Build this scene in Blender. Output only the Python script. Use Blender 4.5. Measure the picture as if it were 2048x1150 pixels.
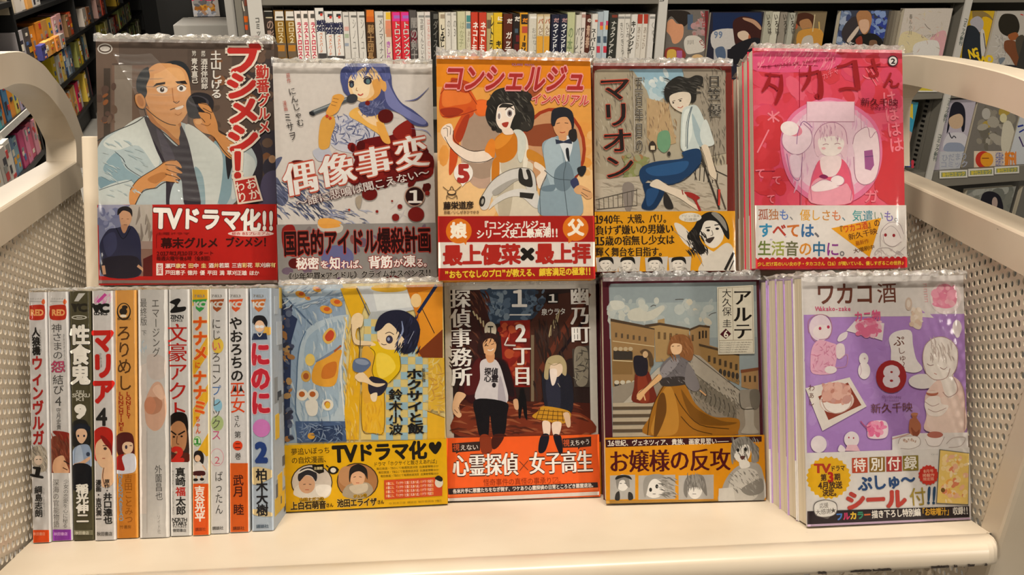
import bpy, bmesh, math, random
import numpy as np
from mathutils import Matrix, Vector
from mathutils.geometry import tessellate_polygon
rnd = random.Random(7)
SC = bpy.context.scene
COL = SC.collection
for o in list(bpy.data.objects): bpy.data.objects.remove(o)

# ------------------------------------------------------------------ camera, frames
FPX, PITCH, YAW, ROLL, CAMH = 1565.17, 0.028787, 0.077537, 0.01723, 0.196032
TILT, DECKZ = math.radians(21.68), 1.118          # the display deck slopes down towards the back
M4 = Matrix.Translation((0, 0, DECKZ)) @ Matrix.Rotation(-TILT, 4, 'X')   # deck frame -> world

def cam_axes():
    cy, sy, cp, sp = math.cos(YAW), math.sin(YAW), math.cos(PITCH), math.sin(PITCH)
    fwd = Vector((sy*cp, cy*cp, -sp)); right = Vector((cy, -sy, 0)); down = fwd.cross(right)
    cr, sr = math.cos(ROLL), math.sin(ROLL)
    return right*cr + down*sr, right*-sr + down*cr, fwd
RX, RD, RF = cam_axes()
CAMD = Vector((0, 0, CAMH)); CAMW = M4 @ CAMD
cam = bpy.data.objects.new('camera', bpy.data.cameras.new('camera'))
COL.objects.link(cam); SC.camera = cam
mm = Matrix.Identity(4)
for i in range(3):
    mm[i][0] = RX[i]; mm[i][1] = -RD[i]; mm[i][2] = -RF[i]; mm[i][3] = CAMD[i]
cam.matrix_world = M4 @ mm
cam.data.sensor_width = 36; cam.data.lens = FPX*36/2048; cam.data.clip_start = .02; cam.data.clip_end = 60

w = bpy.data.worlds.new('World'); SC.world = w; w.use_nodes = True
w.node_tree.nodes['Background'].inputs[0].default_value = (.95, .9, .82, 1)
w.node_tree.nodes['Background'].inputs[1].default_value = .09
def area(name, loc, rot, sx, sy, power, col=(1, .91, .79)):
    l = bpy.data.lights.new(name, 'AREA'); l.shape = 'RECTANGLE'; l.size = sx; l.size_y = sy; l.energy = power; l.color = col
    o = bpy.data.objects.new(name, l); COL.objects.link(o); o.location = loc; o.rotation_euler = rot; return o
area('ceiling_lamp_light', (0.05, .34, 2.68), (0, 0, 0), 1.1, .12, 48)
for sx_ in (-1, 1): area('ceiling_lamp_light', (3.1*sx_, -2.7, 2.68), (math.radians(38), 0, sx_*math.radians(38)), .25, 1.2, 76 if sx_ > 0 else 62)
area('ceiling_lamp_light', (-2.0, 4.2, 2.68), (0, 0, 0), .3, 3.5, 170)
area('ceiling_lamp_light', (-2.6, -.6, 2.68), (0, 0, 0), .2, 1.4, 5)
SC.view_settings.view_transform = 'Standard'; SC.view_settings.look = 'None'; SC.view_settings.gamma = 1
SC.view_settings.exposure = 0.13; SC.view_settings.use_curve_mapping = False

# ------------------------------------------------------------------ helpers
def lin(h, g=1.0):
    h = h.lstrip('#')
    if len(h) == 3: h = ''.join(c*2 for c in h)
    out = []
    for i in (0, 2, 4):
        c = int(h[i:i+2], 16)/255
        c = c/12.92 if c <= .04045 else ((c+.055)/1.055)**2.4
        out.append(min(c*g, .92))
    return (*out, 1.0)
def ray_d(px, py): return RX*((px-1024)/FPX) + RD*((py-575)/FPX) + RF          # deck frame
def ray_w(px, py): return (M4.to_3x3() @ ray_d(px, py))
def deckpt(px, py, z=0):
    d = ray_d(px, py); return CAMD + d*((z-CAMH)/d.z)
def hit_w(px, py, P, n):
    d = ray_w(px, py); return CAMW + d*((P-CAMW).dot(n)/d.dot(n))

MATS = {}
def mat_base(name):
    m = bpy.data.materials.new(name); m.use_nodes = True
    nt = m.node_tree; b = nt.nodes['Principled BSDF']; return m, nt, b
def mat_print():
    m, nt, b = mat_base('printed_paper')
    a = nt.nodes.new('ShaderNodeVertexColor'); a.layer_name = 'Col'
    nz = nt.nodes.new('ShaderNodeTexNoise'); nz.inputs['Scale'].default_value = 260; nz.inputs['Detail'].default_value = 3
    tc = nt.nodes.new('ShaderNodeTexCoord'); nt.links.new(tc.outputs['Object'], nz.inputs['Vector'])
    mr = nt.nodes.new('ShaderNodeMapRange'); mr.inputs[3].default_value = .9; mr.inputs[4].default_value = 1.08
    nt.links.new(nz.outputs[0], mr.inputs[0])
    mx = nt.nodes.new('ShaderNodeVectorMath'); mx.operation = 'SCALE'
    nt.links.new(a.outputs['Color'], mx.inputs[0]); nt.links.new(mr.outputs[0], mx.inputs['Scale'])
    nt.links.new(mx.outputs[0], b.inputs['Base Color'])
    b.inputs['Roughness'].default_value = .5; b.inputs['Specular IOR Level'].default_value = .15
    return m
def mat_plain(name, col, rough=.5, metal=0, noise=0, nscale=8, bump=0, spec=.5, dark=None):
    m, nt, b = mat_base(name); c = lin(col)
    b.inputs['Roughness'].default_value = rough; b.inputs['Metallic'].default_value = metal
    b.inputs['Specular IOR Level'].default_value = spec
    tc = nt.nodes.new('ShaderNodeTexCoord')
    nz = nt.nodes.new('ShaderNodeTexNoise'); nz.inputs['Scale'].default_value = nscale; nz.inputs['Detail'].default_value = 6
    nt.links.new(tc.outputs['Object'], nz.inputs['Vector'])
    cr = nt.nodes.new('ShaderNodeValToRGB')
    d = lin(dark) if dark else tuple(x*(1-noise) for x in c[:3])+(1,)
    cr.color_ramp.elements[0].position = .3; cr.color_ramp.elements[0].color = d
    cr.color_ramp.elements[1].position = .7; cr.color_ramp.elements[1].color = c
    nt.links.new(nz.outputs[0], cr.inputs[0]); nt.links.new(cr.outputs[0], b.inputs['Base Color'])
    if bump:
        bp = nt.nodes.new('ShaderNodeBump'); bp.inputs['Strength'].default_value = bump; bp.inputs['Distance'].default_value = .002
        n2 = nt.nodes.new('ShaderNodeTexNoise'); n2.inputs['Scale'].default_value = nscale*25
        nt.links.new(tc.outputs['Object'], n2.inputs['Vector'])
        nt.links.new(n2.outputs[0], bp.inputs['Height']); nt.links.new(bp.outputs[0], b.inputs['Normal'])
    return m
def mat_paint():
    # cream enamel with rubbed edges, small chips and dull smears
    m, nt, b = mat_base('cream_enamel')
    tc = nt.nodes.new('ShaderNodeTexCoord')
    n1 = nt.nodes.new('ShaderNodeTexNoise'); n1.inputs['Scale'].default_value = 9; n1.inputs['Detail'].default_value = 5
    n2 = nt.nodes.new('ShaderNodeTexNoise'); n2.inputs['Scale'].default_value = 130; n2.inputs['Detail'].default_value = 2
    mp = nt.nodes.new('ShaderNodeMapping'); mp.inputs['Scale'].default_value = (.35, 1, 1)
    nt.links.new(tc.outputs['Object'], n1.inputs['Vector']); nt.links.new(tc.outputs['Object'], mp.inputs[0]); nt.links.new(mp.outputs[0], n2.inputs['Vector'])
    r1 = nt.nodes.new('ShaderNodeValToRGB')
    r1.color_ramp.elements[0].position = .32; r1.color_ramp.elements[0].color = lin('bdae98')
    r1.color_ramp.elements[1].position = .68; r1.color_ramp.elements[1].color = lin('cbbda8')
    r2 = nt.nodes.new('ShaderNodeValToRGB')
    r2.color_ramp.elements[0].position = .765; r2.color_ramp.elements[0].color = (0, 0, 0, 1)
    r2.color_ramp.elements[1].position = .80; r2.color_ramp.elements[1].color = (1, 1, 1, 1)
    mx = nt.nodes.new('ShaderNodeMix'); mx.data_type = 'RGBA'; mx.inputs[7].default_value = lin('6a5f52')
    nt.links.new(n1.outputs[0], r1.inputs[0]); nt.links.new(n2.outputs[0], r2.inputs[0])
    nt.links.new(r1.outputs[0], mx.inputs[6]); nt.links.new(r2.outputs[0], mx.inputs[0])
    nt.links.new(mx.outputs[2], b.inputs['Base Color'])
    b.inputs['Roughness'].default_value = .33; b.inputs['Specular IOR Level'].default_value = .5
    bp = nt.nodes.new('ShaderNodeBump'); bp.inputs['Strength'].default_value = .12; bp.inputs['Distance'].default_value = .001
    nt.links.new(n1.outputs[0], bp.inputs['Height']); nt.links.new(bp.outputs[0], b.inputs['Normal'])
    return m
def mat_pages():
    m, nt, b = mat_base('page_edges')
    tc = nt.nodes.new('ShaderNodeTexCoord'); mp = nt.nodes.new('ShaderNodeMapping'); mp.inputs['Scale'].default_value = (4, 2600, 4)
    nz = nt.nodes.new('ShaderNodeTexNoise'); nz.inputs['Scale'].default_value = 1; nz.inputs['Detail'].default_value = 2
    cr = nt.nodes.new('ShaderNodeValToRGB')
    cr.color_ramp.elements[0].position = .3; cr.color_ramp.elements[0].color = lin('b9ac92')
    cr.color_ramp.elements[1].position = .65; cr.color_ramp.elements[1].color = lin('e2d8c2')
    nt.links.new(tc.outputs['Object'], mp.inputs[0]); nt.links.new(mp.outputs[0], nz.inputs['Vector'])
    nt.links.new(nz.outputs[0], cr.inputs[0]); nt.links.new(cr.outputs[0], b.inputs['Base Color'])
    b.inputs['Roughness'].default_value = .8
    return m
def mat_film(name, bscale, bstr, lo=.004, hi=.6, rough=.08, milky=0):
    m = bpy.data.materials.new(name); m.use_nodes = True; nt = m.node_tree; nt.nodes.clear()
    out = nt.nodes.new('ShaderNodeOutputMaterial'); tr = nt.nodes.new('ShaderNodeBsdfTransparent')
    gl = nt.nodes.new('ShaderNodeBsdfGlossy'); gl.inputs['Roughness'].default_value = rough
    fr = nt.nodes.new('ShaderNodeFresnel'); fr.inputs['IOR'].default_value = 1.45
    mr = nt.nodes.new('ShaderNodeMapRange'); mr.inputs[1].default_value = .03; mr.inputs[2].default_value = .6; mr.inputs[3].default_value = lo; mr.inputs[4].default_value = hi
    tc = nt.nodes.new('ShaderNodeTexCoord'); nz = nt.nodes.new('ShaderNodeTexNoise'); nz.inputs['Scale'].default_value = bscale; nz.inputs['Detail'].default_value = 4
    bp = nt.nodes.new('ShaderNodeBump'); bp.inputs['Strength'].default_value = bstr; bp.inputs['Distance'].default_value = .003
    nt.links.new(tc.outputs['Object'], nz.inputs['Vector']); nt.links.new(nz.outputs[0], bp.inputs['Height'])
    nt.links.new(bp.outputs[0], gl.inputs['Normal']); nt.links.new(fr.outputs[0], mr.inputs[0])
    mx = nt.nodes.new('ShaderNodeMixShader'); nt.links.new(mr.outputs[0], mx.inputs[0])
    nt.links.new(tr.outputs[0], mx.inputs[1]); nt.links.new(gl.outputs[0], mx.inputs[2])
    if milky:
        df = nt.nodes.new('ShaderNodeBsdfDiffuse'); df.inputs[0].default_value = (.8, .79, .77, 1); m2 = nt.nodes.new('ShaderNodeMixShader'); m2.inputs[0].default_value = milky
        nt.links.new(mx.outputs[0], m2.inputs[1]); nt.links.new(df.outputs[0], m2.inputs[2]); nt.links.new(m2.outputs[0], out.inputs[0])
    else: nt.links.new(mx.outputs[0], out.inputs[0])
    return m
M_PRINT = mat_print(); M_PAINT = mat_paint(); M_PAGES = mat_pages()
M_FILM = mat_film('shrink_film', 40, .10); M_CRUMP = mat_film('crumpled_film', 240, .8, .16, .9, .16, .16)
M_PLEAT = mat_film('pleated_film', 60, .08, .02, .4, .10, .03)
M_STEEL = mat_plain('grey_shelf_steel', '79756b', .5, 0, .12, 6)
M_GREY2 = mat_plain('grey_back_panel', '5d5a53', .6, 0, .2, 5)
M_BLACK = mat_plain('black_laminate', '0d0c0a', .5, 0, .3, 10)
M_FLOOR = mat_plain('grey_floor_tile', '8d8a84', .45, 0, .12, 3)
M_WALL = mat_plain('wall_unlit_tone', '1b1916', .8, 0, .2, 2)  # near-black base colour stands in for the unlit depth of the shop
M_CEIL = mat_plain('white_ceiling', 'd8d4cb', .8, 0, .05, 2)

def obj(name, verts, faces, mat, parent=None, cols=None, smooth=False, mw=None):
    me = bpy.data.meshes.new(name); me.from_pydata([tuple(v) for v in verts], [], faces); me.materials.append(mat)
    if cols is not None:
        at = me.color_attributes.new('Col', 'FLOAT_COLOR', 'CORNER')
        buf = np.empty((len(me.loops), 4), dtype=np.float32); k = 0
        for f, c in zip(faces, cols):
            buf[k:k+len(f)] = c; k += len(f)
        at.data.foreach_set('color', buf.ravel())
    if smooth: me.polygons.foreach_set('use_smooth', [True]*len(me.polygons))
    me.update()
    o = bpy.data.objects.new(name, me); COL.objects.link(o)
    if parent is not None: o.parent = parent
    if mw is not None: o.matrix_world = mw
    return o
def empty(name, mw, label, cat, group=None):
    o = bpy.data.objects.new(name, None); COL.objects.link(o); o.matrix_world = mw; o.empty_display_size = .05
    o['label'] = label; o['category'] = cat
    if group: o['group'] = group
    return o
class MB:
    def __init__(s): s.v = []; s.f = []; s.c = []
    def box(s, x0, x1, y0, y1, z0, z1, col=None, bev=0):
        b = len(s.v)
        if bev:
            bm = bmesh.new(); bmesh.ops.create_cube(bm, size=1)
            for v in bm.verts: v.co = Vector(((x0+x1)/2+v.co.x*(x1-x0), (y0+y1)/2+v.co.y*(y1-y0), (z0+z1)/2+v.co.z*(z1-z0)))
            bmesh.ops.bevel(bm, geom=bm.edges[:], offset=bev, segments=2, affect='EDGES', profile=.6)
            bm.verts.ensure_lookup_table()
            for i, v in enumerate(bm.verts): v.index = i
            s.v += [tuple(v.co) for v in bm.verts]
            for f in bm.faces: s.f.append(tuple(b+v.index for v in f.verts)); s.c.append(col)
            bm.free(); return s
        s.v += [(x0,y0,z0),(x1,y0,z0),(x1,y1,z0),(x0,y1,z0),(x0,y0,z1),(x1,y0,z1),(x1,y1,z1),(x0,y1,z1)]
        for f in ((0,3,2,1),(4,5,6,7),(0,1,5,4),(1,2,6,5),(2,3,7,6),(3,0,4,7)): s.f.append(tuple(b+i for i in f)); s.c.append(col)
        return s
    def strip(s, A, B, col=None):        # quads between two polylines
        b = len(s.v); n = len(A); s.v += [tuple(p) for p in A]+[tuple(p) for p in B]
        for i in range(n-1): s.f.append((b+i, b+i+1, b+n+i+1, b+n+i)); s.c.append(col)
        return s
    def build(s, name, mat, parent=None, mw=None, smooth=False):
        return obj(name, s.v, s.f, mat, parent, s.c if s.c and s.c[0] is not None else None, smooth, mw)
def struct(o): o['kind'] = 'structure'; return o
def tag(o, label, cat, group=None):
    o['label'] = label; o['category'] = cat
    if group: o['group'] = group
    return o

# ------------------------------------------------------------------ flat print: glyphs and drawn shapes on real cover planes
GL = {}
def glyph(ch, off):
    k = (ch, off)
    if k not in GL:
        c = bpy.data.curves.new('t', 'FONT'); c.body = ch; c.resolution_u = 2; c.offset = off; c.fill_mode = 'FRONT'
        o = bpy.data.objects.new('t', c); COL.objects.link(o)
        me = o.evaluated_get(bpy.context.evaluated_depsgraph_get()).to_mesh()
        vs = np.array([(v.co.x, v.co.y) for v in me.vertices]) if len(me.vertices) else np.zeros((0, 2))
        fs = [tuple(p.vertices) for p in me.polygons]
        bpy.data.objects.remove(o); bpy.data.curves.remove(c)
        GL[k] = (vs, fs)
    return GL[k]
def is_cjk(ch): return ord(ch) > 0x2E00
def catmull(pts, closed=True, n=5):
    P = [np.array(p, float) for p in pts]; N = len(P); out = []
    rng = range(N if closed else N-1)
    for i in rng:
        if closed: a, b, c, d = P[i-1], P[i], P[(i+1) % N], P[(i+2) % N]
        else: a, b, c, d = P[max(i-1, 0)], P[i], P[i+1], P[min(i+2, N-1)]
        for k in range(n):
            t = k/n
            out.append(.5*((2*b)+(c-a)*t+(2*a-5*b+4*c-d)*t*t+(3*b-3*c+d-a)*t**3))
    if not closed: out.append(P[-1])
    return out
def clip_poly(pts, x0, x1, z0, z1):
    for ax, lim, sg in ((0, x0, 1), (0, x1, -1), (1, z0, 1), (1, z1, -1)):
        out = []; n = len(pts)
        for i in range(n):
            a, b = pts[i], pts[(i+1) % n]; da = (a[ax]-lim)*sg; db = (b[ax]-lim)*sg
            if da >= 0: out.append(a)
            if (da >= 0) != (db >= 0):
                t = da/(da-db); out.append((a[0]+(b[0]-a[0])*t, a[1]+(b[1]-a[1])*t))
        pts = out
        if len(pts) < 3: return []
    return pts
GAIN = 1.03
class Art:
    """collects shapes given in measured coordinates and lays them on the plane y=y0 of a book"""
    def __init__(s, M, rect, y0, org, sc, step=5e-6):
        s.rect = rect; s.org = org; s.sc = sc; s.y0 = y0; s.step = step; s.k = 0; s.v = []; s.f = []; s.c = []
        Mi = M.inverted(); s.o = np.array(Mi @ CAMD); R = np.array(Mi.to_3x3()); s.R = R @ np.array([RX, RD, RF]).T
    def loc(s, pts):
        q = np.asarray(pts, float).reshape(-1, 2)/s.sc + np.array(s.org)
        d = np.stack([(q[:, 0]-1024)/FPX, (q[:, 1]-575)/FPX, np.ones(len(q))], 1) @ s.R.T
        t = (s.y0-s.o[1])/d[:, 1]
        return np.stack([s.o[0]+t*d[:, 0], s.o[2]+t*d[:, 2]], 1)
    def _y(s): s.k += 1; return s.y0 - s.k*s.step
    def fill(s, col):
        x0, x1, z0, z1 = s.rect; b = len(s.v); y = s._y()
        s.v += [(x0, y, z0), (x1, y, z0), (x1, y, z1), (x0, y, z1)]; s.f.append((b, b+1, b+2, b+3)); s.c.append(lin(col, GAIN))
    def poly_local(s, L, col, y):
        L = clip_poly([tuple(p) for p in L], *s.rect)
        if len(L) < 3: return
        tr = tessellate_polygon([[Vector((p[0], p[1], 0)) for p in L]]); b = len(s.v)
        s.v += [(p[0], y, p[1]) for p in L]; c = lin(col, GAIN)
        for t in tr:
            a, bb, cc = (L[i] for i in t)
            if (bb[0]-a[0])*(cc[1]-a[1])-(bb[1]-a[1])*(cc[0]-a[0]) < 0: t = (t[0], t[2], t[1])
            s.f.append(tuple(b+i for i in t)); s.c.append(c)
    def p(s, col, fl, sm=1):
        pts = [(fl[i], fl[i+1]) for i in range(0, len(fl), 2)]
        if sm: pts = catmull(pts)
        s.poly_local(s.loc(pts), col, s._y())
    def r(s, col, x0, y0, x1, y1): s.p(col, [x0, y0, x1, y0, x1, y1, x0, y1], 0)
    def e(s, col, cx, cy, rx, ry, rot=0, n=22, y=None):
        a = math.radians(rot); ca, sa = math.cos(a), math.sin(a)
        pts = [(cx+rx*math.cos(q)*ca-ry*math.sin(q)*sa, cy+rx*math.cos(q)*sa+ry*math.sin(q)*ca) for q in [2*math.pi*i/n for i in range(n)]]
        s.poly_local(s.loc(pts), col, y or s._y())
    def l(s, col, wd, fl, sm=1, taper=0, y=None):
        pts = [np.array((fl[i], fl[i+1]), float) for i in range(0, len(fl), 2)]
        if sm and len(pts) > 2: pts = catmull(pts, False, 4)
        n = len(pts); A = []; B = []
        for i in range(n):
            d = pts[min(i+1, n-1)]-pts[max(i-1, 0)]; d = d/(np.hypot(*d)+1e-9); nn = np.array((-d[1], d[0]))
            ww = wd/2*(1-taper*abs(2*i/(n-1)-1)) if n > 1 else wd/2
            A.append(pts[i]+nn*ww); B.append(pts[i]-nn*ww)
        y = y or s._y()
        for i in range(n-1): s.poly_local(s.loc([A[i], A[i+1], B[i+1], B[i]]), col, y)
    def many(s, kind, cols, n, box, size, seed, ang=None):      # loose brush dabs inside a box
        R = random.Random(seed); x0, y0, x1, y1 = box
        rgb = [[int(q[i:i+2], 16) for i in (0, 2, 4)] for q in cols]; av = [sum(q[i] for q in rgb)/len(rgb) for i in range(3)]
        mixk = .6 if kind == 'l' else .75
        cols = ['%02x%02x%02x' % tuple(int(q[i]*mixk+av[i]*(1-mixk)) for i in range(3)) for q in rgb]
        ys = [s.y0-(s.k+1)*s.step-i*1.2e-6 for i in range(n)]; s.k += 1+int(math.ceil(n*1.2e-6/s.step))
        for i in range(n):
            x, yy = R.uniform(x0, x1), R.uniform(y0, y1); c = R.choice(cols); q = R.uniform(.5, 1.3)*size
            if kind == 'e': s.e(c, x, yy, q, q*R.uniform(.4, 1), R.uniform(0, 180), 9, ys[i])
            else:
                a = math.radians((ang if ang is not None else R.uniform(0, 180))+R.uniform(-14, 14))
                dx_, dy_ = math.cos(a)*q*.75, math.sin(a)*q*.75; s.l(c, size*.22+.6, [x-dx_, yy-dy_, x+dy_*.15, yy-dx_*.15, x+dx_, yy+dy_], 0, .75, ys[i])
    def _put(s, ch, cx, cy, w, h, ang, col, off, y, shear=0, rot90=False, par=0):
        ncopy = 1
        if ch == '1': ch = '１'; w *= 1.45; h *= 1.1
        vs, fs = glyph(ch, 0)
        if not len(vs): return
        if off < 0:                          # brush and roman styles: stems fattened sideways only
            offs = [(off*g, 0) for g in (-1, -.5, 0, .5, 1)]; nv = len(vs); ncopy = 5; vs = np.concatenate([vs+np.array(d) for d in offs]); fs = [tuple(i+k*nv for i in f) for k in range(5) for f in fs]
        if off > .004:                       # heavier weight: the letter struck several times, slightly displaced
            n = 4 if off < .02 else 8; rings = (1,) if off < .06 else (1, .5)
            offs = [(0, 0)]+[(off*g*math.cos(2*math.pi*(i+.5)/n), off*g*math.sin(2*math.pi*(i+.5)/n)) for g in rings for i in range(n)]
            nv = len(vs); ncopy = len(offs); vs = np.concatenate([vs+np.array(d) for d in offs]); fs = [tuple(i+k*nv for i in f) for k in range(len(offs)) for f in fs]
        if is_cjk(ch): u = (vs[:, 0]-.5)*w; v = (vs[:, 1]-.358)*h
        else:
            g0 = glyph(ch, 0)[0]; mx = (g0[:, 0].min()+g0[:, 0].max())/2
            u = (vs[:, 0]-mx)*w*1.25; v = (vs[:, 1]-.345)*h*1.2
        if rot90: u, v = v*w/h, -u*h/w
        u = u + v*shear
        ca, sa = math.cos(ang), math.sin(ang)
        X = cx+u*ca+v*sa; Y = cy+u*sa-v*ca
        L = s.loc(np.stack([X, Y], 1)); b = len(s.v); c = lin(col, GAIN)
        per = len(L)//max(1, ncopy); s.v += [(p[0], y-(2*(j//per)+par)*1e-6, p[1]) for j, p in enumerate(L)]
        s.k = max(s.k, int(math.ceil(((s.y0-y)+(2*ncopy+2)*1e-6)/s.step)))
        for f in fs: s.f.append(tuple(b+i for i in f)); s.c.append(c)
    def t(s, txt, x0, y0, x1, y1, h, col, b=.012, o=None, sh=0, cols=None):
        """line of writing from (x0,y0) to (x1,y1) along its middle, letter height h"""
        ws = [1.0 if is_cjk(c) else (.45 if c in " .,'!il1I|:" else .66) for c in txt]; W = sum(ws); L = math.hypot(x1-x0, y1-y0); ang = math.atan2(y1-y0, x1-x0)
        for pas in ((1, 0) if o else (0,)):
            y = s._y(); acc = 0
            for i, (ch, q) in enumerate(zip(txt, ws)):
                m = (acc+q/2)/W; acc += q
                if ch == ' ': continue
                cx, cy = x0+(x1-x0)*m, y0+(y1-y0)*m; cw = L/W
                s._put(ch, cx, cy, cw*1.03 if is_cjk(ch) else cw*.95, h*1.1, ang, (o[0] if pas else (cols[i % len(cols)] if cols else col)), (o[1] if pas else b), y, sh, False, i % 2)
    def vt(s, txt, x0, y0, x1, y1, w, col, b=.012, o=None, cols=None):
        """column of writing from top (x0,y0) to bottom (x1,y1)"""
        n = len(txt); L = math.hypot(x1-x0, y1-y0); ang = math.atan2(y1-y0, x1-x0)-math.pi/2
        for pas in ((1, 0) if o else (0,)):
            y = s._y()
            for i, ch in enumerate(txt):
                if ch == ' ': continue
                m = (i+.5)/n; s._put(ch, x0+(x1-x0)*m, y0+(y1-y0)*m, w*1.12, L/n*1.03, ang, (o[0] if pas else (cols[i % len(cols)] if cols else col)), (o[1] if pas else b), y, 0, ch in 'ー~〜', i % 2)
    def build(s, name, parent, label=None):
        if not s.f: return None
        o = obj(name, s.v, s.f, M_PRINT, parent, s.c)
        if label: o['label'] = label
        return o

# ------------------------------------------------------------------ the shop shell
UP = Vector((0, 0, 1))
m = MB().box(-7, 7, -8, 16, -.05, 0); struct(m.build('floor', M_FLOOR))
j = MB()
for i in range(-6, 7): j.box(i-.004, i+.004, 2.2, 12, .0004, .0012)
for i in range(3, 12): j.box(-7, 7, i-.004, i+.004, .0004, .0012)
jo = j.build('tile_joints', mat_plain('joint_grey', '55524c', .8)); jo['kind'] = 'structure'; jo.name = 'trim_1'
struct(MB().box(-7, 7, 16, 16.1, 0, 2.9).build('wall_back', M_WALL))
struct(MB().box(-7.1, -7, -8, 16, 0, 2.9).build('wall_left', M_WALL))
struct(MB().box(7, 7.1, -8, 16, 0, 2.9).build('wall_right', M_WALL))
struct(MB().box(-7, 7, -8, 16, 2.9, 3).build('ceiling', M_CEIL))

# ------------------------------------------------------------------ cart
cart = empty('book_cart', M4, 'cream enamelled metal book cart with perforated sides and looped handles, holding the comics', 'cart')
def perf(name, fr, s0, s1, z0, z1, par, pc=.0072, pr=.0083, r=.0027, th=.0012):
    v = []; f = []; nc = int((s1-s0)/pc); zf = z1 if callable(z1) else (lambda s: z1); nr = int((max(zf(s0), zf(s1))-z0)/pr)
    for i in range(nc):
        for k in range(nr+1):
            cx = s0+(i+.5)*pc; cz = z0+(k+(0 if i % 2 else .5))*pr
            if cz > zf(cx): continue
            b = len(v); hx, hz = pc/2, pr/2
            for (x, z) in ((-hx, -hz), (0, -hz), (hx, -hz), (hx, 0), (hx, hz), (0, hz), (-hx, hz), (-hx, 0)): v.append((cx+x, 0, cz+z))
            for q in range(8):
                a = math.radians(225+45*q); v.append((cx+r*math.cos(a), 0, cz+r*math.sin(a)))
            for q in range(8): v.append((v[b+8+q][0], th, v[b+8+q][2]))
            for q in range(8):
                n = (q+1) % 8
                f.append((b+q, b+n, b+8+n, b+8+q)); f.append((b+8+q, b+8+n, b+16+n, b+16+q))
    o = obj(name, v, f, M_PAINT, par); o.matrix_world = fr; return o

def side_frame(A, slope, sg):
    a = M4 @ Vector((A[0], A[1], 0)); b = M4 @ Vector((A[0]+sg*slope*.15, A[1]+.15, 0))
    d = (b-a); d.z = 0; d.normalize(); n = Vector((d.y, -d.x, 0))        # n points to +X
    fr = Matrix.Identity(4)
    for i in range(3): fr[i][0] = d[i]; fr[i][1] = -n[i]*(1 if sg < 0 else -1); fr[i][2] = UP[i]; fr[i][3] = a[i]
    # local x along the side (away), local y outwards from the cart, z up
    nn = Vector([fr[i][1] for i in range(3)]); inv = fr.inverted()
    def L(px, py, off=0):
        q = inv @ hit_w(px, py, a+nn*off, nn); return q.x, q.z
    return fr, L
def build_side(fr, L, rail_in, rail_bot, x_front, x_back, handle, post_px, name_side):
    # rail
    (s0, zt0), (s1, zt1) = L(*rail_in[0]), L(*rail_in[1]); (sb0, zb0), (sb1, zb1) = L(*rail_bot[0]), L(*rail_bot[1])
    def zt(s): return zt0+(s-s0)*(zt1-zt0)/(s1-s0)
    def zb(s): return zb0+(s-sb0)*(zb1-zb0)/(sb1-sb0)
    R = MB(); W = .030; bv = .002
    prof = lambda s: [(s, 0, zb(s)), (s, 0, zt(s)-bv), (s, bv*.4, zt(s)-bv*.4), (s, bv, zt(s)), (s, W-bv, zt(s)), (s, W, zt(s)-bv), (s, W, zb(s)), (s, 0.0005, zb(s))]
    for s in (x_front, x_back): R.v += prof(s)
    for i in range(8): R.f.append((i, (i+1) % 8, 8+(i+1) % 8, 8+i)); R.c.append(None)
    R.f += [tuple(range(7, -1, -1)), tuple(range(8, 16))]
    o = R.build('top_rail', M_PAINT, cart); o.matrix_world = fr
    zlo = -.33
    o = perf('perforated_side_panel', fr @ Matrix.Translation((0, .004, 0)), x_front, x_back, zlo, lambda s: zb(s)+.007, cart)
    if handle:
        A = [L(*q) for q in handle[0]]; B = [L(*q) for q in handle[1]]
        A = catmull(A, False, 5); B = catmull(B, False, 5); D = .027
        H = MB()
        P = lambda pts, y: [(p[0], y, p[1]) for p in pts]
        H.strip(P(A, .0015), P(B, .0015)); 
        Ao = [tuple(a*.97+b*.03 for a, b in zip(p, q)) for p, q in zip(A, B)]
        H.strip(P(Ao, 0), P(B, 0)); H.strip(P(A, .0015), P(Ao, 0)); H.strip(P(A, .0015), P(A, D)); H.strip(P(B, D), P(B, 0)); H.strip(P(A, D), P(B, D))
        o = H.build('handle', M_PAINT, cart, smooth=False); o.matrix_world = fr
    if post_px:
        sa = L(*post_px[0])[0]; T = MB().box(sa-.026, sa, -.001, .03, zlo, zt(sa)+.001, bev=.003)
        o = T.build('corner_post', M_PAINT, cart); o.matrix_world = fr
    return zt, zb

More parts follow.
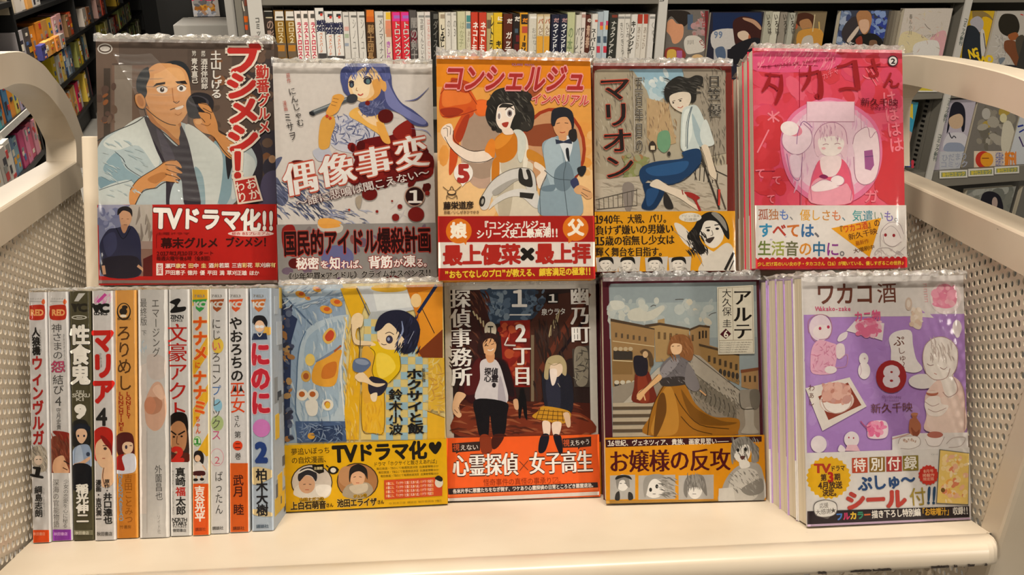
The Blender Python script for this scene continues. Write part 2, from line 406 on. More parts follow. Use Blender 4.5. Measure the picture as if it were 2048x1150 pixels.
frL, LL = side_frame((-.305, .563), .167, -1)
sB = LL(163, 400)[0]
build_side(frL, LL, [(0, 419), (156, 319)], [(0, 495), (165, 375)], LL(0, 800)[0]-.10, sB+.02,
  ([(-150, 330), (-110, 180), (-60, 122), (-20, 110), (20, 103), (45, 103), (63, 111), (88, 129), (108, 154), (126, 177), (141, 202), (151, 224), (161, 252), (168, 274), (171, 300), (172, 335)],
   [(-110, 330), (-85, 230), (-50, 196), (-15, 184), (8, 177), (30, 168), (55, 168), (76, 175), (96, 189), (113, 209), (129, 232), (138, 250), (146, 268), (151, 282), (153, 305), (153, 335)]), None, 'left')
frR, LR = side_frame((.3795, .525), .176, 1)
sR = LR(1813, 424)[0]
build_side(frR, LR, [(2048, 468), (1810, 362)], [(2047, 552), (1813, 424)], LR(1990, 960)[0]-.02, sR+.10,
  ([(2190, 330), (2150, 245), (2110, 195), (2080, 174), (2048, 160), (2029, 153), (2001, 144), (1957, 133), (1915, 124), (1880, 118), (1850, 113), (1823, 110), (1795, 113), (1765, 128), (1745, 160), (1738, 230), (1738, 330)],
   [(2150, 345), (2115, 285), (2085, 255), (2065, 243), (2048, 237), (2030, 229), (2000, 217), (1950, 203), (1900, 190), (1860, 179), (1830, 172), (1804, 168), (1790, 172), (1778, 185), (1768, 205), (1765, 250), (1765, 330)]), [(1990, 960)], 'right')
# deck with a rolled front lip
D = MB()
prof = [(.722, 0), (.524, 0), (.5225, -.0005), (.521, .0004), (.513, .0006), (.507, .0001), (.5035, -.0018), (.502, -.0045), (.502, -.0130), (.5035, -.0150), (.508, -.0158), (.722, -.0158)]
def xl(Y): return -.305-.167*(Y-.563)
def xr(Y): return .3795+.176*(Y-.525)-.001
A = [(xl(Y), Y, z) for Y, z in prof]
cols_ = []
for tt in (0, .25, .5, .75): cols_.append([((xl(Y))*(1-tt)+(xr(Y)-.012)*tt, Y, z) for Y, z in prof])
for dx, ext in ((.012, 0), (.008, .0008), (.0045, .0024), (.0015, .006), (0, .011)):
    cols_.append([(xr(Y)-dx, Y+(ext if Y < .515 else 0), z) for Y, z in prof])
for a, b in zip(cols_, cols_[1:]): D.strip(a, b)
dk = D.build('sloping_deck', M_PAINT, cart, smooth=True); dk.matrix_world = M4
for e in dk.data.edges: pass
# chipped dark patches of bare metal under the lip edge
ch = MB(); R_ = random.Random(3)
for i in range(34):
    x = R_.choice([R_.uniform(.1, .34), R_.uniform(-.28, .36)]); wd = R_.uniform(.002, .011); 
    n = 5; b = len(ch.v)
    up = [(x+wd*k/n, .5016, -.0142+R_.uniform(.0002, .0015)) for k in range(n+1)]; dn = [(p[0], .5022, -.0149) for p in up]
    ch.strip(up, dn)
o = ch.build('chipped_paint', mat_plain('bare_metal', '3a3028', .7), cart); o.matrix_world = M4; o['kind'] = 'stuff'
# back divider plate and its end strips
o = MB().box(-.318, .36, .724, .727, 0, .30).build('back_plate', M_PAINT, cart); o.matrix_world = M4
pL = deckpt(163, 575, 0)
def atY(px, py, Y):
    d = ray_d(px, py); return CAMD + d*((Y-CAMD.y)/d.y)
a_, b_ = atY(172, 571, .703), atY(208, 571, .703); t_ = atY(180, 272, .703)
o = MB().box(a_.x, b_.x, .703, .727, -.002, t_.z, bev=.0012).build('divider_end_strip', M_PAINT, cart); o.matrix_world = M4
o = MB().box(.372, .388, .703, .727, -.002, t_.z, bev=.0012).build('divider_end_strip', M_PAINT, cart); o.matrix_world = M4
perf('perforated_lower_panel', M4 @ Matrix.Translation((0, .60, 0)), -.30, .385, -.30, -.018, cart)
o = MB().box(-.33, .40, -.10, .24, -.345, -.33, bev=.003).build('lower_shelf', M_PAINT, cart); o.matrix_world = M4 @ Matrix.Rotation(TILT, 4, 'X') @ Matrix.Translation((0, .52, -.28)) 

# ------------------------------------------------------------------ wall fixture behind the cart
AZ = math.radians(78.9)
ex = Vector((math.sin(AZ), math.cos(AZ), 0)); ey = Vector((-ex.y, ex.x, 0))
PF = CAMW + ray_w(1300, 23)*1.65
F = Matrix.Identity(4)
for i in range(3): F[i][0] = ex[i]; F[i][1] = ey[i]; F[i][3] = PF[i]
Fi = F.inverted()
def fx(px, py, dep=0):
    q = Fi @ hit_w(px, py, PF+ey*dep, ey); return q.x, q.z
def bookobj(name, mw, w, h, t, cover, label, cat, group, spine_side=1, pages=True, extra=None):
    """a closed book standing up: front face at y=0, one mesh with cover boards, page block as a part"""
    c = lin(cover, GAIN); B = MB(); b = .0005
    B.box(-w/2, w/2, 0, b, 0, h, c); B.box(-w/2, w/2, t-b, t, 0, h, c)
    if spine_side: 
        x = w/2 if spine_side > 0 else -w/2
        B.box(x-(b if spine_side > 0 else 0), x+(0 if spine_side > 0 else b), b, t-b, 0, h, c)
    root = empty(name, mw, label, cat, group)
    B.build('cover', M_PRINT, root)
    MB().box(-w/2+.001, w/2-.001, b*1.02, t-b*1.02, .0008, h-.0012).build('page_block', M_PAGES, root)
    return root
def spinebook(name, mw, w, h, d, cover, label, cat, group):
    """a closed book standing up with its rounded spine to the viewer"""
    c = lin(cover, GAIN); r = .0011; n = 3
    arc = [(-w/2, d)]+[(-w/2+r-r*math.cos(q*math.pi/2/n), r-r*math.sin(q*math.pi/2/n)) for q in range(n+1)]
    arc += [(-p[0], p[1]) for p in reversed(arc)]
    B = MB(); B.strip([(p[0], p[1], h) for p in arc], [(p[0], p[1], 0) for p in arc], c)
    inn = [(p[0]*(1-.0008/(w/2)), max(p[1], .0006)) for p in arc]
    B.strip([(p[0], p[1], h) for p in arc], [(p[0], p[1], h) for p in inn], c); B.strip([(p[0], p[1], 0) for p in inn], [(p[0], p[1], h) for p in inn], c)
    root = empty(name, mw, label, cat, group)
    B.build('cover', M_PRINT, root)
    MB().box(-w/2+.0006, w/2-.0006, .0012, d-.001, .0008, h-.0012).build('page_block', M_PAGES, root)
    return root
M4i = M4.inverted()
def artfor(mw, rect, y0, org, sc, step=9e-6): return Art(M4i @ mw, rect, y0, org, sc, step)

zu = fx(1300, 8)[1]; z1 = fx(1850, 178)[1]; z1b = fx(1850, 199)[1]; z2 = fx(1960, 337)[1]; z2b = fx(1960, 368)[1]
pitch = z1-z2
sL = fx(500, 60)[0]; sRt = fx(2048, 60)[0]+.35
fix = empty('wall_bookshelf', F, 'grey steel shop bookshelf behind the cart, rows of comics on its shelves', 'bookshelf')
def fpart(mb, name, mat, label=None):
    o = mb.build(name, mat, fix); o.matrix_world = F
    if label: o['label'] = label
    return o
fpart(MB().box(sL, sRt, .20, .22, -PF.z, .5), 'back_panel', M_GREY2)
zz = [zu, z1b, z2b, z2b-pitch, z2b-2*pitch]
for k, (zb_, zt_) in enumerate([(zu, zu+.028), (z1b, z1), (z2b, z2), (z2b-pitch-.01, z2-pitch-.01), (z2b-2*pitch, z2-2*pitch), (zu+pitch, zu+.028+pitch)]):
    fpart(MB().box(sL, sRt, 0, .20, zb_, zt_, bev=.0015), 'shelf_board', M_STEEL)
fpart(MB().box(sL, sRt, .03, .2, -PF.z+.001, z2b-2*pitch-.002), 'plinth', M_STEEL)
M_WHITE = mat_plain('white_card', 'c9c6bf', .5, 0, .06, 10)
def upright(pxa, pxb, yref, dep0, dep1, label):
    s0, s1 = fx(pxa, yref, dep0)[0], fx(pxb, yref, dep0)[0]
    fpart(MB().box(s0, s1, dep0, dep0+.004, -.62, .3), 'price_strip', M_WHITE)
    fpart(MB().box((s0+s1)/2-.004, (s0+s1)/2+.004, dep0+.004, .20, -.62, .3), 'divider', M_STEEL)
    return s0, s1
upright(1314, 1331, 60, -.004, .2, '')
us0, us1 = upright(1933, 1946, 0, -.006, .2, '')
# slotted side post beside the slanted divider
sl = MB(); s_ = (us0+us1)/2-.006
fpart(MB().box(s_-.004, s_, .03, .06, -.62, .3), 'slotted_post', M_STEEL)
for k in range(46):
    z = .15-k*.0125; sl.box(s_-.0046, s_-.0038, .038, .05, z, z+.006)
fpart(sl, 'slots', M_BLACK)
def flat(name, fn, org, sc, y=-.0066):
    q = artfor(F, (-9, 9, -9, 9), y, org, sc, 2e-5); fn(q); o = q.build(name, fix); o.matrix_world = F
flat('strip_lettering', lambda q: q.vt('コミック新刊', 1440, 190, 1375, 480, 36, '4a5a55', .01), (1660, 0), 5.278)
flat('strip_lettering', lambda q: q.vt('コミック新刊', 420, 160, 380, 330, 26, '4a5a55', .01), (1780, 150), 3.485)
flat('strip_lettering', lambda q: q.vt('コミック新刊', 350, 410, 310, 600, 26, '4a5a55', .01), (1780, 150), 3.485)
flat('strip_number', lambda q: q.t('19', 55, 2, 105, 2, 30, '444444'), (1310, 0), 5.535, -.0046)
for (a, b, yt, yb) in ((345, 540, 668, 722), (545, 722, 655, 708), (728, 900, 640, 692)):
    flat('shelf_edge_label', lambda q: (q.p('d9d6cc', [a, yt, b, yt-8, b, yb-8, a, yb], 0), q.p('8d9468', [a+12, yt+12, b-10, yt+2, b-10, yb-18, a+12, yb-10], 0), q.t('新刊コミック', a+20, (yt+yb)/2+2, b-16, (yt+yb)/2-8, 30, 'e3c93a', .02)), (1780, 150), 3.485, -.0026)
flat('shelf_edge_label', lambda q: (q.p('d9d6cc', [130, 92, 330, 100, 330, 118, 130, 118], 0), q.p('c9b53a', [165, 85, 300, 95, 300, 110, 165, 108], 0)), (1780, 150), 3.485, -.0026)

# spine row behind the cart: (x0, x1, y top, base colour, [art], label)
C4, C5 = ((510, 0), 4.876), ((900, 0), 4.551)
def rowbook(i, px0, px1, ytop, col, fn, label, org):
    s0, z0 = fx(px0, 62); s1, _ = fx(px1, 62); _, zt = fx((px0+px1)/2, ytop)
    wd = (s1-s0)*.965; h = zt-z1-.0005
    mw = F @ Matrix.Translation(((s0+s1)/2, .004+.003*((i*7) % 3), z1+.0004))
    r = spinebook('comic_book', mw, wd, h, .112, col, label, 'book', 'comics in the spine row behind the cart')
    a = artfor(mw, (-wd/2+.0004, wd/2-.0004, 0.0005, h), -.0002, *org, step=8e-6)
    if fn: fn(a)
    a.build('spine_print', r)
    return r
def VT(*A_): return lambda a: [a.vt(*q) if isinstance(q[0], str) and not q[0].startswith('#') else a.r(q[0][1:], *q[1:]) for q in A_]
def pk(x): return VT(('#e9dfd6', x-35, 100, x+35, 700), ('#57534d', x-22, 135, x+22, 178), ('ラストロロス2', x, 215, x+20, 610, 42, 'c2344f', .05), )
def nv(x, dy): return VT(('#3a3a3a', x-22, 110+dy, x+22, 140+dy), ('#c9453a', x-5, 130+dy, x+18, 155+dy), ('戦姫', x+2, 195+dy, x+8, 310+dy, 84, '2d2f4c', .04), ('ベストバード', x+4, 315+dy, x+8, 520+dy, 30, 'd4713a', .02), ('#4a4645', x-45, 520+dy, x+60, 760))
def mg(x): return VT(('#d83a8e', x-42, 120, x+45, 205), ('#a06bb8', x-28, 150, x+30, 180), ('#d8323f', x-42, 205, x+45, 640), ('トロンメウス', x, 210, x+18, 610, 60, 'e6dcd2', .02, ('401d22', .06)))
def lt(x, txt, c='8a8782', w=34, y0=180, y1=600, top='8b8a86'): return VT(('#'+top, x-30, 170-20, x+28, 190-20), (txt, x, y0, x+12, y1, w, c, .0))
def gd(x): return VT(('#d8d4cb', x-45, 110, x+45, 200), ('#4c4a44', x-32, 160, x+32, 178), ('#8d6a2a', x-45, 205, x+60, 420), ('ロロス2', x+6, 210, x+16, 420, 56, 'd8c9a2', .03), ('#6c5c4a', x-40, 420, x+65, 560), ('#b57a2c', x-20, 440, x+50, 500), ('26', x+14, 570, x+20, 640, 50, '444444'))
ROW = [
 (528, 549, 22, '3a312b', VT(('#d8d4cb', 88, 90, 190, 112), ('#2b2a27', 92, 112, 190, 165), ('#b5a98c', 105, 165, 170, 178), ('の影', 145, 190, 155, 400, 66, 'a08678', .02)), 'black-brown comic spine at the left end of the row, touching the lettered board', C4),
 (550, 570.5, 21, '7b5a2b', gd(240), 'brown and gold comic spine with white head, left one of two alike', C4),
 (571.5, 591, 21, '7b5a2b', gd(345), 'brown and gold comic spine with white head, right one of two alike', C4),
 (591.3, 604, 22, 'e9dfd6', pk(428), 'white comic spine with pink lettering, left of three alike', C4),
 (604.3, 618.3, 22, 'e9dfd6', pk(495), 'white comic spine with pink lettering, middle of three alike', C4),
 (618.7, 632.3, 22, 'e9dfd6', pk(563), 'white comic spine with pink lettering, right of three alike', C4),
 (632.8, 650.5, 16, 'dfdcd6', nv(640, 0), 'taller white comic spine with navy brush emblem, tallest of three alike', C4),
 (651.3, 668, 23, 'dfdcd6', nv(730, 25), 'white comic spine with navy brush emblem, middle of three alike', C4),
 (668.8, 687, 23, 'dfdcd6', nv(815, 25), 'white comic spine with navy brush emblem, right of three alike', C4),
 (687.3, 699.6, 24, 'd2cec6', VT(('#8d8c88', 868, 150, 915, 165), ('#d4a59a', 872, 260, 915, 300), ('#a8b59a', 875, 330, 915, 370), ('#9aa3b0', 875, 420, 915, 450)), 'pale grey comic spine with small red and green patches', C4),
 (700, 716, 24, 'd6d2ca', lt(965, 'シノユー', top='6b6964'), 'plain off-white comic spine with thin grey lettering, left of two alike', C4),
 (716.6, 732.3, 24, 'd6d2ca', lt(1045, 'シノユー', top='6b6964'), 'plain off-white comic spine with thin grey lettering, right of two alike', C4),
 (733, 750.5, 20, '4b3423', VT(('#d9772c', 1086, 95, 1176, 160), ('#c9652a', 1086, 160, 1176, 215), ('騎士団長', 1130, 240, 1128, 600, 58, 'b08a5c', .02)), 'dark brown comic spine with a bright orange head', C4),
 (751.3, 769, 23, 'd0ccc3', lt(1225, 'メンマイナイ', '55524e', 36), 'off-white comic spine with grey lettering just right of the orange-headed one', C4),
 (769.4, 784.6, 24, 'd8cfbd', VT(('#e2b93a', 1275, 120, 1335, 190), ('#d98a6a', 1272, 200, 1338, 330), ('#c98a6a', 1280, 280, 1330, 360), ('きしり', 1300, 400, 1305, 600, 44, 'b05ab0', .03)), 'cream comic spine with yellow head and pink-haired figure', C4),
 (785, 802, 24, 'd8323f', mg(1383), 'magenta and red comic spine with white slanted lettering, left of two alike', C4),
 (802.5, 820, 24, 'd8323f', mg(1468), 'magenta and red comic spine with white slanted lettering, right of two alike', C4),
 (820.7, 835.5, 21, '55504e', VT(('#6a2230', 1520, 300, 1585, 420), ('闇の剣士', 1550, 170, 1556, 600, 60, '9a9590', .02)), 'grey and dark red comic spine with pale lettering', C4),
 (836, 850.3, 24, 'd2cec6', lt(1625, '次郎くんといた', '55524e', 30), 'off-white comic spine with small grey lettering right of the dark red one', C4),
 (850.6, 862.7, 24, 'd8cfc8', lt(1690, 'はるかのこと', 'c98a80', 30), 'off-white comic spine with faint pink lettering', C4),
 (863, 879, 24, '22221f', VT(('#5b5a55', 1740, 135, 1790, 185), ('ダイスメ', 1762, 200, 1760, 560, 44, '77756e', .01)), 'solid black comic spine left of centre in the row', C4),
 (879.3, 891.5, 25, 'd8cfb6', VT(('#a0907a', 1808, 140, 1850, 180), ('しょばしょ', 1828, 240, 1826, 520, 40, '22211e', .05)), 'cream comic spine with heavy black lettering', C4),
 (892, 903.7, 25, 'd4d0c6', VT(('#a8a69e', 1875, 130, 1910, 150), ('の3', 1890, 190, 1888, 360, 32, '77756e', 0)), 'white comic spine with a faint number, left of two alike', C4),
 (904.2, 915.6, 25, 'd4d0c6', VT(('#a8a69e', 1935, 130, 1970, 150), ('の3', 1950, 190, 1948, 360, 32, '77756e', 0)), 'white comic spine with a faint number, right of two alike', C4),
 (916.2, 932, 23, 'c6c4a0', VT(('はな子', 112, 190, 100, 430, 40, '9a9c78', 0)), 'pale olive green comic spine', C5),
 (932.8, 943.3, 23, 'd2ccb6', VT(('#4a8a86', 150, 140, 208, 200), ('#6a8a96', 150, 210, 200, 260), ('あおい', 175, 280, 165, 440, 28, '9a8a78', 0)), 'cream comic spine with a teal head', C5),
 (944, 958.7, 25, 'c2402c', VT(('ネコトモ', 235, 200, 218, 470, 48, 'efe6da', .04)), 'red comic spine with white lettering, left of two alike', C5),
 (959.3, 974.3, 25, 'c2402c', VT(('ネコトモ', 305, 200, 288, 470, 48, 'efe6da', .04)), 'red comic spine with white lettering, right of two alike', C5),
 (974.8, 988.5, 26, 'b0a270', VT(('#e0c24a', 372, 140, 408, 470), ('#6a5a48', 338, 180, 372, 260), ('レトラ', 385, 150, 372, 460, 34, '3a3a2c', .03)), 'straw and yellow comic spine with a small dark picture', C5),
 (989, 1007.3, 26, 'd9b32a', VT(('に', 458, 150, 455, 190, 44, 'f0ead8', .06), ('#55502c', 430, 205, 480, 215), ('キン', 445, 370, 440, 480, 48, '2c2a20', .05)), 'bright yellow comic spine with black lettering', C5),
 (1008, 1026.3, 28, '5a2c20', VT(('だ', 545, 170, 543, 215, 44, 'd8d0c4', .06), ('ガッデ', 538, 290, 520, 490, 50, 'e6ddd0', .03)), 'dark maroon comic spine with white lettering', C5),
 (1027, 1041.4, 28, '2c2624', VT(('だ', 615, 150, 613, 195, 44, 'd8d0c4', .06), ('#4a5a66', 590, 260, 620, 300), ('#6a2428', 600, 320, 640, 380), ('#5a2422', 585, 400, 640, 470)), 'near-black comic spine with blue and red smudges', C5),
 (1042, 1058.3, 26, 'd99a2a', VT(('#2c2824', 648, 130, 724, 220), ('だ', 685, 165, 683, 205, 44, 'e08a2c', .06), ('#b8503c', 655, 240, 715, 300), ('ーョソ', 680, 320, 665, 480, 44, '2c2824', .06)), 'orange comic spine with a black head', C5),
 (1059, 1074.4, 28, 'd0cbbd', lt(762, 'おはなし', '8a887e', 32, 250, 470, 'e8e6df'), 'off-white comic spine right of the orange one', C5),
 (1075, 1088.7, 29, 'c8b48c', VT(('#d8cdb6', 800, 150, 860, 320), ('バ', 828, 170, 826, 220, 44, 'b06a4a', .04), ('んど', 826, 230, 822, 320, 38, '8a6a52', .02), ('#dca03a', 790, 330, 845, 500)), 'tan comic spine with an orange lower half, left of two alike', C5),
 (1089.3, 1103, 29, 'c8b48c', VT(('#d8cdb6', 862, 150, 920, 320), ('バ', 890, 170, 888, 220, 44, 'b06a4a', .04), ('んど', 888, 230, 884, 320, 38, '8a6a52', .02), ('#dca03a', 855, 330, 905, 500)), 'tan comic spine with an orange lower half, right of two alike', C5),
 (1104, 1120, 29, '26283a', VT(('だ', 970, 165, 968, 205, 44, 'b08a8a', .06), ('ウインフドム', 965, 215, 945, 490, 46, 'dfe0e2', .04)), 'navy comic spine with white lettering, left of two alike', C5),
 (1120.5, 1136.6, 29, '26283a', VT(('だ', 1045, 165, 1043, 205, 44, 'b08a8a', .06), ('ウインフドム', 1040, 215, 1020, 490, 46, 'dfe0e2', .04)), 'navy comic spine with white lettering, right of two alike', C5),
 (1137, 1153, 25, 'b8bc92', VT(('の本', 1105, 240, 1085, 470, 44, '7a8a62', .02)), 'sage green comic spine right of the navy pair', C5),
 (1153.4, 1164, 30, 'd0cbc0', VT(('バーピ', 1170, 250, 1140, 490, 30, '55524a', .02)), 'narrow white comic spine with small black lettering beside the sage one', C5),
 (1164.4, 1173, 25, 'd8cfc6', VT(('#b08a80', 1190, 130, 1235, 160), ('ガーリッシュ', 1205, 250, 1180, 490, 36, '44413c', .03)), 'white comic spine with vertical black lettering left of the maroon one', C5),
 (1173.4, 1184.3, 30, '542c22', VT(('の', 1270, 165, 1268, 205, 34, 'd8d0c4', .06), ('青春', 1262, 230, 1245, 440, 34, 'c8a890', .02)), 'narrow maroon comic spine among the white ones', C5),
 (1184.8, 1196.4, 28, 'd6d2ca', VT(('#c85a4a', 1320, 180, 1345, 200), ('スーパーロード', 1310, 260, 1285, 540, 42, '33312c', .04)), 'white comic spine with bold black lettering right of the narrow maroon one', C5),
 (1196.8, 1208.5, 24, 'a8b4bc', VT(('#c84a6a', 1365, 200, 1395, 240), ('#e08a3a', 1365, 235, 1395, 270), ('#4a5a6a', 1340, 330, 1370, 390), ('#c83a4a', 1335, 420, 1365, 480)), 'pale blue comic spine with pink and orange marks, left of two alike', C5),
 (1209, 1219.5, 22, 'b4c2ca', VT(('#c84a6a', 1420, 190, 1450, 230), ('#e08a3a', 1415, 230, 1445, 270), ('#4a5a6a', 1395, 330, 1425, 390), ('#c83a4a', 1395, 420, 1425, 480)), 'pale blue comic spine with pink and orange marks, right of two alike', C5),
 (1220, 1236.6, 27, '33342f', VT(('#7a3a2c', 1475, 135, 1525, 160), ('ナラクノアドゥ', 1495, 190, 1450, 550, 44, 'c8c6bc', .03)), 'charcoal comic spine with light lettering right of the pale blue pair', C5),
 (1237, 1251.2, 29, 'd0ccc3', lt(1560, 'きらきら', '66645e', 30, 200, 500), 'off-white comic spine immediately right of the charcoal one', C5),
 (1251.6, 1263.3, 29, 'd0ccc3', lt(1615, 'ひみつき', '66645e', 30, 200, 500), 'off-white comic spine between two other white ones near the divider', C5),
 (1263.7, 1275.4, 29, 'd6d2ca', VT(('キリンジイ', 1675, 190, 1635, 490, 42, '3a3833', .04)), 'white comic spine with bold black lettering near the divider', C5),
 (1275.8, 1286.5, 29, 'cfc9be', VT(('#a83c2c', 1708, 125, 1762, 215), ('あさひ', 1725, 240, 1700, 450, 26, '8a7a6a', 0)), 'white comic spine with brick red head, left of two alike', C5),
 (1287, 1298.6, 29, 'cfc9be', VT(('#a83c2c', 1765, 125, 1815, 215), ('あさひ', 1780, 240, 1755, 450, 26, '8a7a6a', 0)), 'white comic spine with brick red head, right of two alike', C5),
 (1299, 1310.5, 29, 'd0ccc6', lt(1845, 'くゆり', '66645e', 28, 200, 400), 'white comic spine touching the white upright strip', C5),
]
for i, (a, b, yt, col, fn, lab, org) in enumerate(ROW): rowbook(i, a, b, yt, col, fn, lab, org)

# face-out comics to the right
def faceout(x0, x1, yt, zbase, dep, col, fn, label, org, t=.014, yref=None, hmax=None, sp=1):
    yr = yref or yt+40
    s0, _ = fx(x0, yr, dep); s1, _ = fx(x1, yr, dep); _, zt = fx((x0+x1)/2, yt, dep)
    wd = s1-s0; h = zt-zbase-.0005
    mw = F @ Matrix.Translation(((s0+s1)/2, dep, zbase+.0004))
    r = bookobj('comic_book', mw, wd, h, t, col, label, 'book', 'face-out comics on the bookshelf behind the cart', sp)
    a = artfor(mw, (-wd/2, wd/2, 0, h), -.0002, *org, step=8e-6)
    fn(a); a.build('cover_print', r); return r
K6, K7, K8 = ((1310, 0), 5.535), ((1660, 0), 5.278), ((1780, 150), 3.485)
def f0(a):
    a.fill('6b655f'); a.p('2b2420', [110, 130, 330, 120, 400, 180, 330, 290, 250, 250, 180, 180, 120, 240]); a.p('c98f6c', [140, 240, 190, 210, 240, 260, 310, 280, 310, 400, 260, 470, 200, 480, 170, 400, 120, 330])
    a.r('4a5a70', 360, 160, 420, 330); a.many('e', ['b08a8a', '9a8a86', 'a5706c'], 24, (420, 150, 560, 380), 30, 3); a.p('c8c2b8', [320, 470, 360, 400, 470, 400, 540, 470, 540, 560, 440, 590, 350, 590]); a.t('川川', 355, 470, 430, 465, 50, '6a6560')
    a.p('8a3a32', [110, 560, 180, 520, 300, 540, 330, 640, 110, 690]); a.p('c9a24a', [140, 560, 230, 560, 220, 690, 140, 690]); a.r('a05a8a', 240, 560, 300, 690); a.e('c9a87a', 470, 650, 70, 50); a.r('6a2226', 552, 120, 590, 690)
    a.vt('ヒーロ', 530, 140, 545, 300, 44, 'a0383c', .03); a.t('ヒント', 500, 440, 560, 540, 46, '8a2a2c', .04)
faceout(1333, 1414, 20, z1, .012, '6b655f', f0, 'grey face-out comic with black-haired figure and white speech cloud by the upright strip', K6)
def f1(a):
    a.fill('272633'); a.r('1c2a4c', 640, 140, 1180, 380); a.p('bdb9b6', [640, 350, 900, 330, 880, 520, 650, 540]); a.t('99', 650, 385, 750, 385, 80, '6a7a94', .03); a.r('a9a7a8', 650, 540, 800, 700)
    a.p('3c1f1c', [870, 230, 1000, 180, 1160, 260, 1190, 420, 1100, 560, 1000, 620, 900, 520, 870, 380]); a.p('cbb59e', [920, 360, 990, 340, 1040, 380, 1030, 450, 970, 450, 920, 410]); a.p('a0583a', [1040, 380, 1060, 420, 1050, 500, 1030, 460]); a.p('b08a70', [980, 195, 1100, 220, 1170, 290, 1165, 330, 1080, 260, 985, 220]); a.p('50607a', [670, 540, 760, 520, 780, 640, 690, 640])
    a.p('1e1d22', [850, 520, 1150, 420, 1190, 700, 850, 700])
faceout(1418, 1527, 24, z1, .012, '272633', f1, 'navy and black face-out comic with a dark-haired figure and pale lower left corner', K6)
def f2(a):
    a.fill('7a6a50'); a.p('4a2a1c', [1550, 170, 1660, 140, 1760, 180, 1740, 300, 1600, 290, 1560, 240]); a.p('a87a50', [1600, 240, 1700, 210, 1740, 300, 1640, 330]); a.p('3f5a60', [1630, 330, 1720, 310, 1700, 370, 1650, 370]); a.p('c08a3c', [1590, 350, 1840, 330, 1850, 560, 1600, 560]); a.p('b9b0a4', [1640, 420, 1740, 400, 1740, 560, 1620, 560]); a.e('b85a3a', 1545, 290, 35, 35); a.l('c9b890', 10, [1770, 160, 1745, 350]); a.l('c9a860', 14, [1815, 240, 1820, 330])
faceout(1590, 1648, 23, z1, .02, '7a6a50', f2, 'brown and orange face-out comic standing right of three thin grey spines', K6)
for q, (a, b, c, lab) in enumerate([(1529, 1543, 'a6a493', 'thin grey-green comic spine left of the brown face-out comic'), (1544, 1559, 'c2bfae', 'pale cream comic spine second from left before the brown face-out comic'), (1562, 1576, '8c8478', 'taupe comic spine third before the brown face-out comic'), (1578, 1589, 'a8a79a', 'light grey comic spine touching the brown face-out comic')]):
    rowbook(q, a, b, 23+q, c, VT(('いろは', (a+b)/2*5.535-1310*5.535, 150, (a+b)/2*5.535-1310*5.535+20, 380, 40, '4f4a42', .03)), lab, K6)
def f3(a):
    a.fill('3c4150'); a.many('e', ['8fa0b8', 'a9b3c4', '6d7f9c', '2b3560'], 60, (90, 120, 240, 470), 34, 5); a.many('e', ['6f86b4', '8fa6cc', '2b3a86', '27348a'], 50, (440, 120, 600, 380), 34, 6)
    a.p('3a3436', [180, 230, 280, 180, 300, 400, 200, 480, 120, 360]); a.p('23211f', [270, 380, 480, 360, 560, 500, 250, 520]); a.p('a87850', [280, 150, 340, 100, 420, 130, 440, 220, 400, 340, 350, 360, 310, 300, 290, 230]); a.p('cfa88c', [310, 220, 400, 210, 410, 300, 360, 355, 320, 310]); a.p('8a3a2c', [270, 420, 330, 380, 340, 470, 290, 480]); a.p('c9b8a8', [180, 420, 290, 280, 300, 320, 210, 440]); a.p('7a5a44', [420, 430, 490, 430, 490, 500, 420, 500]); a.t('れた', 120, 475, 260, 460, 50, 'd0ccc6', .03)
faceout(1676, 1776, 21, z1, .012, '3c4150', f3, 'blue and black face-out comic with a light-haired man', K7)
for q, (a, b, c) in enumerate([(1778, 1785, '6a6256'), (1785.5, 1792, '7c7466'), (1792.5, 1800, '8f8676')]):
    rowbook(q, a, b, 22, c, None, ['narrow brownish comic spine touching the blue face-out comic', 'narrow brown-grey comic spine, middle of three left of the pale pink comic', 'narrow tan comic spine touching the pale pink face-out comic'][q], K7)
def f5(a):
    a.fill('c6bdb3'); a.p('d2c49c', [750, 360, 900, 340, 1080, 480, 740, 560]); a.p('d0a0a4', [1080, 380, 1220, 330, 1230, 600, 1160, 600, 1130, 440, 1060, 440]); a.p('d6d2cc', [900, 460, 1130, 430, 1130, 600, 900, 600]); a.vt('春の小川', 855, 150, 845, 370, 30, '6a6458'); a.l('5a4c48', 5, [1000, 250, 1030, 290, 1060, 310]); a.many('l', ['b0a898', 'c8a8a0', 'd2c8a0'], 30, (760, 120, 1220, 560), 40, 8); a.t('いつか', 960, 390, 1120, 370, 34, '8a8276')
faceout(1802, 1897, 17, z1, .008, 'c6bdb3', f5, 'pale cream and pink face-out comic above the right handle', K7)
def f7(a):
    a.fill('c8a42a'); a.p('8a7444', [1500, 130, 1620, 120, 1740, 260, 1740, 700, 1600, 700]); a.p('d9ae20', [1600, 200, 1740, 260, 1740, 640, 1640, 600]); a.p('a9a5ac', [1480, 220, 1560, 170, 1620, 230, 1600, 330, 1540, 330, 1500, 290]); a.p('2a2f36', [1430, 320, 1500, 270, 1570, 330, 1610, 470, 1600, 700, 1400, 700]); a.p('c8c4c0', [1590, 330, 1630, 340, 1650, 640, 1620, 700, 1590, 500]); a.l('2a2a2a', 8, [1620, 350, 1660, 640]); a.t('NG', 1470, 570, 1560, 550, 100, 'e6c22a', .05); a.t('WO', 1590, 640, 1710, 620, 90, 'e6c22a', .05)
faceout(1938, 1990, 22, z1, .012, 'c8a42a', f7, 'yellow face-out comic with a black-clad figure right of the slanted strip', K7, yref=20)
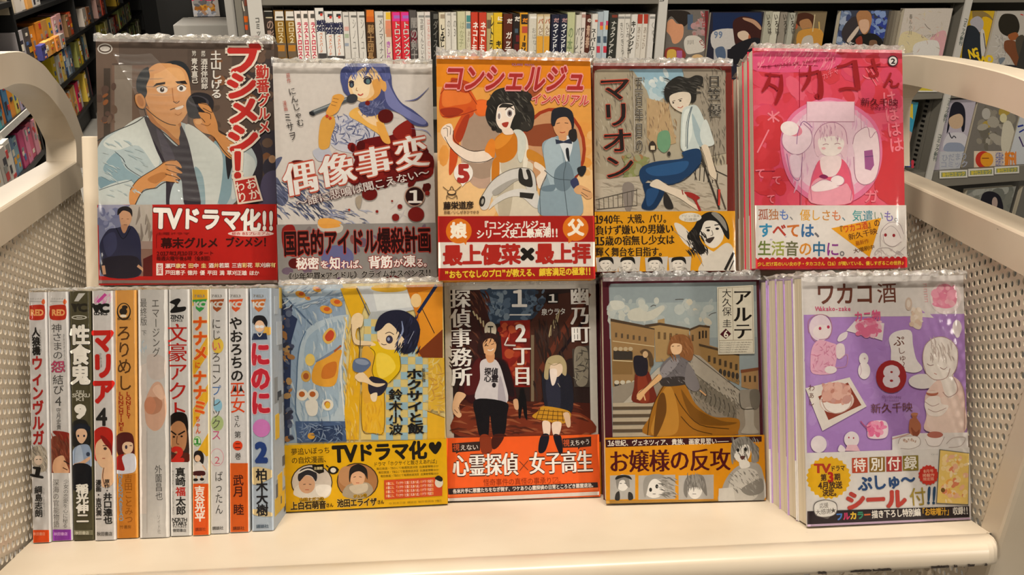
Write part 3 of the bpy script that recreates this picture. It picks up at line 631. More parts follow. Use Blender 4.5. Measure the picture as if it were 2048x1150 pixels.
def f8(a):
    a.fill('b9b3aa'); a.many('l', ['d6d2cc', 'a39d94', '8f8a86'], 40, (1750, 350, 1900, 700), 50, 9); a.p('2e2a22', [1780, 230, 1830, 150, 1950, 160, 2000, 260, 1980, 350, 1900, 380, 1840, 370, 1790, 320]); a.p('9a5a34', [1880, 370, 1960, 340, 1990, 380, 1960, 420, 1900, 420]); a.p('7a4a30', [1850, 430, 1960, 440, 2000, 560, 1980, 720, 1900, 600, 1840, 520]); a.p('4c463c', [1960, 420, 2048, 380, 2048, 640, 1990, 600]); a.p('777f88', [1780, 620, 1850, 610, 1800, 680]); a.p('2c2b30', [1800, 690, 1960, 690, 1960, 740, 1800, 740]); a.l('c9302c', 10, [2010, 150, 2040, 160])
faceout(1995, 2062, 22, z1, .012, 'b9b3aa', f8, 'grey face-out comic with spiky black-haired figure at the top right corner', K7, yref=20)
def f9(a):
    a.fill('3f8aa0'); a.r('d0b43a', 90, 200, 160, 330); a.p('3a8fae', [95, 320, 160, 310, 160, 480, 95, 500]); a.e('b0958a', 130, 440, 35, 50); a.r('d4d0cc', 90, 568, 190, 680); a.t('化', 105, 620, 145, 620, 44, '3a4a9a', .04); a.t('!', 145, 620, 170, 620, 50, 'c03a4a', .1)
faceout(1785, 1828, 206, z2, .012, '3f8aa0', f9, 'teal and yellow face-out comic peeking out beside the pink stack', K8)
def f10(a):
    a.fill('b3acb8'); a.p('22222c', [420, 240, 450, 190, 500, 200, 525, 260, 520, 380, 500, 390, 490, 300, 430, 300, 410, 380, 395, 400]); a.p('c3a78a', [415, 300, 480, 270, 510, 300, 500, 360, 450, 375, 415, 350]); a.p('c9c6cc', [390, 430, 450, 400, 530, 420, 555, 530, 380, 530]); a.l('33333c', 7, [410, 400, 430, 440, 445, 425, 460, 440]); a.p('8f98ac', [390, 480, 440, 470, 500, 480, 520, 530, 380, 530]); a.r('b9bbc0', 345, 534, 560, 665); a.t('ひだまり', 360, 580, 540, 565, 50, '9a9fae', .02); a.t('コミック', 350, 625, 545, 620, 44, 'a0a4b4', .03)
faceout(1880, 1943, 200, z2, .012, 'b3acb8', f10, 'pale lavender face-out comic with a black-haired girl on the second shelf', K8)
def f11(a):
    a.fill('76716a'); a.many('e', ['b89a3a', '8a867e', '5f5b56', 'a8a49c'], 46, (610, 210, 880, 520), 36, 12); a.p('c9c3b0', [790, 340, 850, 340, 880, 520, 780, 530]); a.e('d0c8a0', 790, 300, 25, 32); a.e('b0aca4', 670, 270, 30, 40); a.r('d9c7b0', 585, 530, 885, 652); a.e('c23a2c', 650, 590, 55, 60); a.e('e09a2c', 675, 590, 45, 50); a.l('7a3a1c', 6, [640, 580, 690, 580]); a.t('話題作', 735, 590, 790, 590, 100, '7a7aa0', .02); a.t('新刊', 800, 590, 880, 590, 100, 'e0832c', .06)
faceout(1948, 2035, 200, z2, .012, '76716a', f11, 'grey and yellow face-out comic with a white and orange band on the second shelf', K8)
def f12(a):
    a.fill('c4c8cc'); a.l('26358a', 12, [890, 360, 930, 350]); a.l('26358a', 10, [900, 400, 934, 380]); a.l('4a3a6a', 10, [900, 430, 930, 500])
faceout(2038, 2095, 200, z2, .012, 'c4c8cc', f12, 'white face-out comic with blue strokes cut off by the right edge of the photo', K8)
z3 = z2-pitch-.01
def f13(a):
    a.fill('8f8f88'); a.many('e', ['77786f', 'a8a8a0', '6a6c66'], 40, (520, 790, 840, 960), 40, 14); a.p('24222a', [640, 840, 700, 810, 770, 850, 780, 960, 640, 960]); a.e('b09a90', 730, 890, 20, 40)
faceout(1926, 2020, 377, z3, .012, '8f8f88', f13, 'grey face-out comic with a dark figure on the third shelf, above the right rail', K8)
def f14(a): a.fill('6c6a64')
faceout(2036, 2100, 372, z3, .012, '6c6a64', f14, 'plain dark grey face-out comic at the right edge on the third shelf', K8)

# boards at the left end of the fixture
brd = []
def board(px0, px1, dep, mat, label, name='end_board', yref=40, th=.006, fn=None, col=None):
    s0, s1 = fx(px0, yref, dep)[0], fx(px1, yref, dep)[0]
    o = MB().box(s0, s1, dep, dep+th, -.62, .3, bev=.0008).build(name, mat); o.matrix_world = F; tag(o, label, 'board')
    if fn:
        a = artfor(F, (s0, s1, -.62, .3), dep-.0004, (320, 0), 8.533, 8e-6); fn(a); q = a.build('board_print', o); q.matrix_world = F
    return o
M_LG = mat_plain('light_grey_card', 'a5a29c', .5, 0, .1, 8); M_BR = mat_plain('brown_grey_card', '6a6058', .6, 0, .2, 8)
board(453, 472, .03, M_LG, 'narrow light grey edge board left of the board with orange stickers')
board(473, 488, .018, M_STEEL, 'mid-grey board strip touching the brown one with orange stickers')
board(488.5, 501, .012, M_BR, 'brownish board strip with orange stickers beside the lettered white board', fn=lambda a: (a.r('d8661e', 1425, 275, 1500, 380), a.r('d8562a', 1435, 425, 1500, 510), a.l('d8d0c0', 20, [1400, 20, 1440, 190]), a.r('8a4a3a', 1440, 0, 1500, 100)))
board(498, 527, -.004, M_WHITE, 'white board lettered vertically, at the left end of the spine row', fn=lambda a: a.vt('コミック', 1655, 290, 1700, 720, 78, '4f4d48', .02))
wallr = tag(MB().box(fx(318, 40, .42)[0], fx(462, 40, .25)[0], .42, .47, -.62, .6).build('black_cabinet', M_BLACK), 'black cabinet with a small colourful poster behind the tall comic', 'cabinet'); wallr.matrix_world = F
sA, zA = fx(388, 33, .415); sC, zC = fx(431, -40, .415)
po = MB().box(sA, sC, .412, .416, zA, zC).build('poster', M_WHITE); po.matrix_world = F; tag(po, 'small colourful poster on the black cabinet, seen above the tall comic', 'poster')
a = artfor(F, (sA, sC, zA, zC), .4115, (320, 0), 8.533, 8e-6)
a.fill('b5ada6'); a.r('c23a5a', 340, -20, 930, 15); a.many('e', ['c9822c', 'd9a03a', '8f5a2c'], 30, (600, 90, 900, 190), 50, 2); a.many('e', ['c8c8d0', '7a7f8c', 'd8d0c8'], 26, (570, 180, 940, 270), 50, 3); a.many('e', ['8f8f8f', '55575c', 'c8a080'], 20, (600, 20, 900, 90), 44, 4); a.l('b08a70', 50, [720, 180, 790, 250])
q = a.build('poster_print', po); q.matrix_world = F
sA, zA = fx(377, 39.5, .415); sC, zC = fx(393, 34.5, .415)
tg = MB().box(sA, sC, .414, .418, zA, zC).build('small_white_tag', M_WHITE); tg.matrix_world = F; tag(tg, 'tiny white tag stuck on the black cabinet under the poster', 'tag')
sA, zA = fx(350, 79, .2); sC, zC = fx(462, 49, .2)
bx_ = MB().box(sA, sC, .2, .40, zA-.3, zC, bev=.002).build('white_counter', M_LG); bx_.matrix_world = F; tag(bx_, 'low pale grey counter block in front of the black cabinet', 'counter')

# ------------------------------------------------------------------ long dark bookcase at the left
dcase = ray_w(420, -85); dcase.z = 0; dcase.normalize(); ncase = Vector((dcase.y, -dcase.x, 0))
P0 = Vector((CAMW.x, CAMW.y, 0))+(Vector((-3.09, 6.86, 0))-Vector((CAMW.x, CAMW.y, 0)))*.85
G = Matrix.Identity(4)
for i in range(3): G[i][0] = dcase[i]; G[i][1] = -ncase[i]; G[i][2] = UP[i]; G[i][3] = P0[i]
Gi = G.inverted()
def gx(px, py):
    q = Gi @ hit_w(px, py, P0, ncase); return q.x, q.z
case = empty('dark_bookcase', G, 'long black bookcase receding along the left aisle, full of comics', 'bookcase')
def gpart(mb, name, mat):
    o = mb.build(name, mat, case); o.matrix_world = G; return o
gpart(MB().box(-3.2, 7.0, .26, .28, 0, 2.2), 'back_panel', M_BLACK)
gpart(MB().box(-3.2, 7.0, .03, .26, .0, .12), 'plinth', M_BLACK)
for z in (.165, .44, .675, .95, 1.22, 1.5):
    gpart(MB().box(-1.15 if z != .44 else -1.15, 7.0, -.005, .26, z-.028, z, bev=.002), 'shelf_board', M_BLACK)
for z in (.22, .485, .75, 1.02, 1.3): gpart(MB().box(-3.2, -1.17, -.005, .26, z-.028, z, bev=.002), 'shelf_board', M_BLACK)
for s in (-3.2, -1.16, gx(172, 135)[0], gx(209, 160)[0]*.5+gx(209, 160)[0]*.5, 2.9, 4.6, 6.98):
    gpart(MB().box(s-.012, s+.012, -.006, .26, 0, 2.2, bev=.002), 'upright', M_BLACK)
# far end of the aisle: a black unit closing the view
ub = tag(MB().box(7.05, 7.25, -3.2, .3, 0, 2.2).build('black_end_unit', M_BLACK), 'black shelving unit closing the far end of the left aisle', 'shelving unit'); ub.matrix_world = G
# price strips on the near shelf
(sa, za), (sb, zb_) = gx(3, 262), gx(60, 222)
a = None
ps = MB().box(sa-.4, sb, -.012, -.006, .452, .487).build('price_strip', M_WHITE, case); ps.matrix_world = G
aa = artfor(G, (sa-.4, sb, .452, .487), -.0125, (0, 0), 3.965, 8e-6); aa.many('l', ['9a9c96', '7f8a9a', 'b5a9a0'], 26, (20, 880, 230, 1010), 12, 3); q = aa.build('price_labels', ps); q.matrix_world = G
def grow(z, pa, pb, h, cols, where, t=.11, y0=0.0, art=True, kind='comic_book', lift=0):
    s0 = gx(*pa)[0]; s1 = gx(*pb)[0]; n0 = len(cols); n = min(14, max(n0, round((s1-s0)/.2))); wd = (s1-s0)/n; cols = [cols[int(q*n0/n)] for q in range(n)]; t = min(t, .11)
    R = random.Random(int(pa[0]*7+pa[1]))
    for i, (c, nm) in enumerate(cols):
        hh = h*R.uniform(.94, 1.03); ww = wd*.94
        mw = G @ Matrix.Translation((s0+wd*(i+.5), y0+R.uniform(0, .015), z+.0005+lift))
        o = MB().box(-ww/2, ww/2, 0, t, 0, hh, lin(c, GAIN), bev=.001).build(kind, M_PRINT); o.matrix_world = mw
        pos = {0: 'nearest', n-1: 'farthest'}.get(i, (['', 'second', 'third', 'fourth', 'fifth', 'sixth', 'seventh', 'eighth', 'ninth', 'tenth', 'eleventh', 'twelfth', 'thirteenth', 'fourteenth'][i])+' from the near end')
        tag(o, '%s comic %s, %s' % (nm, where, pos), 'book', 'comics in the dark bookcase')
        if art:
            b = MB(); k = R.randint(0, 99)
            acc = [R.choice(['d8d4cc', 'c23a3a', 'e0a02c', '33313a', '4a6a9a', 'd98a6a', '8a8a86', 'e6dcc8']) for _ in range(4)]
            lt_ = [(R.uniform(-.4, .1), R.uniform(.05, .8), R.uniform(.2, .5), R.uniform(.06, .2)) for _ in range(4)]
            for j_, ((xx, zz_, w_, h_), cc) in enumerate(zip(lt_, acc)):
                b.box(xx*ww, min((xx+w_)*ww, ww*.48), -.0008-.0003*j_, -.0001, zz_*hh, min(zz_+h_, .97)*hh, lin(cc, GAIN))
            b.build('cover_print', M_PRINT, o)
def names(s): return [tuple(q.split(':')) for q in s.split()]
grow(.95, (24, 34), (86, 6), .18, names('c8b9a0:beige cfc6bc:white d8cfc4:off-white d9a05a:orange c8c2bc:pale-grey d0cbc4:cream'), 'on the topmost visible left shelf')
grow(.675, (40, 104), (132, 74), .185, names('b5aeb0:pale-grey 4a4644:dark-grey d98a2c:orange c9802c:deep-orange b88a4a:tan e0b02c:yellow d0a0a0:dusty-pink d29c98:pink'), 'above the left handle')
grow(.675, (64, 103), (112, 90), .085, names('4a4a86:violet d9a05a:apricot c98a3c:ochre d98a4a:orange 9a9088:grey'), 'of the small front row above the left handle', y0=-.06, t=.03)
grow(.675, (139, 64), (151, 58), .16, names('8a6a4a:brown c9502c:orange-red'), 'beyond the second upright')
grow(.675, (172, 49), (191, 38), .14, names('d0c4b8:cream a06a4a:brown d8d4cc:white'), 'by the third upright')
grow(.675, (198, 35), (212, 27), .17, names('c09a90:dusty-rose c8503c:red'), 'beyond the third upright')
grow(.675, (236, 14), (242, 11), .16, names('d9b03a:yellow'), 'high at the far end')
grow(.44, (116, 170), (152, 141), .19, names('d9c02c:yellow c8c8c4:white d0b05a:straw 3a5a86:navy b8c4cc:pale-blue 55606c:slate'), 'on the middle shelf by the left handle')
grow(.44, (160, 135), (181, 118), .19, names('8a8a4a:olive e0bc1c:bright-yellow 5a7a8a:blue-grey c8b890:cream'), 'mid-shelf beside the tallest comic')
grow(.44, (207, 98), (228, 84), .18, names('b0a84a:mustard c8c08a:pale-olive 9a9a6a:sage'), 'seen above the tallest comic corner')
grow(.44, (228, 84), (243, 74), .17, names('c8c0b0:beige 8a3a34:dark-red c98a5a:terracotta'), 'in the middle distance')
grow(.44, (245, 72), (268, 57), .22, names('a8b46a:green b8bc8a:light-green c8c49a:khaki 8aa05a:leaf-green'), 'of the green far group')
grow(.165, (143, 238), (170, 207), .2, names('c8702c:orange d0ccc4:white b88a4a:tan d8c88a:straw b8284a:crimson c8c0b8:pale'), 'low by the left handle')
grow(.165, (177, 200), (189, 190), .22, names('d9b84a:yellow c8a8a0:pink b05a6a:rose'), 'low beside the tallest comic')
grow(.165, (258, 84), (284, 66), .2, names('b0b87a:pale-green 9aa86a:green c8c8a0:pale-yellow'), 'low at the far end')
grow(.485, (0, 258), (52, 213), .2, names('4aa0a8:teal c8702c:orange 4a7aa0:blue d98a2c:orange-yellow d8c45a:yellow b0a4c0:lilac'), 'through the handle loop, upper shelf')
grow(.22, (24, 352), (90, 300), .19, names('4a6a9a:blue 6a8ab0:light-blue 8ab0c0:pale-blue c84a7a:deep-pink d87a9a:pink d0607a:rose d08a9a:light-pink e0b890:peach'), 'through the handle loop, lower shelf')
grow(.22, (-40, 425), (20, 360), .23, names('c8c4bc:white d0cbc2:off-white b8b0a8:light-grey d8d2c8:ivory'), 'at the left edge above the rail', y0=-.05)

# ------------------------------------------------------------------ comics on the cart
POSE = {
'U1':(-0.2240,0.6924,0.1832,0.0183,0.0148,0.0056,0.1476,0.2100),
'U2':(-0.0770,0.6630,0.1824,-0.0207,0.0279,-0.0009,0.1297,0.1816),
'U3':(0.0534,0.6282,0.1829,0.0639,0.0193,0.0081,0.1260,0.1822),
'U4':(0.1766,0.6348,0.1874,0.0472,-0.0352,0.0087,0.1159,0.1736),
'U5':(0.3130,0.6240,0.1878,0.0392,0.0004,0.0103,0.1283,0.1821),
'L1':(-0.0715,0.6389,0.0000,-0.0035,0.0279,-0.0011,0.1297,0.1824),
'L2':(0.0569,0.6454,0.0000,0.0585,-0.0182,0.0054,0.1275,0.1821),
'L3':(0.1870,0.6193,0.0001,0.0688,-0.0395,0.0070,0.1301,0.1838),
'L4':(0.3191,0.5503,0.0000,0.0440,0.0162,0.0063,0.1265,0.1825),
'S1':(-0.2998,0.5872,-0.0000,0.0307,-0.0051,0.0004,0.0126,0.1817),
'S2':(-0.2864,0.5896,-0.0000,0.0264,-0.0050,0.0006,0.0144,0.1818),
'S3':(-0.2710,0.5887,-0.0000,0.0314,-0.0052,0.0019,0.0148,0.1818),
'S4':(-0.2550,0.5867,-0.0000,0.0372,-0.0056,0.0027,0.0149,0.1819),
'S5':(-0.2404,0.5890,-0.0000,0.0475,-0.0063,0.0039,0.0155,0.1820),
'S6':(-0.2207,0.5876,-0.0000,0.0459,-0.0097,0.0041,0.0214,0.1820),
'S7':(-0.2021,0.5889,-0.0000,0.0455,-0.0066,0.0047,0.0151,0.1819),
'S8':(-0.1876,0.5887,-0.0000,0.0554,-0.0075,0.0056,0.0126,0.1819),
'S9':(-0.1749,0.5907,-0.0000,0.0579,-0.0070,0.0047,0.0132,0.1818),
'S10':(-0.1607,0.5917,-0.0000,0.0505,-0.0075,0.0062,0.0146,0.1816),
'S11':(-0.1440,0.5929,-0.0000,0.0475,-0.0066,0.0047,0.0163,0.1815),
}
def pose(k, back=0, dx=0, dz=0, dlean=0):
    x, Y, z, le, ya, ro, w_, h_ = POSE[k]
    m = Matrix.Translation((x, Y, z+.0006+dz)) @ Matrix.Rotation(ya, 4, 'Z') @ Matrix.Rotation(-le-dlean, 4, 'X') @ Matrix.Rotation(ro, 4, 'Y')
    return m @ Matrix.Translation((dx, back, 0)), w_, h_
def crumple(root, w_, t, h, seed, amp=1.0, y0=-.0018):
    """slack film folded over the head of the book, a crinkled little fringe"""
    R = random.Random(seed); nx = 46; v = []; f = []
    rows = [(-.0006, -.0035), (-.0016, .0004), (.0006, .0022), (.35*t, .0030), (.7*t, .0024), (t+.001, .0004)]
    for j, (yy, zz) in enumerate(rows):
        for i in range(nx):
            x = (-.5+i/(nx-1))*w_*1.004; k = 0 if j == 0 else 1
            v.append((x, y0*.5+yy+R.uniform(-.0009, .0009)*amp*k, h+zz+R.uniform(-.0005, .0024)*amp*k))
    for j in range(len(rows)-1):
        for i in range(nx-1): f.append((j*nx+i, j*nx+i+1, (j+1)*nx+i+1, (j+1)*nx+i))
    return obj('film_fold', v, f, M_CRUMP, root, smooth=False)
def wrap(root, w_, h, t, seed, fn=None, ys=-.0016):
    nx, nz = 26, 34; v = []; f = []; R = random.Random(seed); ph = [R.uniform(0, 6) for _ in range(6)]
    for j in range(nz):
        for i in range(nx):
            x = (-.5+i/(nx-1))*(w_+.0012); z = -.0002+j/(nz-1)*(h+.0008); u = i/(nx-1); q = j/(nz-1)
            y = ys-.00012*math.sin(x*90+ph[0])*math.sin(z*70+ph[1])-.0001*math.sin(x*210+z*160+ph[2])
            y += .0010*max(0, abs(u-.5)*2-.93)/.07
            v.append((x, y, z))
    for j in range(nz-1):
        for i in range(nx-1): f.append((j*nx+i, j*nx+i+1, (j+1)*nx+i+1, (j+1)*nx+i))
    return obj('plastic_wrap', v, f, M_FILM, root, smooth=True)
def band_box(w_, t, zt, col, root, label=None, name='paper_band'):
    c = lin(col, GAIN); B = MB(); e = .0004
    B.box(-w_/2-e, w_/2+e, -e, -.00005, .0006, zt, c); B.box(w_/2+.00005, w_/2+e, -e, t+e, .0006, zt, c)
    B.box(-w_/2+.02, w_/2, t+.00005, t+e, .0006, zt, c)
    o = B.build(name, M_PRINT, root)
    return o
YM = {}
def book(k, label, col, org, sc, art, band=None, t=.0145, group='comics facing out on the cart', fold=1, seed=1, spinecol=None):
    md, w_, h = pose(k); mw = M4 @ md
    r = bookobj('comic_book', mw, w_, h, t, col, label, 'book', group)
    a = Art(md, (-w_/2, w_/2, 0, h), -.00003, org, sc); art(a); a.build('cover_print', r)
    ym = -.00003-a.k*a.step
    if band:
        q = Art(md, (0, 1, 0, 1), -.0011, org, sc); (u, z), = q.loc([band[0]]); bo = band_box(w_, t, float(z), band[1], r)
        # the band is a sheet of paper standing proud of the cover print
        yb = ym-.0002
        for vtx in bo.data.vertices:
            if vtx.co.y < 0: vtx.co.y += yb
        q = Art(md, (-w_/2-.0004, w_/2+.0004, .0006, float(z)), yb-.00045, org, sc); band[2](q); q.build('band_print', bo); ym = yb-.00045-q.k*q.step
    print('DEPTH', k, ym); YM[k] = ym
    wrap(r, w_, h, t, seed, ys=ym-.0005); crumple(r, w_, t, h, seed, fold, 2*ym-.0008)
    return r
def stack(k, n, t0, labels, col, bandcol=None, bandz=.045, t=.0145, seed=0, cols=None, dz=None, group=None, jit=.0008):
    R = random.Random(seed)
    for i in range(n):
        md, w_, h = pose(k, t0+.0008+i*(t+.0008), R.uniform(-jit, jit)); hh = h-(dz[i] if dz else R.uniform(0, .0012))
        r = bookobj('comic_book', M4 @ md, w_, hh, t, (cols[i] if cols else col), labels[i] if isinstance(labels, list) else labels, 'book', group or 'comics standing behind the face-out ones')
        if bandcol: band_box(w_, t, bandz, bandcol, r)
        crumple(r, w_, t, hh, seed+i+20, .8)

SK, SKS, INK = 'd69a5c', 'b87a44', '3a2c24'
# ---- tall brown comic, top left
def u1(a):
    a.fill('5f5148'); a.r('6e5c50', 0, 0, 130, 800); a.r('4a4038', 62, 150, 92, 480); a.r('7a6255', 100, 130, 500, 800); a.r('857a6e', 110, 135, 190, 440); a.r('8f8478', 112, 200, 190, 440); a.r('5a4c44', 100, 128, 560, 136)
    a.r('746053', 190, 150, 245, 430); a.r('574a42', 440, 60, 850, 780); a.r('66554a', 560, 60, 640, 700); a.r('443c3c', 690, 100, 830, 300); a.r('6a574a', 450, 250, 560, 420); a.r('3f3a42', 740, 430, 850, 560); a.many('e', ['6a5548', '4e443e', '7a6557', '8a5a3a'], 70, (500, 40, 840, 780), 22, 4)
    a.many('e', ['6e5c50', '5a4a44', 'a0623a'], 16, (30, 200, 110, 400), 16, 2)
    a.p('332e36', [720, 440, 770, 500, 780, 600, 760, 760, 700, 760, 690, 520]); a.e('3a3742', 815, 600, 36, 46); a.e('b08a6a', 822, 560, 16, 18); a.p('56506a', [780, 640, 850, 620, 850, 770, 770, 770])
    # wall emblem oval
    a.e('d8d2ca', 68, 62, 34, 24); a.e('5f5148', 68, 62, 29, 19); a.e('d8d2ca', 68, 62, 22, 12); a.t('コミックス', 50, 62, 86, 62, 9, '5f5148', .02)
    # robe
    a.p('b6c3c4', [250, 365, 200, 400, 110, 435, 50, 480, 28, 560, 30, 770, 300, 775, 420, 775, 620, 775, 690, 700, 752, 590, 735, 520, 700, 500, 640, 560, 600, 520, 520, 460, 430, 400, 330, 380])
    a.p('d3d8d2', [250, 370, 130, 432, 60, 490, 120, 520, 220, 500, 300, 600, 310, 520]); a.p('8fa9b2', [120, 530, 160, 600, 230, 650, 180, 690, 100, 640, 60, 600]); a.p('7f9ca8', [40, 640, 120, 660, 190, 655, 190, 690, 60, 700]); a.p('c9d0cc', [40, 700, 185, 655, 190, 770, 40, 775])
    a.l('3a4148', 4, [112, 525, 150, 560, 170, 600, 240, 645], 1, .5); a.l('5a6468', 3, [42, 700, 100, 680, 190, 655]); a.l('4a4a48', 4, [28, 480, 100, 440, 200, 398, 248, 366])
    a.p('8aa6b0', [560, 480, 620, 560, 640, 700, 600, 775, 560, 700]); a.p('d5dad4', [430, 405, 540, 470, 600, 560, 570, 775, 500, 775, 470, 600]); a.p('93aeb6', [470, 600, 510, 640, 520, 775, 490, 775]); a.p('cfd6d2', [680, 530, 740, 560, 740, 620, 690, 700, 640, 740, 650, 620])
    a.p('2c2a2e', [612, 520, 650, 560, 640, 600, 622, 650])
    # dark undergarment
    a.p('38323a', [246, 368, 300, 400, 345, 460, 400, 500, 400, 395, 440, 470, 470, 600, 500, 775, 430, 775, 410, 650, 370, 775, 345, 775, 340, 620, 300, 520, 270, 440]); a.p('4a4450', [300, 420, 370, 520, 400, 640, 370, 690, 335, 560]); a.p('bfcbcc', [370, 690, 400, 660, 420, 775, 362, 775])
    # neck, face
    a.p(SKS, [255, 320, 275, 390, 340, 440, 402, 498, 398, 440, 410, 395, 340, 380]); a.p(SK, [270, 330, 300, 390, 350, 430, 398, 470, 395, 400])
    a.p('d9a06a', [262, 190, 270, 150, 330, 128, 380, 132, 430, 160, 450, 220, 456, 300, 440, 350, 405, 398, 370, 404, 320, 380, 262, 320, 246, 250]); a.p('e4b078', [300, 160, 400, 150, 430, 200, 400, 230, 300, 240])
    a.p('2c3136', [262, 145, 235, 160, 212, 200, 212, 250, 240, 290, 258, 262, 255, 230, 270, 190, 266, 160]); a.p('2c3136', [330, 130, 380, 116, 425, 126, 452, 165, 454, 212, 444, 185, 425, 152, 385, 134]); a.p('d9a06a', [270, 152, 300, 130, 335, 128, 370, 132, 330, 160, 290, 175])
    a.e('cf9158', 226, 298, 24, 38, -20); a.e('b87a46', 228, 298, 13, 26, -20); a.l(INK, 3.5, [246, 262, 206, 268, 204, 300, 222, 330, 250, 336]); a.l(INK, 3.5, [252, 330, 300, 372, 350, 400, 388, 408])
    a.l(INK, 4, [246, 336, 262, 380, 320, 430, 345, 450, 400, 500])
    a.p('2a211e', [282, 236, 300, 218, 340, 212, 340, 222, 305, 228], 0); a.p('2a211e', [385, 210, 430, 206, 440, 222, 395, 220], 0)
    a.e('efe9e0', 326, 246, 25, 17, 5); a.e('3c3230', 326, 247, 10, 11); a.e('efe9e0', 328, 243, 3, 3); a.e('efe9e0', 414, 240, 21, 16); a.e('3c3230', 412, 241, 9, 10); a.l(INK, 3, [300, 240, 324, 229, 350, 240]); a.l(INK, 3, [394, 234, 414, 224, 434, 236])
    a.l(SKS, 5, [372, 240, 374, 270, 380, 300, 395, 300]); a.l(INK, 3, [376, 300, 392, 308, 404, 298]); a.l(INK, 3.5, [362, 338, 385, 330, 410, 326, 424, 318]); a.p('e9ddd0', [385, 330, 420, 318, 418, 330, 392, 338]); a.l(SKS, 3, [384, 356, 400, 362, 416, 350])
    # cup and raised hand
    a.p('2b292d', [436, 300, 470, 262, 530, 266, 558, 300, 545, 355, 500, 372, 455, 372, 440, 350]); a.e('46434a', 490, 300, 48, 26, 10); a.e('1f1e22', 486, 296, 40, 18, 10)
    a.p('cf9157', [490, 310, 530, 312, 556, 350, 575, 400, 584, 440, 640, 470, 655, 520, 640, 560, 600, 530, 560, 460, 510, 440, 475, 410, 468, 380, 500, 376, 490, 350, 520, 350, 500, 330]); a.l(INK, 3, [490, 308, 536, 318, 552, 350, 510, 330]); a.l(INK, 3, [490, 345, 540, 355, 545, 380]); a.l(INK, 3, [470, 378, 500, 374, 520, 395]); a.l(INK, 3.5, [580, 430, 640, 468, 655, 500]); a.l(INK, 3.5, [560, 462, 610, 530, 644, 560]); a.l('8f5a30', 3, [500, 400, 530, 410, 545, 400]); a.e('e0a86e', 490, 392, 16, 12)
    # lower hand
    a.p('d2945a', [182, 700, 220, 650, 300, 600, 340, 570, 390, 566, 415, 600, 385, 596, 418, 622, 390, 628, 410, 650, 385, 652, 400, 668, 330, 660, 290, 690, 240, 700, 205, 765, 180, 760]); a.p('b97c46', [260, 650, 320, 620, 350, 630, 300, 670])
    for q in ([340, 585, 385, 590, 415, 606], [345, 606, 390, 622, 418, 628], [340, 628, 385, 640, 408, 654], [182, 700, 220, 650, 300, 600, 345, 570, 388, 566], [300, 690, 340, 664, 400, 668], [205, 765, 240, 705, 300, 690]): a.l(INK, 3, q)
    a.many('l', ['aebcbe', 'c9d2d0', '9fb3b8'], 34, (60, 480, 260, 740), 26, 9, 30)
    # writing
    a.vt('土山しげる', 568, 72, 572, 288, 46, 'e2ddd4', .03); a.vt('原作', 512, 72, 512, 100, 18, 'd8d2c8', .02); a.vt('酒井伴四郎', 516, 108, 518, 246, 28, 'd8d2c8', .03); a.vt('協力', 470, 72, 470, 96, 18, 'd8d2c8', .02); a.vt('青木直己', 472, 106, 474, 220, 27, 'd8d2c8', .03)
    O = ('e6dccb', .11)
    def big(ch, x, y, w_, h_, o1=.06, o2=.125, ang=0):
        for off, c, in ((o2, 'e8ddcc'), (o1, 'c0302a')): a._put(ch, x, y, w_, h_, math.radians(ang), c, off, a._y())
    big('ブ', 690, 115, 165, 150, .055, .12); big('シ', 684, 232, 150, 130, .06, .13); big('メ', 694, 345, 150, 130, .055, .12); big('シ', 690, 470, 150, 140, .06, .13); big('！', 705, 590, 150, 150, .05, .13)
    a.vt('勤番', 778, 138, 782, 262, 54, 'c23a32', .03, ('e8ddcc', .11)); a.vt('グルメ', 784, 265, 788, 448, 50, 'c23a32', .03, ('e8ddcc', .11))
    a.p('ead9c6', [646, 652, 748, 634, 782, 748, 668, 766], 0); a.p('b8302a', [656, 660, 742, 644, 772, 742, 674, 756], 0); a.vt('おか', 722, 650, 748, 742, 44, 'f0e4d4', .02); a.vt('わり', 672, 662, 694, 756, 42, 'f0e4d4', .02)
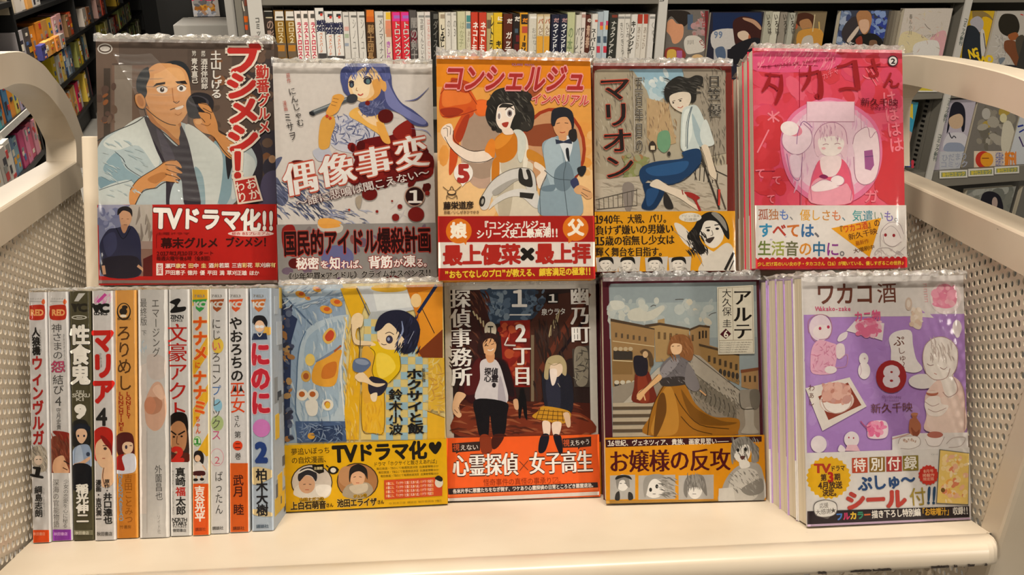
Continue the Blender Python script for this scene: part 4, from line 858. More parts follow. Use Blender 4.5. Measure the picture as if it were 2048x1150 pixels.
def u1b(a):
    a.fill('b8221c'); a.p('7a7f9c', [36, 765, 282, 768, 282, 1088, 44, 1088], 0); a.p('9a9ab0', [40, 770, 160, 768, 130, 800, 40, 860]); a.p('b5aca2', [180, 768, 282, 768, 282, 1000, 200, 1060, 180, 860]); a.many('l', ['8f8578', 'c4bcb0', '7a7068'], 26, (190, 800, 270, 1000), 60, 3, 88); a.r('8a6a5c', 200, 960, 282, 1088); a.r('a08a80', 205, 930, 282, 965)
    a.many('e', ['6a6f92', '8a8fae', 'a5a8bc'], 20, (44, 790, 120, 900), 20, 5)
    a.p('2f3048', [120, 870, 80, 880, 45, 940, 50, 1000, 70, 1088, 220, 1088, 230, 1000, 226, 920, 200, 870, 170, 860]); a.p('3c3e5c', [60, 920, 110, 890, 120, 960, 80, 1000]); a.p('26222c', [60, 1010, 210, 1000, 215, 1088, 65, 1088]); a.p('c79a78', [132, 800, 150, 790, 180, 796, 188, 830, 170, 866, 150, 880, 138, 850]); a.p('241f22', [124, 812, 128, 784, 160, 772, 188, 786, 190, 820, 178, 800, 150, 792, 134, 806]); a.p('b98a6a', [140, 858, 170, 858, 160, 890, 148, 890]); a.l('5a3a30', 2, [142, 830, 150, 828]); a.l('5a3a30', 2, [166, 830, 176, 830]); a.l('5a3a30', 2, [152, 856, 168, 856]); a.l('c79a78', 14, [60, 1040, 66, 1080]); a.l('c79a78', 12, [215, 1040, 240, 1060, 256, 1080]); a.l('141416', 3, [118, 870, 150, 920, 184, 868])
    a.p('5a1f1c', [240, 1010, 282, 990, 282, 1088, 240, 1088], 0); a.p('b8221c', [282, 766, 850, 768, 850, 1088, 282, 1088], 0)
    a.t('TVドラマ化', 290, 826, 770, 838, 94, 'f4efe8', .05, ('5a1410', .085)); a.t('!!', 772, 838, 832, 838, 88, 'f4efe8', .05, ('5a1410', .085))
    a.e('ead0c8', 726, 896, 104, 13); a.t('総合 BSプレミアム', 640, 896, 812, 896, 13, 'b8302a', .02); a.l('7a1612', 2.5, [300, 900, 300, 962]); a.t('幕末グルメ', 320, 940, 580, 938, 46, '3a120e', .03); a.t('ブシメシ！', 610, 936, 822, 934, 44, '3a120e', .03)
    a.t('土曜ドラマ', 300, 896, 450, 896, 12, '7a1612', .02); a.t('2017年1月10日スタート', 300, 986, 560, 984, 19, '5a1410', .02); a.t('毎週火曜午後6時（全8回）', 300, 1008, 556, 1008, 19, '5a1410', .02)
    a.r('f0e8e0', 300, 1030, 330, 1084); a.vt('出演', 315, 1034, 315, 1080, 18, 'b8302a', .02); a.t('瀬戸康史 田中 圭 酒井若菜 三吉彩花 草刈麻有', 340, 1042, 838, 1038, 21, 'f4e4dc', .025, cols=['f4e8e0', 'f4e8e0', 'f0d890']); a.t('戸田恵子 徳井 優 平田 満 草刈正雄 ほか', 340, 1072, 764, 1074, 21, 'f4e4dc', .025)
    a.r('7a6a62', 30, 1106, 850, 1120)
# ---- white comic with red splashes
def u2(a):
    a.fill('d2cbc4'); a.many('l', ['c4bcb8', 'dcd6ce', 'b9b4b8'], 50, (300, 300, 700, 800), 40, 3)
    for q in ([20, 520, 60, 500, 30, 560, 10, 600], [30, 600, 60, 640, 90, 700, 60, 740, 30, 700]): a.p('5a607c', q)
    a.many('l', ['40465f', '7a80a0', 'a5a8bc', '2c2f44'], 120, (20, 620, 300, 800), 34, 7, 40); a.many('l', ['40465f', '8a90ac', 'c8c8d4'], 60, (250, 760, 480, 840), 28, 8, 20)
    # dress
    a.p('c9c8d0', [300, 320, 420, 300, 520, 380, 560, 470, 400, 480, 300, 440]); a.many('l', ['59608a', '8890b4', 'dcdce2', '3c4264'], 120, (300, 300, 520, 440), 26, 9); a.p('b9bcc8', [210, 470, 280, 450, 300, 500, 240, 520])
    a.p('6a0f10', [430, 430, 520, 400, 600, 390, 660, 330, 700, 340, 715, 400, 700, 470, 640, 560, 560, 640, 480, 640, 400, 590, 420, 500]); a.p('5a1210', [100, 530, 150, 515, 190, 540, 180, 600, 120, 620]); a.p('8a2018', [600, 380, 650, 330, 690, 325, 690, 420, 650, 430]); a.p('64100e', [560, 470, 780, 480, 790, 590, 700, 620, 600, 610])
    a.many('e', ['6a1210', '8a1c16', '4a0c0c'], 60, (400, 420, 780, 650), 26, 10)
    # hair back and body
    a.p('4a5080', [360, 80, 420, 42, 540, 40, 590, 90, 600, 160, 640, 230, 700, 270, 770, 330, 760, 350, 700, 340, 640, 290, 560, 260, 520, 250, 480, 240, 380, 200, 352, 150]); a.p('7a7fb0', [560, 100, 600, 180, 650, 250, 760, 320, 740, 340, 640, 290, 570, 230]); a.l('5a5f90', 7, [660, 225, 720, 215, 778, 160], 1, .8); a.l('8a8fbc', 5, [690, 360, 760, 370, 790, 400], 1, .8)
    a.p('d8a24a', [250, 320, 300, 290, 320, 330, 300, 400, 285, 455, 240, 450]); a.p('e8b45a', [400, 270, 450, 255, 530, 290, 560, 340, 580, 420, 520, 380, 440, 330, 390, 300]); a.p('f0cfa0', [430, 275, 500, 290, 540, 350, 480, 330]); a.p('e4a84e', [520, 330, 560, 350, 590, 430, 550, 420])
    a.p('ecc894', [385, 100, 420, 70, 500, 60, 545, 110, 540, 180, 500, 225, 455, 232, 400, 200, 382, 150]); a.p('f2dcb8', [400, 100, 460, 80, 490, 120, 480, 200, 440, 210, 405, 180]); a.p('dba052', [500, 130, 545, 120, 538, 190, 490, 230, 470, 225, 510, 190]); a.e('e0a75a', 556, 150, 14, 30, -10)
    a.p('4c5488', [345, 120, 352, 70, 400, 42, 430, 40, 410, 80, 385, 120, 380, 180, 360, 170]); a.p('5a629a', [420, 42, 560, 42, 590, 100, 560, 130, 530, 90, 500, 60, 470, 100, 470, 60, 430, 80, 405, 110]); a.many('l', ['3c4374', '8a92c4', '6a72a8'], 50, (370, 45, 585, 120), 22, 11, 70)
    a.e('2c2c3c', 400, 145, 12, 16); a.e('5a6a74', 400, 148, 6, 9); a.e('2c2c3c', 478, 128, 20, 17); a.e('5a7a80', 480, 130, 10, 12); a.l('2a2430', 4, [455, 118, 475, 106, 500, 118]); a.l('2a2430', 4, [386, 136, 398, 126, 412, 134]); a.l('c85a4a', 6, [430, 192, 444, 198, 456, 190]); a.l('a8703a', 2.5, [425, 160, 422, 172, 430, 176])
    a.p('4f5680', [440, 235, 540, 225, 560, 270, 500, 300, 450, 285]); a.many('l', ['2c3054', '8a90b8', '6a7098'], 40, (440, 230, 560, 300), 22, 12)
    a.e('5a100e', 566, 300, 38, 34); a.e('7a1a14', 478, 236, 12, 12)
    # microphone and hand
    a.l('50565a', 24, [205, 286, 300, 248, 390, 214], 0); a.l('8f979a', 8, [215, 276, 300, 243, 380, 212], 0); a.e('3a3c42', 402, 214, 28, 22, -20); a.e('24262a', 206, 288, 9, 15, -60); a.p('e0a24a', [300, 232, 310, 200, 345, 192, 365, 210, 350, 240, 330, 280, 290, 300, 275, 280]); a.l('7a5230', 2.5, [310, 212, 336, 218]); a.l('7a5230', 2.5, [304, 228, 330, 234]); a.l('7a5230', 2.5, [300, 244, 322, 250]); a.e('c8442c', 280, 300, 8, 8); a.e('c8442c', 295, 310, 7, 7)
    a.vt('原作', 88, 90, 95, 140, 18, 'b04a3a', 0); a.vt('にんじゃむ', 104, 160, 154, 352, 34, '3a3634', .005); a.vt('漫画', 70, 225, 80, 276, 18, 'b04a3a', 0); a.vt('ミサヲ', 82, 285, 118, 420, 34, '3a3634', .005)
    a.e('6a1210', 488, 680, 38, 32); a.e('7a1a16', 715, 780, 40, 36); a.e('801c18', 615, 795, 18, 18); a.e('801c18', 636, 742, 12, 12); a.e('8a2018', 770, 676, 12, 12); a.e('8a2018', 524, 766, 7, 7); a.e('a03a2a', 388, 758, 6, 6); a.e('8a2018', 598, 715, 5, 5); a.p('a89a88', [420, 700, 450, 690, 440, 750, 425, 740]); a.p('e8a850', [240, 805, 300, 800, 350, 825, 250, 845])
    for ch, x, y, w_, h_ in (('偶', 150, 605, 175, 170), ('像', 330, 565, 185, 165), ('事', 508, 525, 190, 155), ('変', 690, 480, 175, 170)):
        a._put(ch, x, y, w_, h_, math.radians(-11), 'b9503c', .05, a._y(), .05); a._put(ch, x, y, w_, h_, math.radians(-11), 'e6e2dc', -.03, a._y(), .05)
    a.t('〜誰に悲鳴は聞こえない〜', 130, 728, 780, 572, 44, 'd8d0ca', .015, ('5a201c', .06)); a.e('b08a78', 708, 692, 50, 50); a.e('2a0f0f', 708, 692, 45, 45); a.t('1', 690, 694, 728, 694, 66, 'f0e8e0', .03)
def u2b(a):
    a.fill('8f8a86'); a.many('e', ['9a9692', '7f7a78', '6a5a70', '8a4a44'], 30, (60, 840, 780, 1100), 26, 4); a.p('8a1c18', [60, 850, 120, 840, 130, 980, 70, 960]); a.p('c8c0b4', [240, 820, 350, 830, 340, 870, 250, 860]); a.p('e0a04a', [235, 818, 300, 812, 345, 838, 260, 848]); a.e('5a1412', 120, 1020, 30, 26); a.e('6a6a94', 330, 990, 80, 60); a.e('5a1210', 600, 1100, 40, 22); a.e('5a3a60', 340, 1108, 20, 20)
    a.t('国民的アイドル爆殺計画', 66, 925, 788, 905, 118, '2a0b0a', .03, ('b03a2e', .075)); a.t('秘密', 128, 1022, 240, 1020, 56, 'f0ebe4', .03, ('a03028', .08)); a.t('を', 245, 1026, 290, 1026, 38, 'f0ebe4', .02, ('a03028', .08)); a.t('知', 292, 1020, 345, 1020, 58, 'f0ebe4', .03, ('a03028', .08)); a.t('れば、', 348, 1026, 478, 1024, 40, 'f0ebe4', .02, ('a03028', .08)); a.t('背筋', 482, 1016, 600, 1012, 58, 'f0ebe4', .03, ('a03028', .08)); a.t('が', 604, 1020, 650, 1018, 38, 'f0ebe4', .02, ('a03028', .08)); a.t('凍', 652, 1010, 712, 1008, 56, 'f0ebe4', .03, ('a03028', .08)); a.t('る。', 714, 1018, 790, 1016, 40, 'f0ebe4', .02, ('a03028', .08))
    a.t('《少年犯罪×アイドル》クライムサスペンス!!', 74, 1086, 790, 1064, 34, '26211f', .03, ('c8c0b8', .07))
# ---- orange comic
def u3(a):
    a.fill('e0a04c'); a.p('e08a1c', [20, 40, 790, 50, 790, 210, 20, 200], 0); a.p('e6b06c', [20, 420, 790, 400, 790, 830, 20, 830], 0); a.p('ecc48c', [30, 560, 300, 560, 300, 830, 30, 830]); a.p('ecc48c', [700, 600, 790, 560, 790, 830, 720, 830])
    a.many('e', ['e8b878', 'e4a860', 'e09a44'], 30, (30, 400, 780, 620), 44, 2)
    # giant ribbon and round window
    a.e('a03a1c', 590, 500, 158, 200); a.e('c8966c', 590, 500, 142, 184); a.p('8f4a2c', [468, 400, 600, 380, 620, 470, 470, 480]); a.e('bfa08c', 250, 500, 105, 190); a.p('a8907c', [170, 360, 260, 330, 330, 420, 320, 600, 230, 640, 160, 560]); a.p('d86a2c', [200, 290, 240, 260, 300, 280, 290, 330, 230, 340])
    a.p('cf5a20', [50, 235, 70, 190, 130, 160, 170, 180, 230, 280, 220, 310, 150, 340, 70, 350, 44, 310]); a.p('e07a34', [70, 200, 130, 175, 200, 265, 120, 290, 60, 290]); a.p('a03418', [48, 310, 120, 300, 160, 320, 90, 350]); a.p('c85020', [180, 300, 210, 330, 150, 400, 130, 560, 95, 625, 92, 560, 110, 420]); a.p('a83a1c', [160, 350, 190, 340, 150, 460, 120, 440]); a.p('e8702c', [225, 275, 275, 270, 270, 330, 230, 330]); a.p('b8441c', [100, 160, 150, 165, 200, 190, 180, 230, 120, 210]); a.l('8a2c14', 3, [50, 235, 130, 165, 225, 285]); a.l('8a2c14', 3, [60, 345, 150, 335, 225, 310])
    a.p('a0502c', [470, 220, 520, 180, 540, 210, 490, 250])
    # left figure
    a.p('d7cdb8', [300, 560, 330, 820, 520, 820, 528, 740, 490, 640, 480, 560]); a.p('bdb29c', [330, 600, 400, 610, 380, 820, 330, 820]); a.p('e6dfce', [330, 440, 410, 400, 462, 440, 470, 540, 440, 640, 340, 640, 330, 540]); a.p('c9c0ac', [345, 540, 430, 500, 440, 600, 350, 620])
    a.p('ca7a1e', [308, 470, 330, 430, 380, 412, 412, 430, 420, 500, 390, 550, 330, 560]); a.p('dd9030', [310, 460, 360, 418, 400, 420, 370, 470, 320, 500]); a.p('c97a20', [330, 540, 330, 640, 300, 700, 295, 640, 300, 560]); a.p('c8862c', [470, 500, 520, 520, 560, 560, 550, 600, 500, 560, 465, 540])
    a.p('ecdccb', [60, 440, 52, 410, 70, 385, 100, 378, 112, 410, 108, 440, 120, 470, 200, 510, 262, 505, 300, 495, 305, 540, 240, 566, 160, 550, 100, 490]); a.l(INK, 3, [70, 440, 105, 500, 180, 556, 260, 560, 305, 540]); a.l(INK, 3, [112, 410, 120, 462, 190, 506, 262, 505]); a.l(INK, 2.5, [62, 402, 82, 400, 84, 440]); a.l(INK, 2.5, [78, 388, 98, 396, 96, 432]); a.p('e0872c', [262, 505, 285, 455, 310, 460, 308, 540, 280, 520])
    a.p('ead8c4', [505, 560, 550, 590, 556, 630, 525, 690, 510, 640, 530, 610, 500, 585])
    a.p('2a2723', [272, 300, 300, 230, 350, 205, 400, 210, 440, 215, 480, 270, 500, 320, 490, 400, 440, 415, 410, 400, 390, 410, 300, 400, 268, 350]); a.many('e', ['2a2723', '3a3630', '1f1d1a'], 60, (290, 225, 485, 400), 26, 3); a.many('l', ['6a665c', '4a463e'], 50, (290, 225, 480, 390), 22, 4, 50)
    a.p('f0e0d0', [318, 330, 330, 290, 370, 280, 400, 290, 408, 340, 395, 390, 360, 408, 335, 400, 318, 370]); a.p('2a2723', [330, 300, 350, 282, 400, 288, 380, 300, 350, 300]); a.e('efe9e2', 382, 326, 20, 24); a.e('8a7a78', 382, 328, 12, 16); a.e('2a2424', 382, 328, 6, 9); a.e('efe9e2', 332, 340, 10, 22); a.e('8a7a78', 331, 342, 6, 14); a.l(INK, 4, [360, 312, 380, 298, 402, 310]); a.p('a83a2c', [345, 376, 376, 370, 368, 394, 352, 392]); a.p('2a2723', [384, 400, 410, 330, 440, 330, 430, 400, 410, 412])
    a.p('ead8c6', [345, 405, 385, 398, 400, 425, 360, 430]); a.p('cfd3c8', [400, 410, 440, 412, 460, 470, 440, 560, 420, 540, 418, 450])
    # telephone handset over the hip
    a.p('d2cec8', [245, 730, 300, 650, 380, 600, 460, 590, 500, 620, 512, 700, 505, 760, 470, 740, 460, 680, 420, 640, 350, 670, 300, 720, 280, 780, 250, 790, 238, 760]); a.p('a9a49c', [300, 700, 380, 650, 440, 640, 400, 660, 320, 720]); a.p('d8d4ce', [310, 740, 380, 700, 450, 690, 520, 720, 524, 770, 500, 780, 440, 730, 380, 730, 320, 760, 280, 790]); a.p('2e2b28', [425, 600, 440, 595, 450, 640, 470, 640, 460, 600, 480, 605, 490, 680, 430, 660]); a.p('2e2b28', [430, 706, 500, 712, 490, 740, 430, 730], 0); a.e('2e2b28', 250, 750, 14, 26, 10); a.e('a8a49c', 252, 750, 6, 14, 10); a.l('6a655c', 3, [245, 730, 300, 650, 380, 600, 460, 590, 500, 620, 512, 700])
    # right figure in suit
    a.p('8fa2ac', [540, 470, 600, 440, 640, 430, 700, 440, 718, 500, 720, 600, 690, 640, 720, 700, 720, 820, 530, 815, 530, 700, 560, 620, 545, 540]); a.p('a9bac2', [548, 480, 610, 450, 640, 600, 600, 700, 560, 620]); a.p('72848f', [600, 600, 660, 560, 690, 640, 650, 700, 600, 680]); a.l('4a565e', 3, [620, 460, 650, 560, 640, 640, 660, 820]); a.l('4a565e', 3, [548, 600, 600, 640, 680, 650, 700, 680]); a.l('4a565e', 3, [530, 815, 528, 700, 560, 620]); a.p('dce0e2', [618, 450, 680, 440, 680, 500, 655, 560, 640, 520]); a.p('2e3548', [600, 452, 640, 462, 680, 445, 680, 475, 640, 470, 604, 476], 0); a.p('23262c', [650, 500, 664, 498, 668, 560, 655, 540]); a.p('6f828e', [540, 680, 600, 670, 590, 700, 540, 700])
    a.p('3a3e60', [672, 655, 700, 636, 714, 670, 690, 690]); a.p('d9a878', [690, 690, 720, 672, 770, 700, 776, 730, 750, 738, 730, 720, 700, 712]); a.l(INK, 2.5, [730, 690, 770, 706]); a.l(INK, 2.5, [724, 706, 756, 728]); a.p('24262a', [706, 590, 742, 580, 748, 600, 730, 630, 712, 620])
    a.p('d8a070', [590, 370, 610, 350, 660, 348, 678, 380, 670, 420, 645, 442, 615, 438, 595, 410]); a.p('22242c', [580, 350, 590, 310, 640, 298, 680, 320, 690, 370, 684, 410, 672, 370, 650, 345, 610, 356, 596, 390, 582, 380]); a.p('2a2624', [668, 410, 698, 405, 704, 450, 684, 466, 664, 440]); a.l(INK, 3, [606, 378, 622, 374]); a.l(INK, 3, [645, 374, 662, 376]); a.l('a8482c', 4, [622, 418, 634, 421, 648, 417]); a.p('d8a070', [620, 430, 650, 430, 652, 456, 620, 456])
    a.e('efe9e0', 160, 614, 46, 48); a.p('efe9e0', [140, 650, 180, 650, 155, 680], 0); a.t('5', 126, 616, 194, 616, 88, 'a8322a', .06)
    for x, y in ((104, 690),): a.l('4a3a2c', 3, [62, 680, 90, 700, 104, 678, 120, 700, 148, 678]); a.e('4a3a2c', 104, 708, 22, 14); a.e('ecc48c', 104, 706, 17, 9); a.l('4a3a2c', 3, [80, 740, 84, 720, 124, 720, 130, 740]); a.l('4a3a2c', 3, [84, 726, 104, 736, 124, 726])
    a.t('藤栄道彦', 64, 772, 210, 768, 36, '2c201a', .03); a.t('原案／いしぜきひでゆき', 66, 804, 236, 802, 16, '4a3424', .01)
    a.t('SQUARE PRESS', 390, 94, 500, 98, 12, 'a06a9a', 0)
    a.t('コンシェルジュ', 66, 160, 750, 166, 124, 'a82c2a', .03, ('e69a98', .085), .16); a.t('インペリアル', 486, 258, 762, 268, 52, 'c04a40', .02, ('eea8a0', .09), .16)
def u3b(a):
    a.fill('a8201a'); a.p('e2d8ce', [40, 946, 790, 944, 790, 1062, 40, 1070], 0); a.e('d9771c', 138, 892, 62, 60); a.p('d9771c', [150, 930, 180, 928, 172, 960], 0); a.e('d9771c', 698, 878, 62, 62); a.p('d9771c', [662, 915, 700, 920, 664, 952], 0); a.t('娘', 98, 890, 176, 890, 72, 'f2ead8', .05); a.t('父', 660, 876, 738, 876, 76, 'f2ead8', .05)
    a.t('『コンシェルジュ』', 240, 866, 600, 860, 38, 'f0e8dc', .035); a.t('シリーズ史上最高潮!!', 222, 908, 616, 900, 42, 'f0e8dc', .035)
    a.t('最上優菜', 62, 1010, 434, 1004, 92, 'b02a20', .045); a.t('×', 432, 1004, 502, 1004, 90, '1f1815', .06); a.t('最上拝', 506, 1002, 770, 1000, 92, 'b02a20', .045)
    a.t('”おもてなしのプロ”が教える、顧客満足の極意!!', 70, 1102, 772, 1084, 36, 'eac83a', .04)
# ---- maroon-framed comic with the jumping figure
def u4(a):
    a.fill('722820'); a.r('8a3a2c', 0, 30, 740, 48)
    fr = [22, 95, 35, 76, 60, 72, 640, 70, 675, 78, 692, 100, 700, 800, 22, 800]; a.p('b0a690', fr, 0)
    a.p('8fb0c0', [200, 72, 480, 70, 470, 200, 400, 240, 330, 200, 240, 140], 0); a.p('bcccd0', [220, 130, 300, 160, 380, 200, 330, 240, 250, 180]); a.many('e', ['c8d2d2', '9ab8c4', 'dcded8'], 24, (240, 90, 440, 200), 22, 3)
    a.p('a59a84', [24, 80, 220, 80, 290, 180, 330, 300, 300, 480, 180, 640, 30, 600], 0); a.many('l', ['7f7464', 'c8bea8', '988c78', '655c50', 'd4ccb8'], 210, (30, 90, 290, 560), 20, 5, 75); a.p('b59a74', [290, 220, 400, 250, 440, 450, 340, 480, 290, 420], 0); a.many('l', ['8a6a4a', 'cfae84', '7a6450', 'd8c29a'], 80, (290, 230, 440, 460), 22, 6, 85)
    a.p('9a9080', [470, 72, 690, 80, 695, 500, 600, 520, 540, 300], 0); a.many('l', ['6a6258', 'bab09c', '867c6c', '504a42'], 150, (560, 80, 690, 560), 22, 7, 80); a.p('6f9a78', [350, 400, 400, 390, 410, 460, 380, 500, 345, 470]); a.p('8a8f5a', [180, 590, 260, 520, 300, 540, 260, 600, 190, 640]); a.many('e', ['8a8a58', '6f7a50', '9fa080', 'a8744a'], 40, (170, 510, 300, 640), 16, 8); a.p('b9ae9c', [24, 640, 260, 620, 700, 560, 700, 800, 24, 800], 0); a.many('l', ['a39886', 'cbc1ae', '8f8474', 'b0a592'], 150, (30, 650, 690, 795), 34, 9, 10)
    a.p('8a8078', [170, 660, 200, 650, 225, 680, 210, 790, 180, 790, 165, 700]); a.l('4a433c', 4, [30, 740, 240, 690], 0); a.l('4a433c', 4, [35, 790, 240, 770], 0)
    for i in range(9): a.l('5a5248', 3, [45+i*24, 735-i*6, 47+i*24, 792-i*3], 0)
    a.l('3a342e', 5, [530, 540, 700, 620], 0); a.l('3a342e', 10, [555, 480, 600, 620, 660, 790], 0); a.l('544a40', 8, [640, 640, 692, 790], 0); a.l('4a423a', 4, [530, 600, 545, 640], 0)
    for i in range(6): a.l('3a342e', 4, [540+i*22, 560+i*9, 536+i*22, 640+i*4], 0)
    a.p('3a3028', [300, 460, 318, 440, 336, 462, 334, 490, 304, 490]); a.r('d8c8a8', 308, 465, 330, 486); a.l('3a3028', 4, [318, 490, 330, 545]); a.e('3a3430', 402, 506, 9, 12)
    # figure
    a.p('2a2824', [378, 180, 400, 140, 450, 110, 500, 120, 540, 105, 575, 115, 572, 150, 545, 165, 540, 230, 515, 245, 500, 200, 450, 190, 410, 240, 385, 230]); a.many('l', ['55524c', '3a3834', '1f1d1a'], 60, (385, 125, 565, 200), 26, 3, 15); a.p('d8cbb8', [405, 215, 440, 195, 480, 190, 510, 200, 512, 240, 480, 290, 455, 290, 415, 260]); a.l(INK, 3, [418, 240, 434, 234]); a.l(INK, 3, [448, 232, 470, 224]); a.l('b0503c', 3.5, [446, 268, 462, 272, 474, 262]); a.e('3a342e', 424, 246, 5, 4); a.e('3a342e', 460, 236, 6, 4)
    a.p('c3ccc8', [470, 290, 500, 262, 545, 262, 580, 330, 600, 400, 615, 450, 560, 460, 555, 490, 470, 490, 462, 400]); a.p('9fb0b4', [520, 300, 560, 380, 590, 460, 560, 470, 530, 400]); a.p('d6dcd6', [475, 310, 510, 280, 520, 400, 490, 480, 470, 470]); a.l('6f7a80', 6, [520, 265, 500, 350, 495, 480]); a.l('59646a', 3, [515, 268, 492, 350, 488, 470]); a.p('cdd3ce', [590, 330, 625, 420, 630, 460, 580, 464, 560, 400]); a.p('d9c9b2', [566, 470, 600, 466, 630, 560, 645, 620, 630, 640, 606, 610, 580, 520]); a.l(INK, 2.5, [566, 470, 590, 540, 608, 612, 640, 640]); a.l(INK, 2.5, [632, 460, 628, 540, 648, 600])
    a.p('1f3d62', [470, 498, 556, 482, 562, 560, 500, 620, 420, 665, 370, 650, 300, 640, 270, 662, 250, 610, 270, 570, 340, 545, 470, 530]); a.p('2c5684', [290, 580, 400, 555, 500, 545, 470, 600, 360, 620, 300, 610]); a.p('183354', [270, 660, 330, 660, 380, 690, 345, 770, 310, 794, 262, 780, 280, 720]); a.p('274c78', [290, 690, 350, 690, 320, 760, 290, 770]); a.l('12243c', 3.5, [300, 640, 380, 665, 480, 640, 560, 560])
    a.p('dccdb8', [304, 668, 340, 636, 400, 670, 480, 700, 500, 740, 560, 780, 556, 796, 510, 770, 450, 730, 360, 690]); a.p('9c2a24', [480, 702, 520, 706, 560, 730, 545, 745, 565, 790, 555, 798, 530, 745, 500, 725]); a.l('8a2420', 5, [468, 690, 474, 715]); a.p('2e2a28', [378, 705, 400, 720, 425, 780, 395, 788, 375, 760])
    # writing
    a.vt('マリオン', 122, 108, 150, 640, 150, '241c1a', -.02, ('c8503c', .035)); a.l('b8b0a4', 5, [222, 108, 228, 495], 0); a.vt('五百年目の', 248, 110, 250, 505, 38, '55504a', -.02, ('c8c0b0', .03)); a.vt('日笠', 632, 105, 632, 235, 62, '45413c', -.02, ('c8c0b0', .02)); a.vt('優', 634, 250, 634, 320, 62, '45413c', -.02, ('c8c0b0', .02)); a.l('c43a2c', 12, [658, 688, 656, 770], 0); a.l('3a2a28', 5, [650, 688, 650, 770], 0)
def u4b(a):
    a.fill('d99a1c'); a.p('d8d0c4', [430, 865, 470, 870, 540, 940, 620, 1000, 735, 1050, 735, 1110, 600, 1110, 560, 1020, 480, 960]); a.p('d2cabd', [640, 1000, 700, 960, 735, 1000, 735, 1110, 560, 1110, 590, 1040]); a.l('8a8378', 3, [430, 900, 520, 980, 580, 1080]); a.l('26221e', 14, [735, 1010, 690, 1100], 0); a.l('26221e', 6, [735, 1050, 712, 1100], 0)
    a.p('ddd5c8', [560, 860, 640, 830, 680, 870, 680, 940, 640, 985, 600, 975, 560, 920]); a.p('1c1917', [500, 915, 530, 880, 560, 830, 610, 802, 670, 815, 705, 870, 712, 940, 690, 925, 668, 880, 640, 850, 590, 850, 570, 890, 560, 930, 590, 1000, 560, 1020, 540, 990, 520, 1010, 530, 960, 500, 940]); a.many('l', ['1c1917', '3a3632'], 50, (500, 900, 600, 1020), 26, 4, 60); a.p('8a857c', [620, 810, 650, 806, 690, 850, 700, 900, 660, 850]); a.l('1c1917', 5, [590, 884, 616, 880]); a.l('1c1917', 5, [636, 870, 664, 866]); a.e('1c1917', 604, 896, 9, 6); a.e('1c1917', 650, 888, 9, 6); a.p('3a2f2a', [590, 944, 636, 930, 612, 962]); a.l('3a342e', 2.5, [622, 896, 628, 918, 616, 924]); a.e('d8d2c4', 512, 830, 58, 24); a.t('デビュー直後', 466, 824, 560, 822, 14, '8a8478', 0); a.t('初連載', 480, 842, 548, 840, 14, '8a8478', 0)
    a.t('1940年、大戦、パリ。', 28, 842, 412, 836, 46, '2a1f18', -.028); a.t('負けず嫌いの男嫌い', 28, 898, 428, 888, 48, '2a1f18', -.028); a.t('15歳の宿無し少女は', 28, 952, 432, 944, 48, '2a1f18', -.028); a.t('輝く舞台を目指す。', 28, 1008, 392, 1006, 46, '2a1f18', -.028)
    for i, x in enumerate((30, 140, 280, 400)):
        a.p('c9c2b8', [x, 1036, x+118, 1030, x+112, 1105, x+6, 1110], 0); a.e('e0d8cc', x+48, 1068, 26, 32); a.p('1f1c1a', [x+16, 1060, x+24, 1036, x+80, 1034, x+90, 1070, x+70, 1050, x+34, 1050]); a.l('2a2522', 3, [x+34, 1066, x+44, 1064]); a.l('2a2522', 3, [x+56, 1064, x+66, 1066]); a.l('5a504a', 2, [x+44, 1086, x+56, 1086]); a.many('l', ['7a746c', 'a39c92'], 12, (x+10, 1080, x+100, 1104), 14, i)
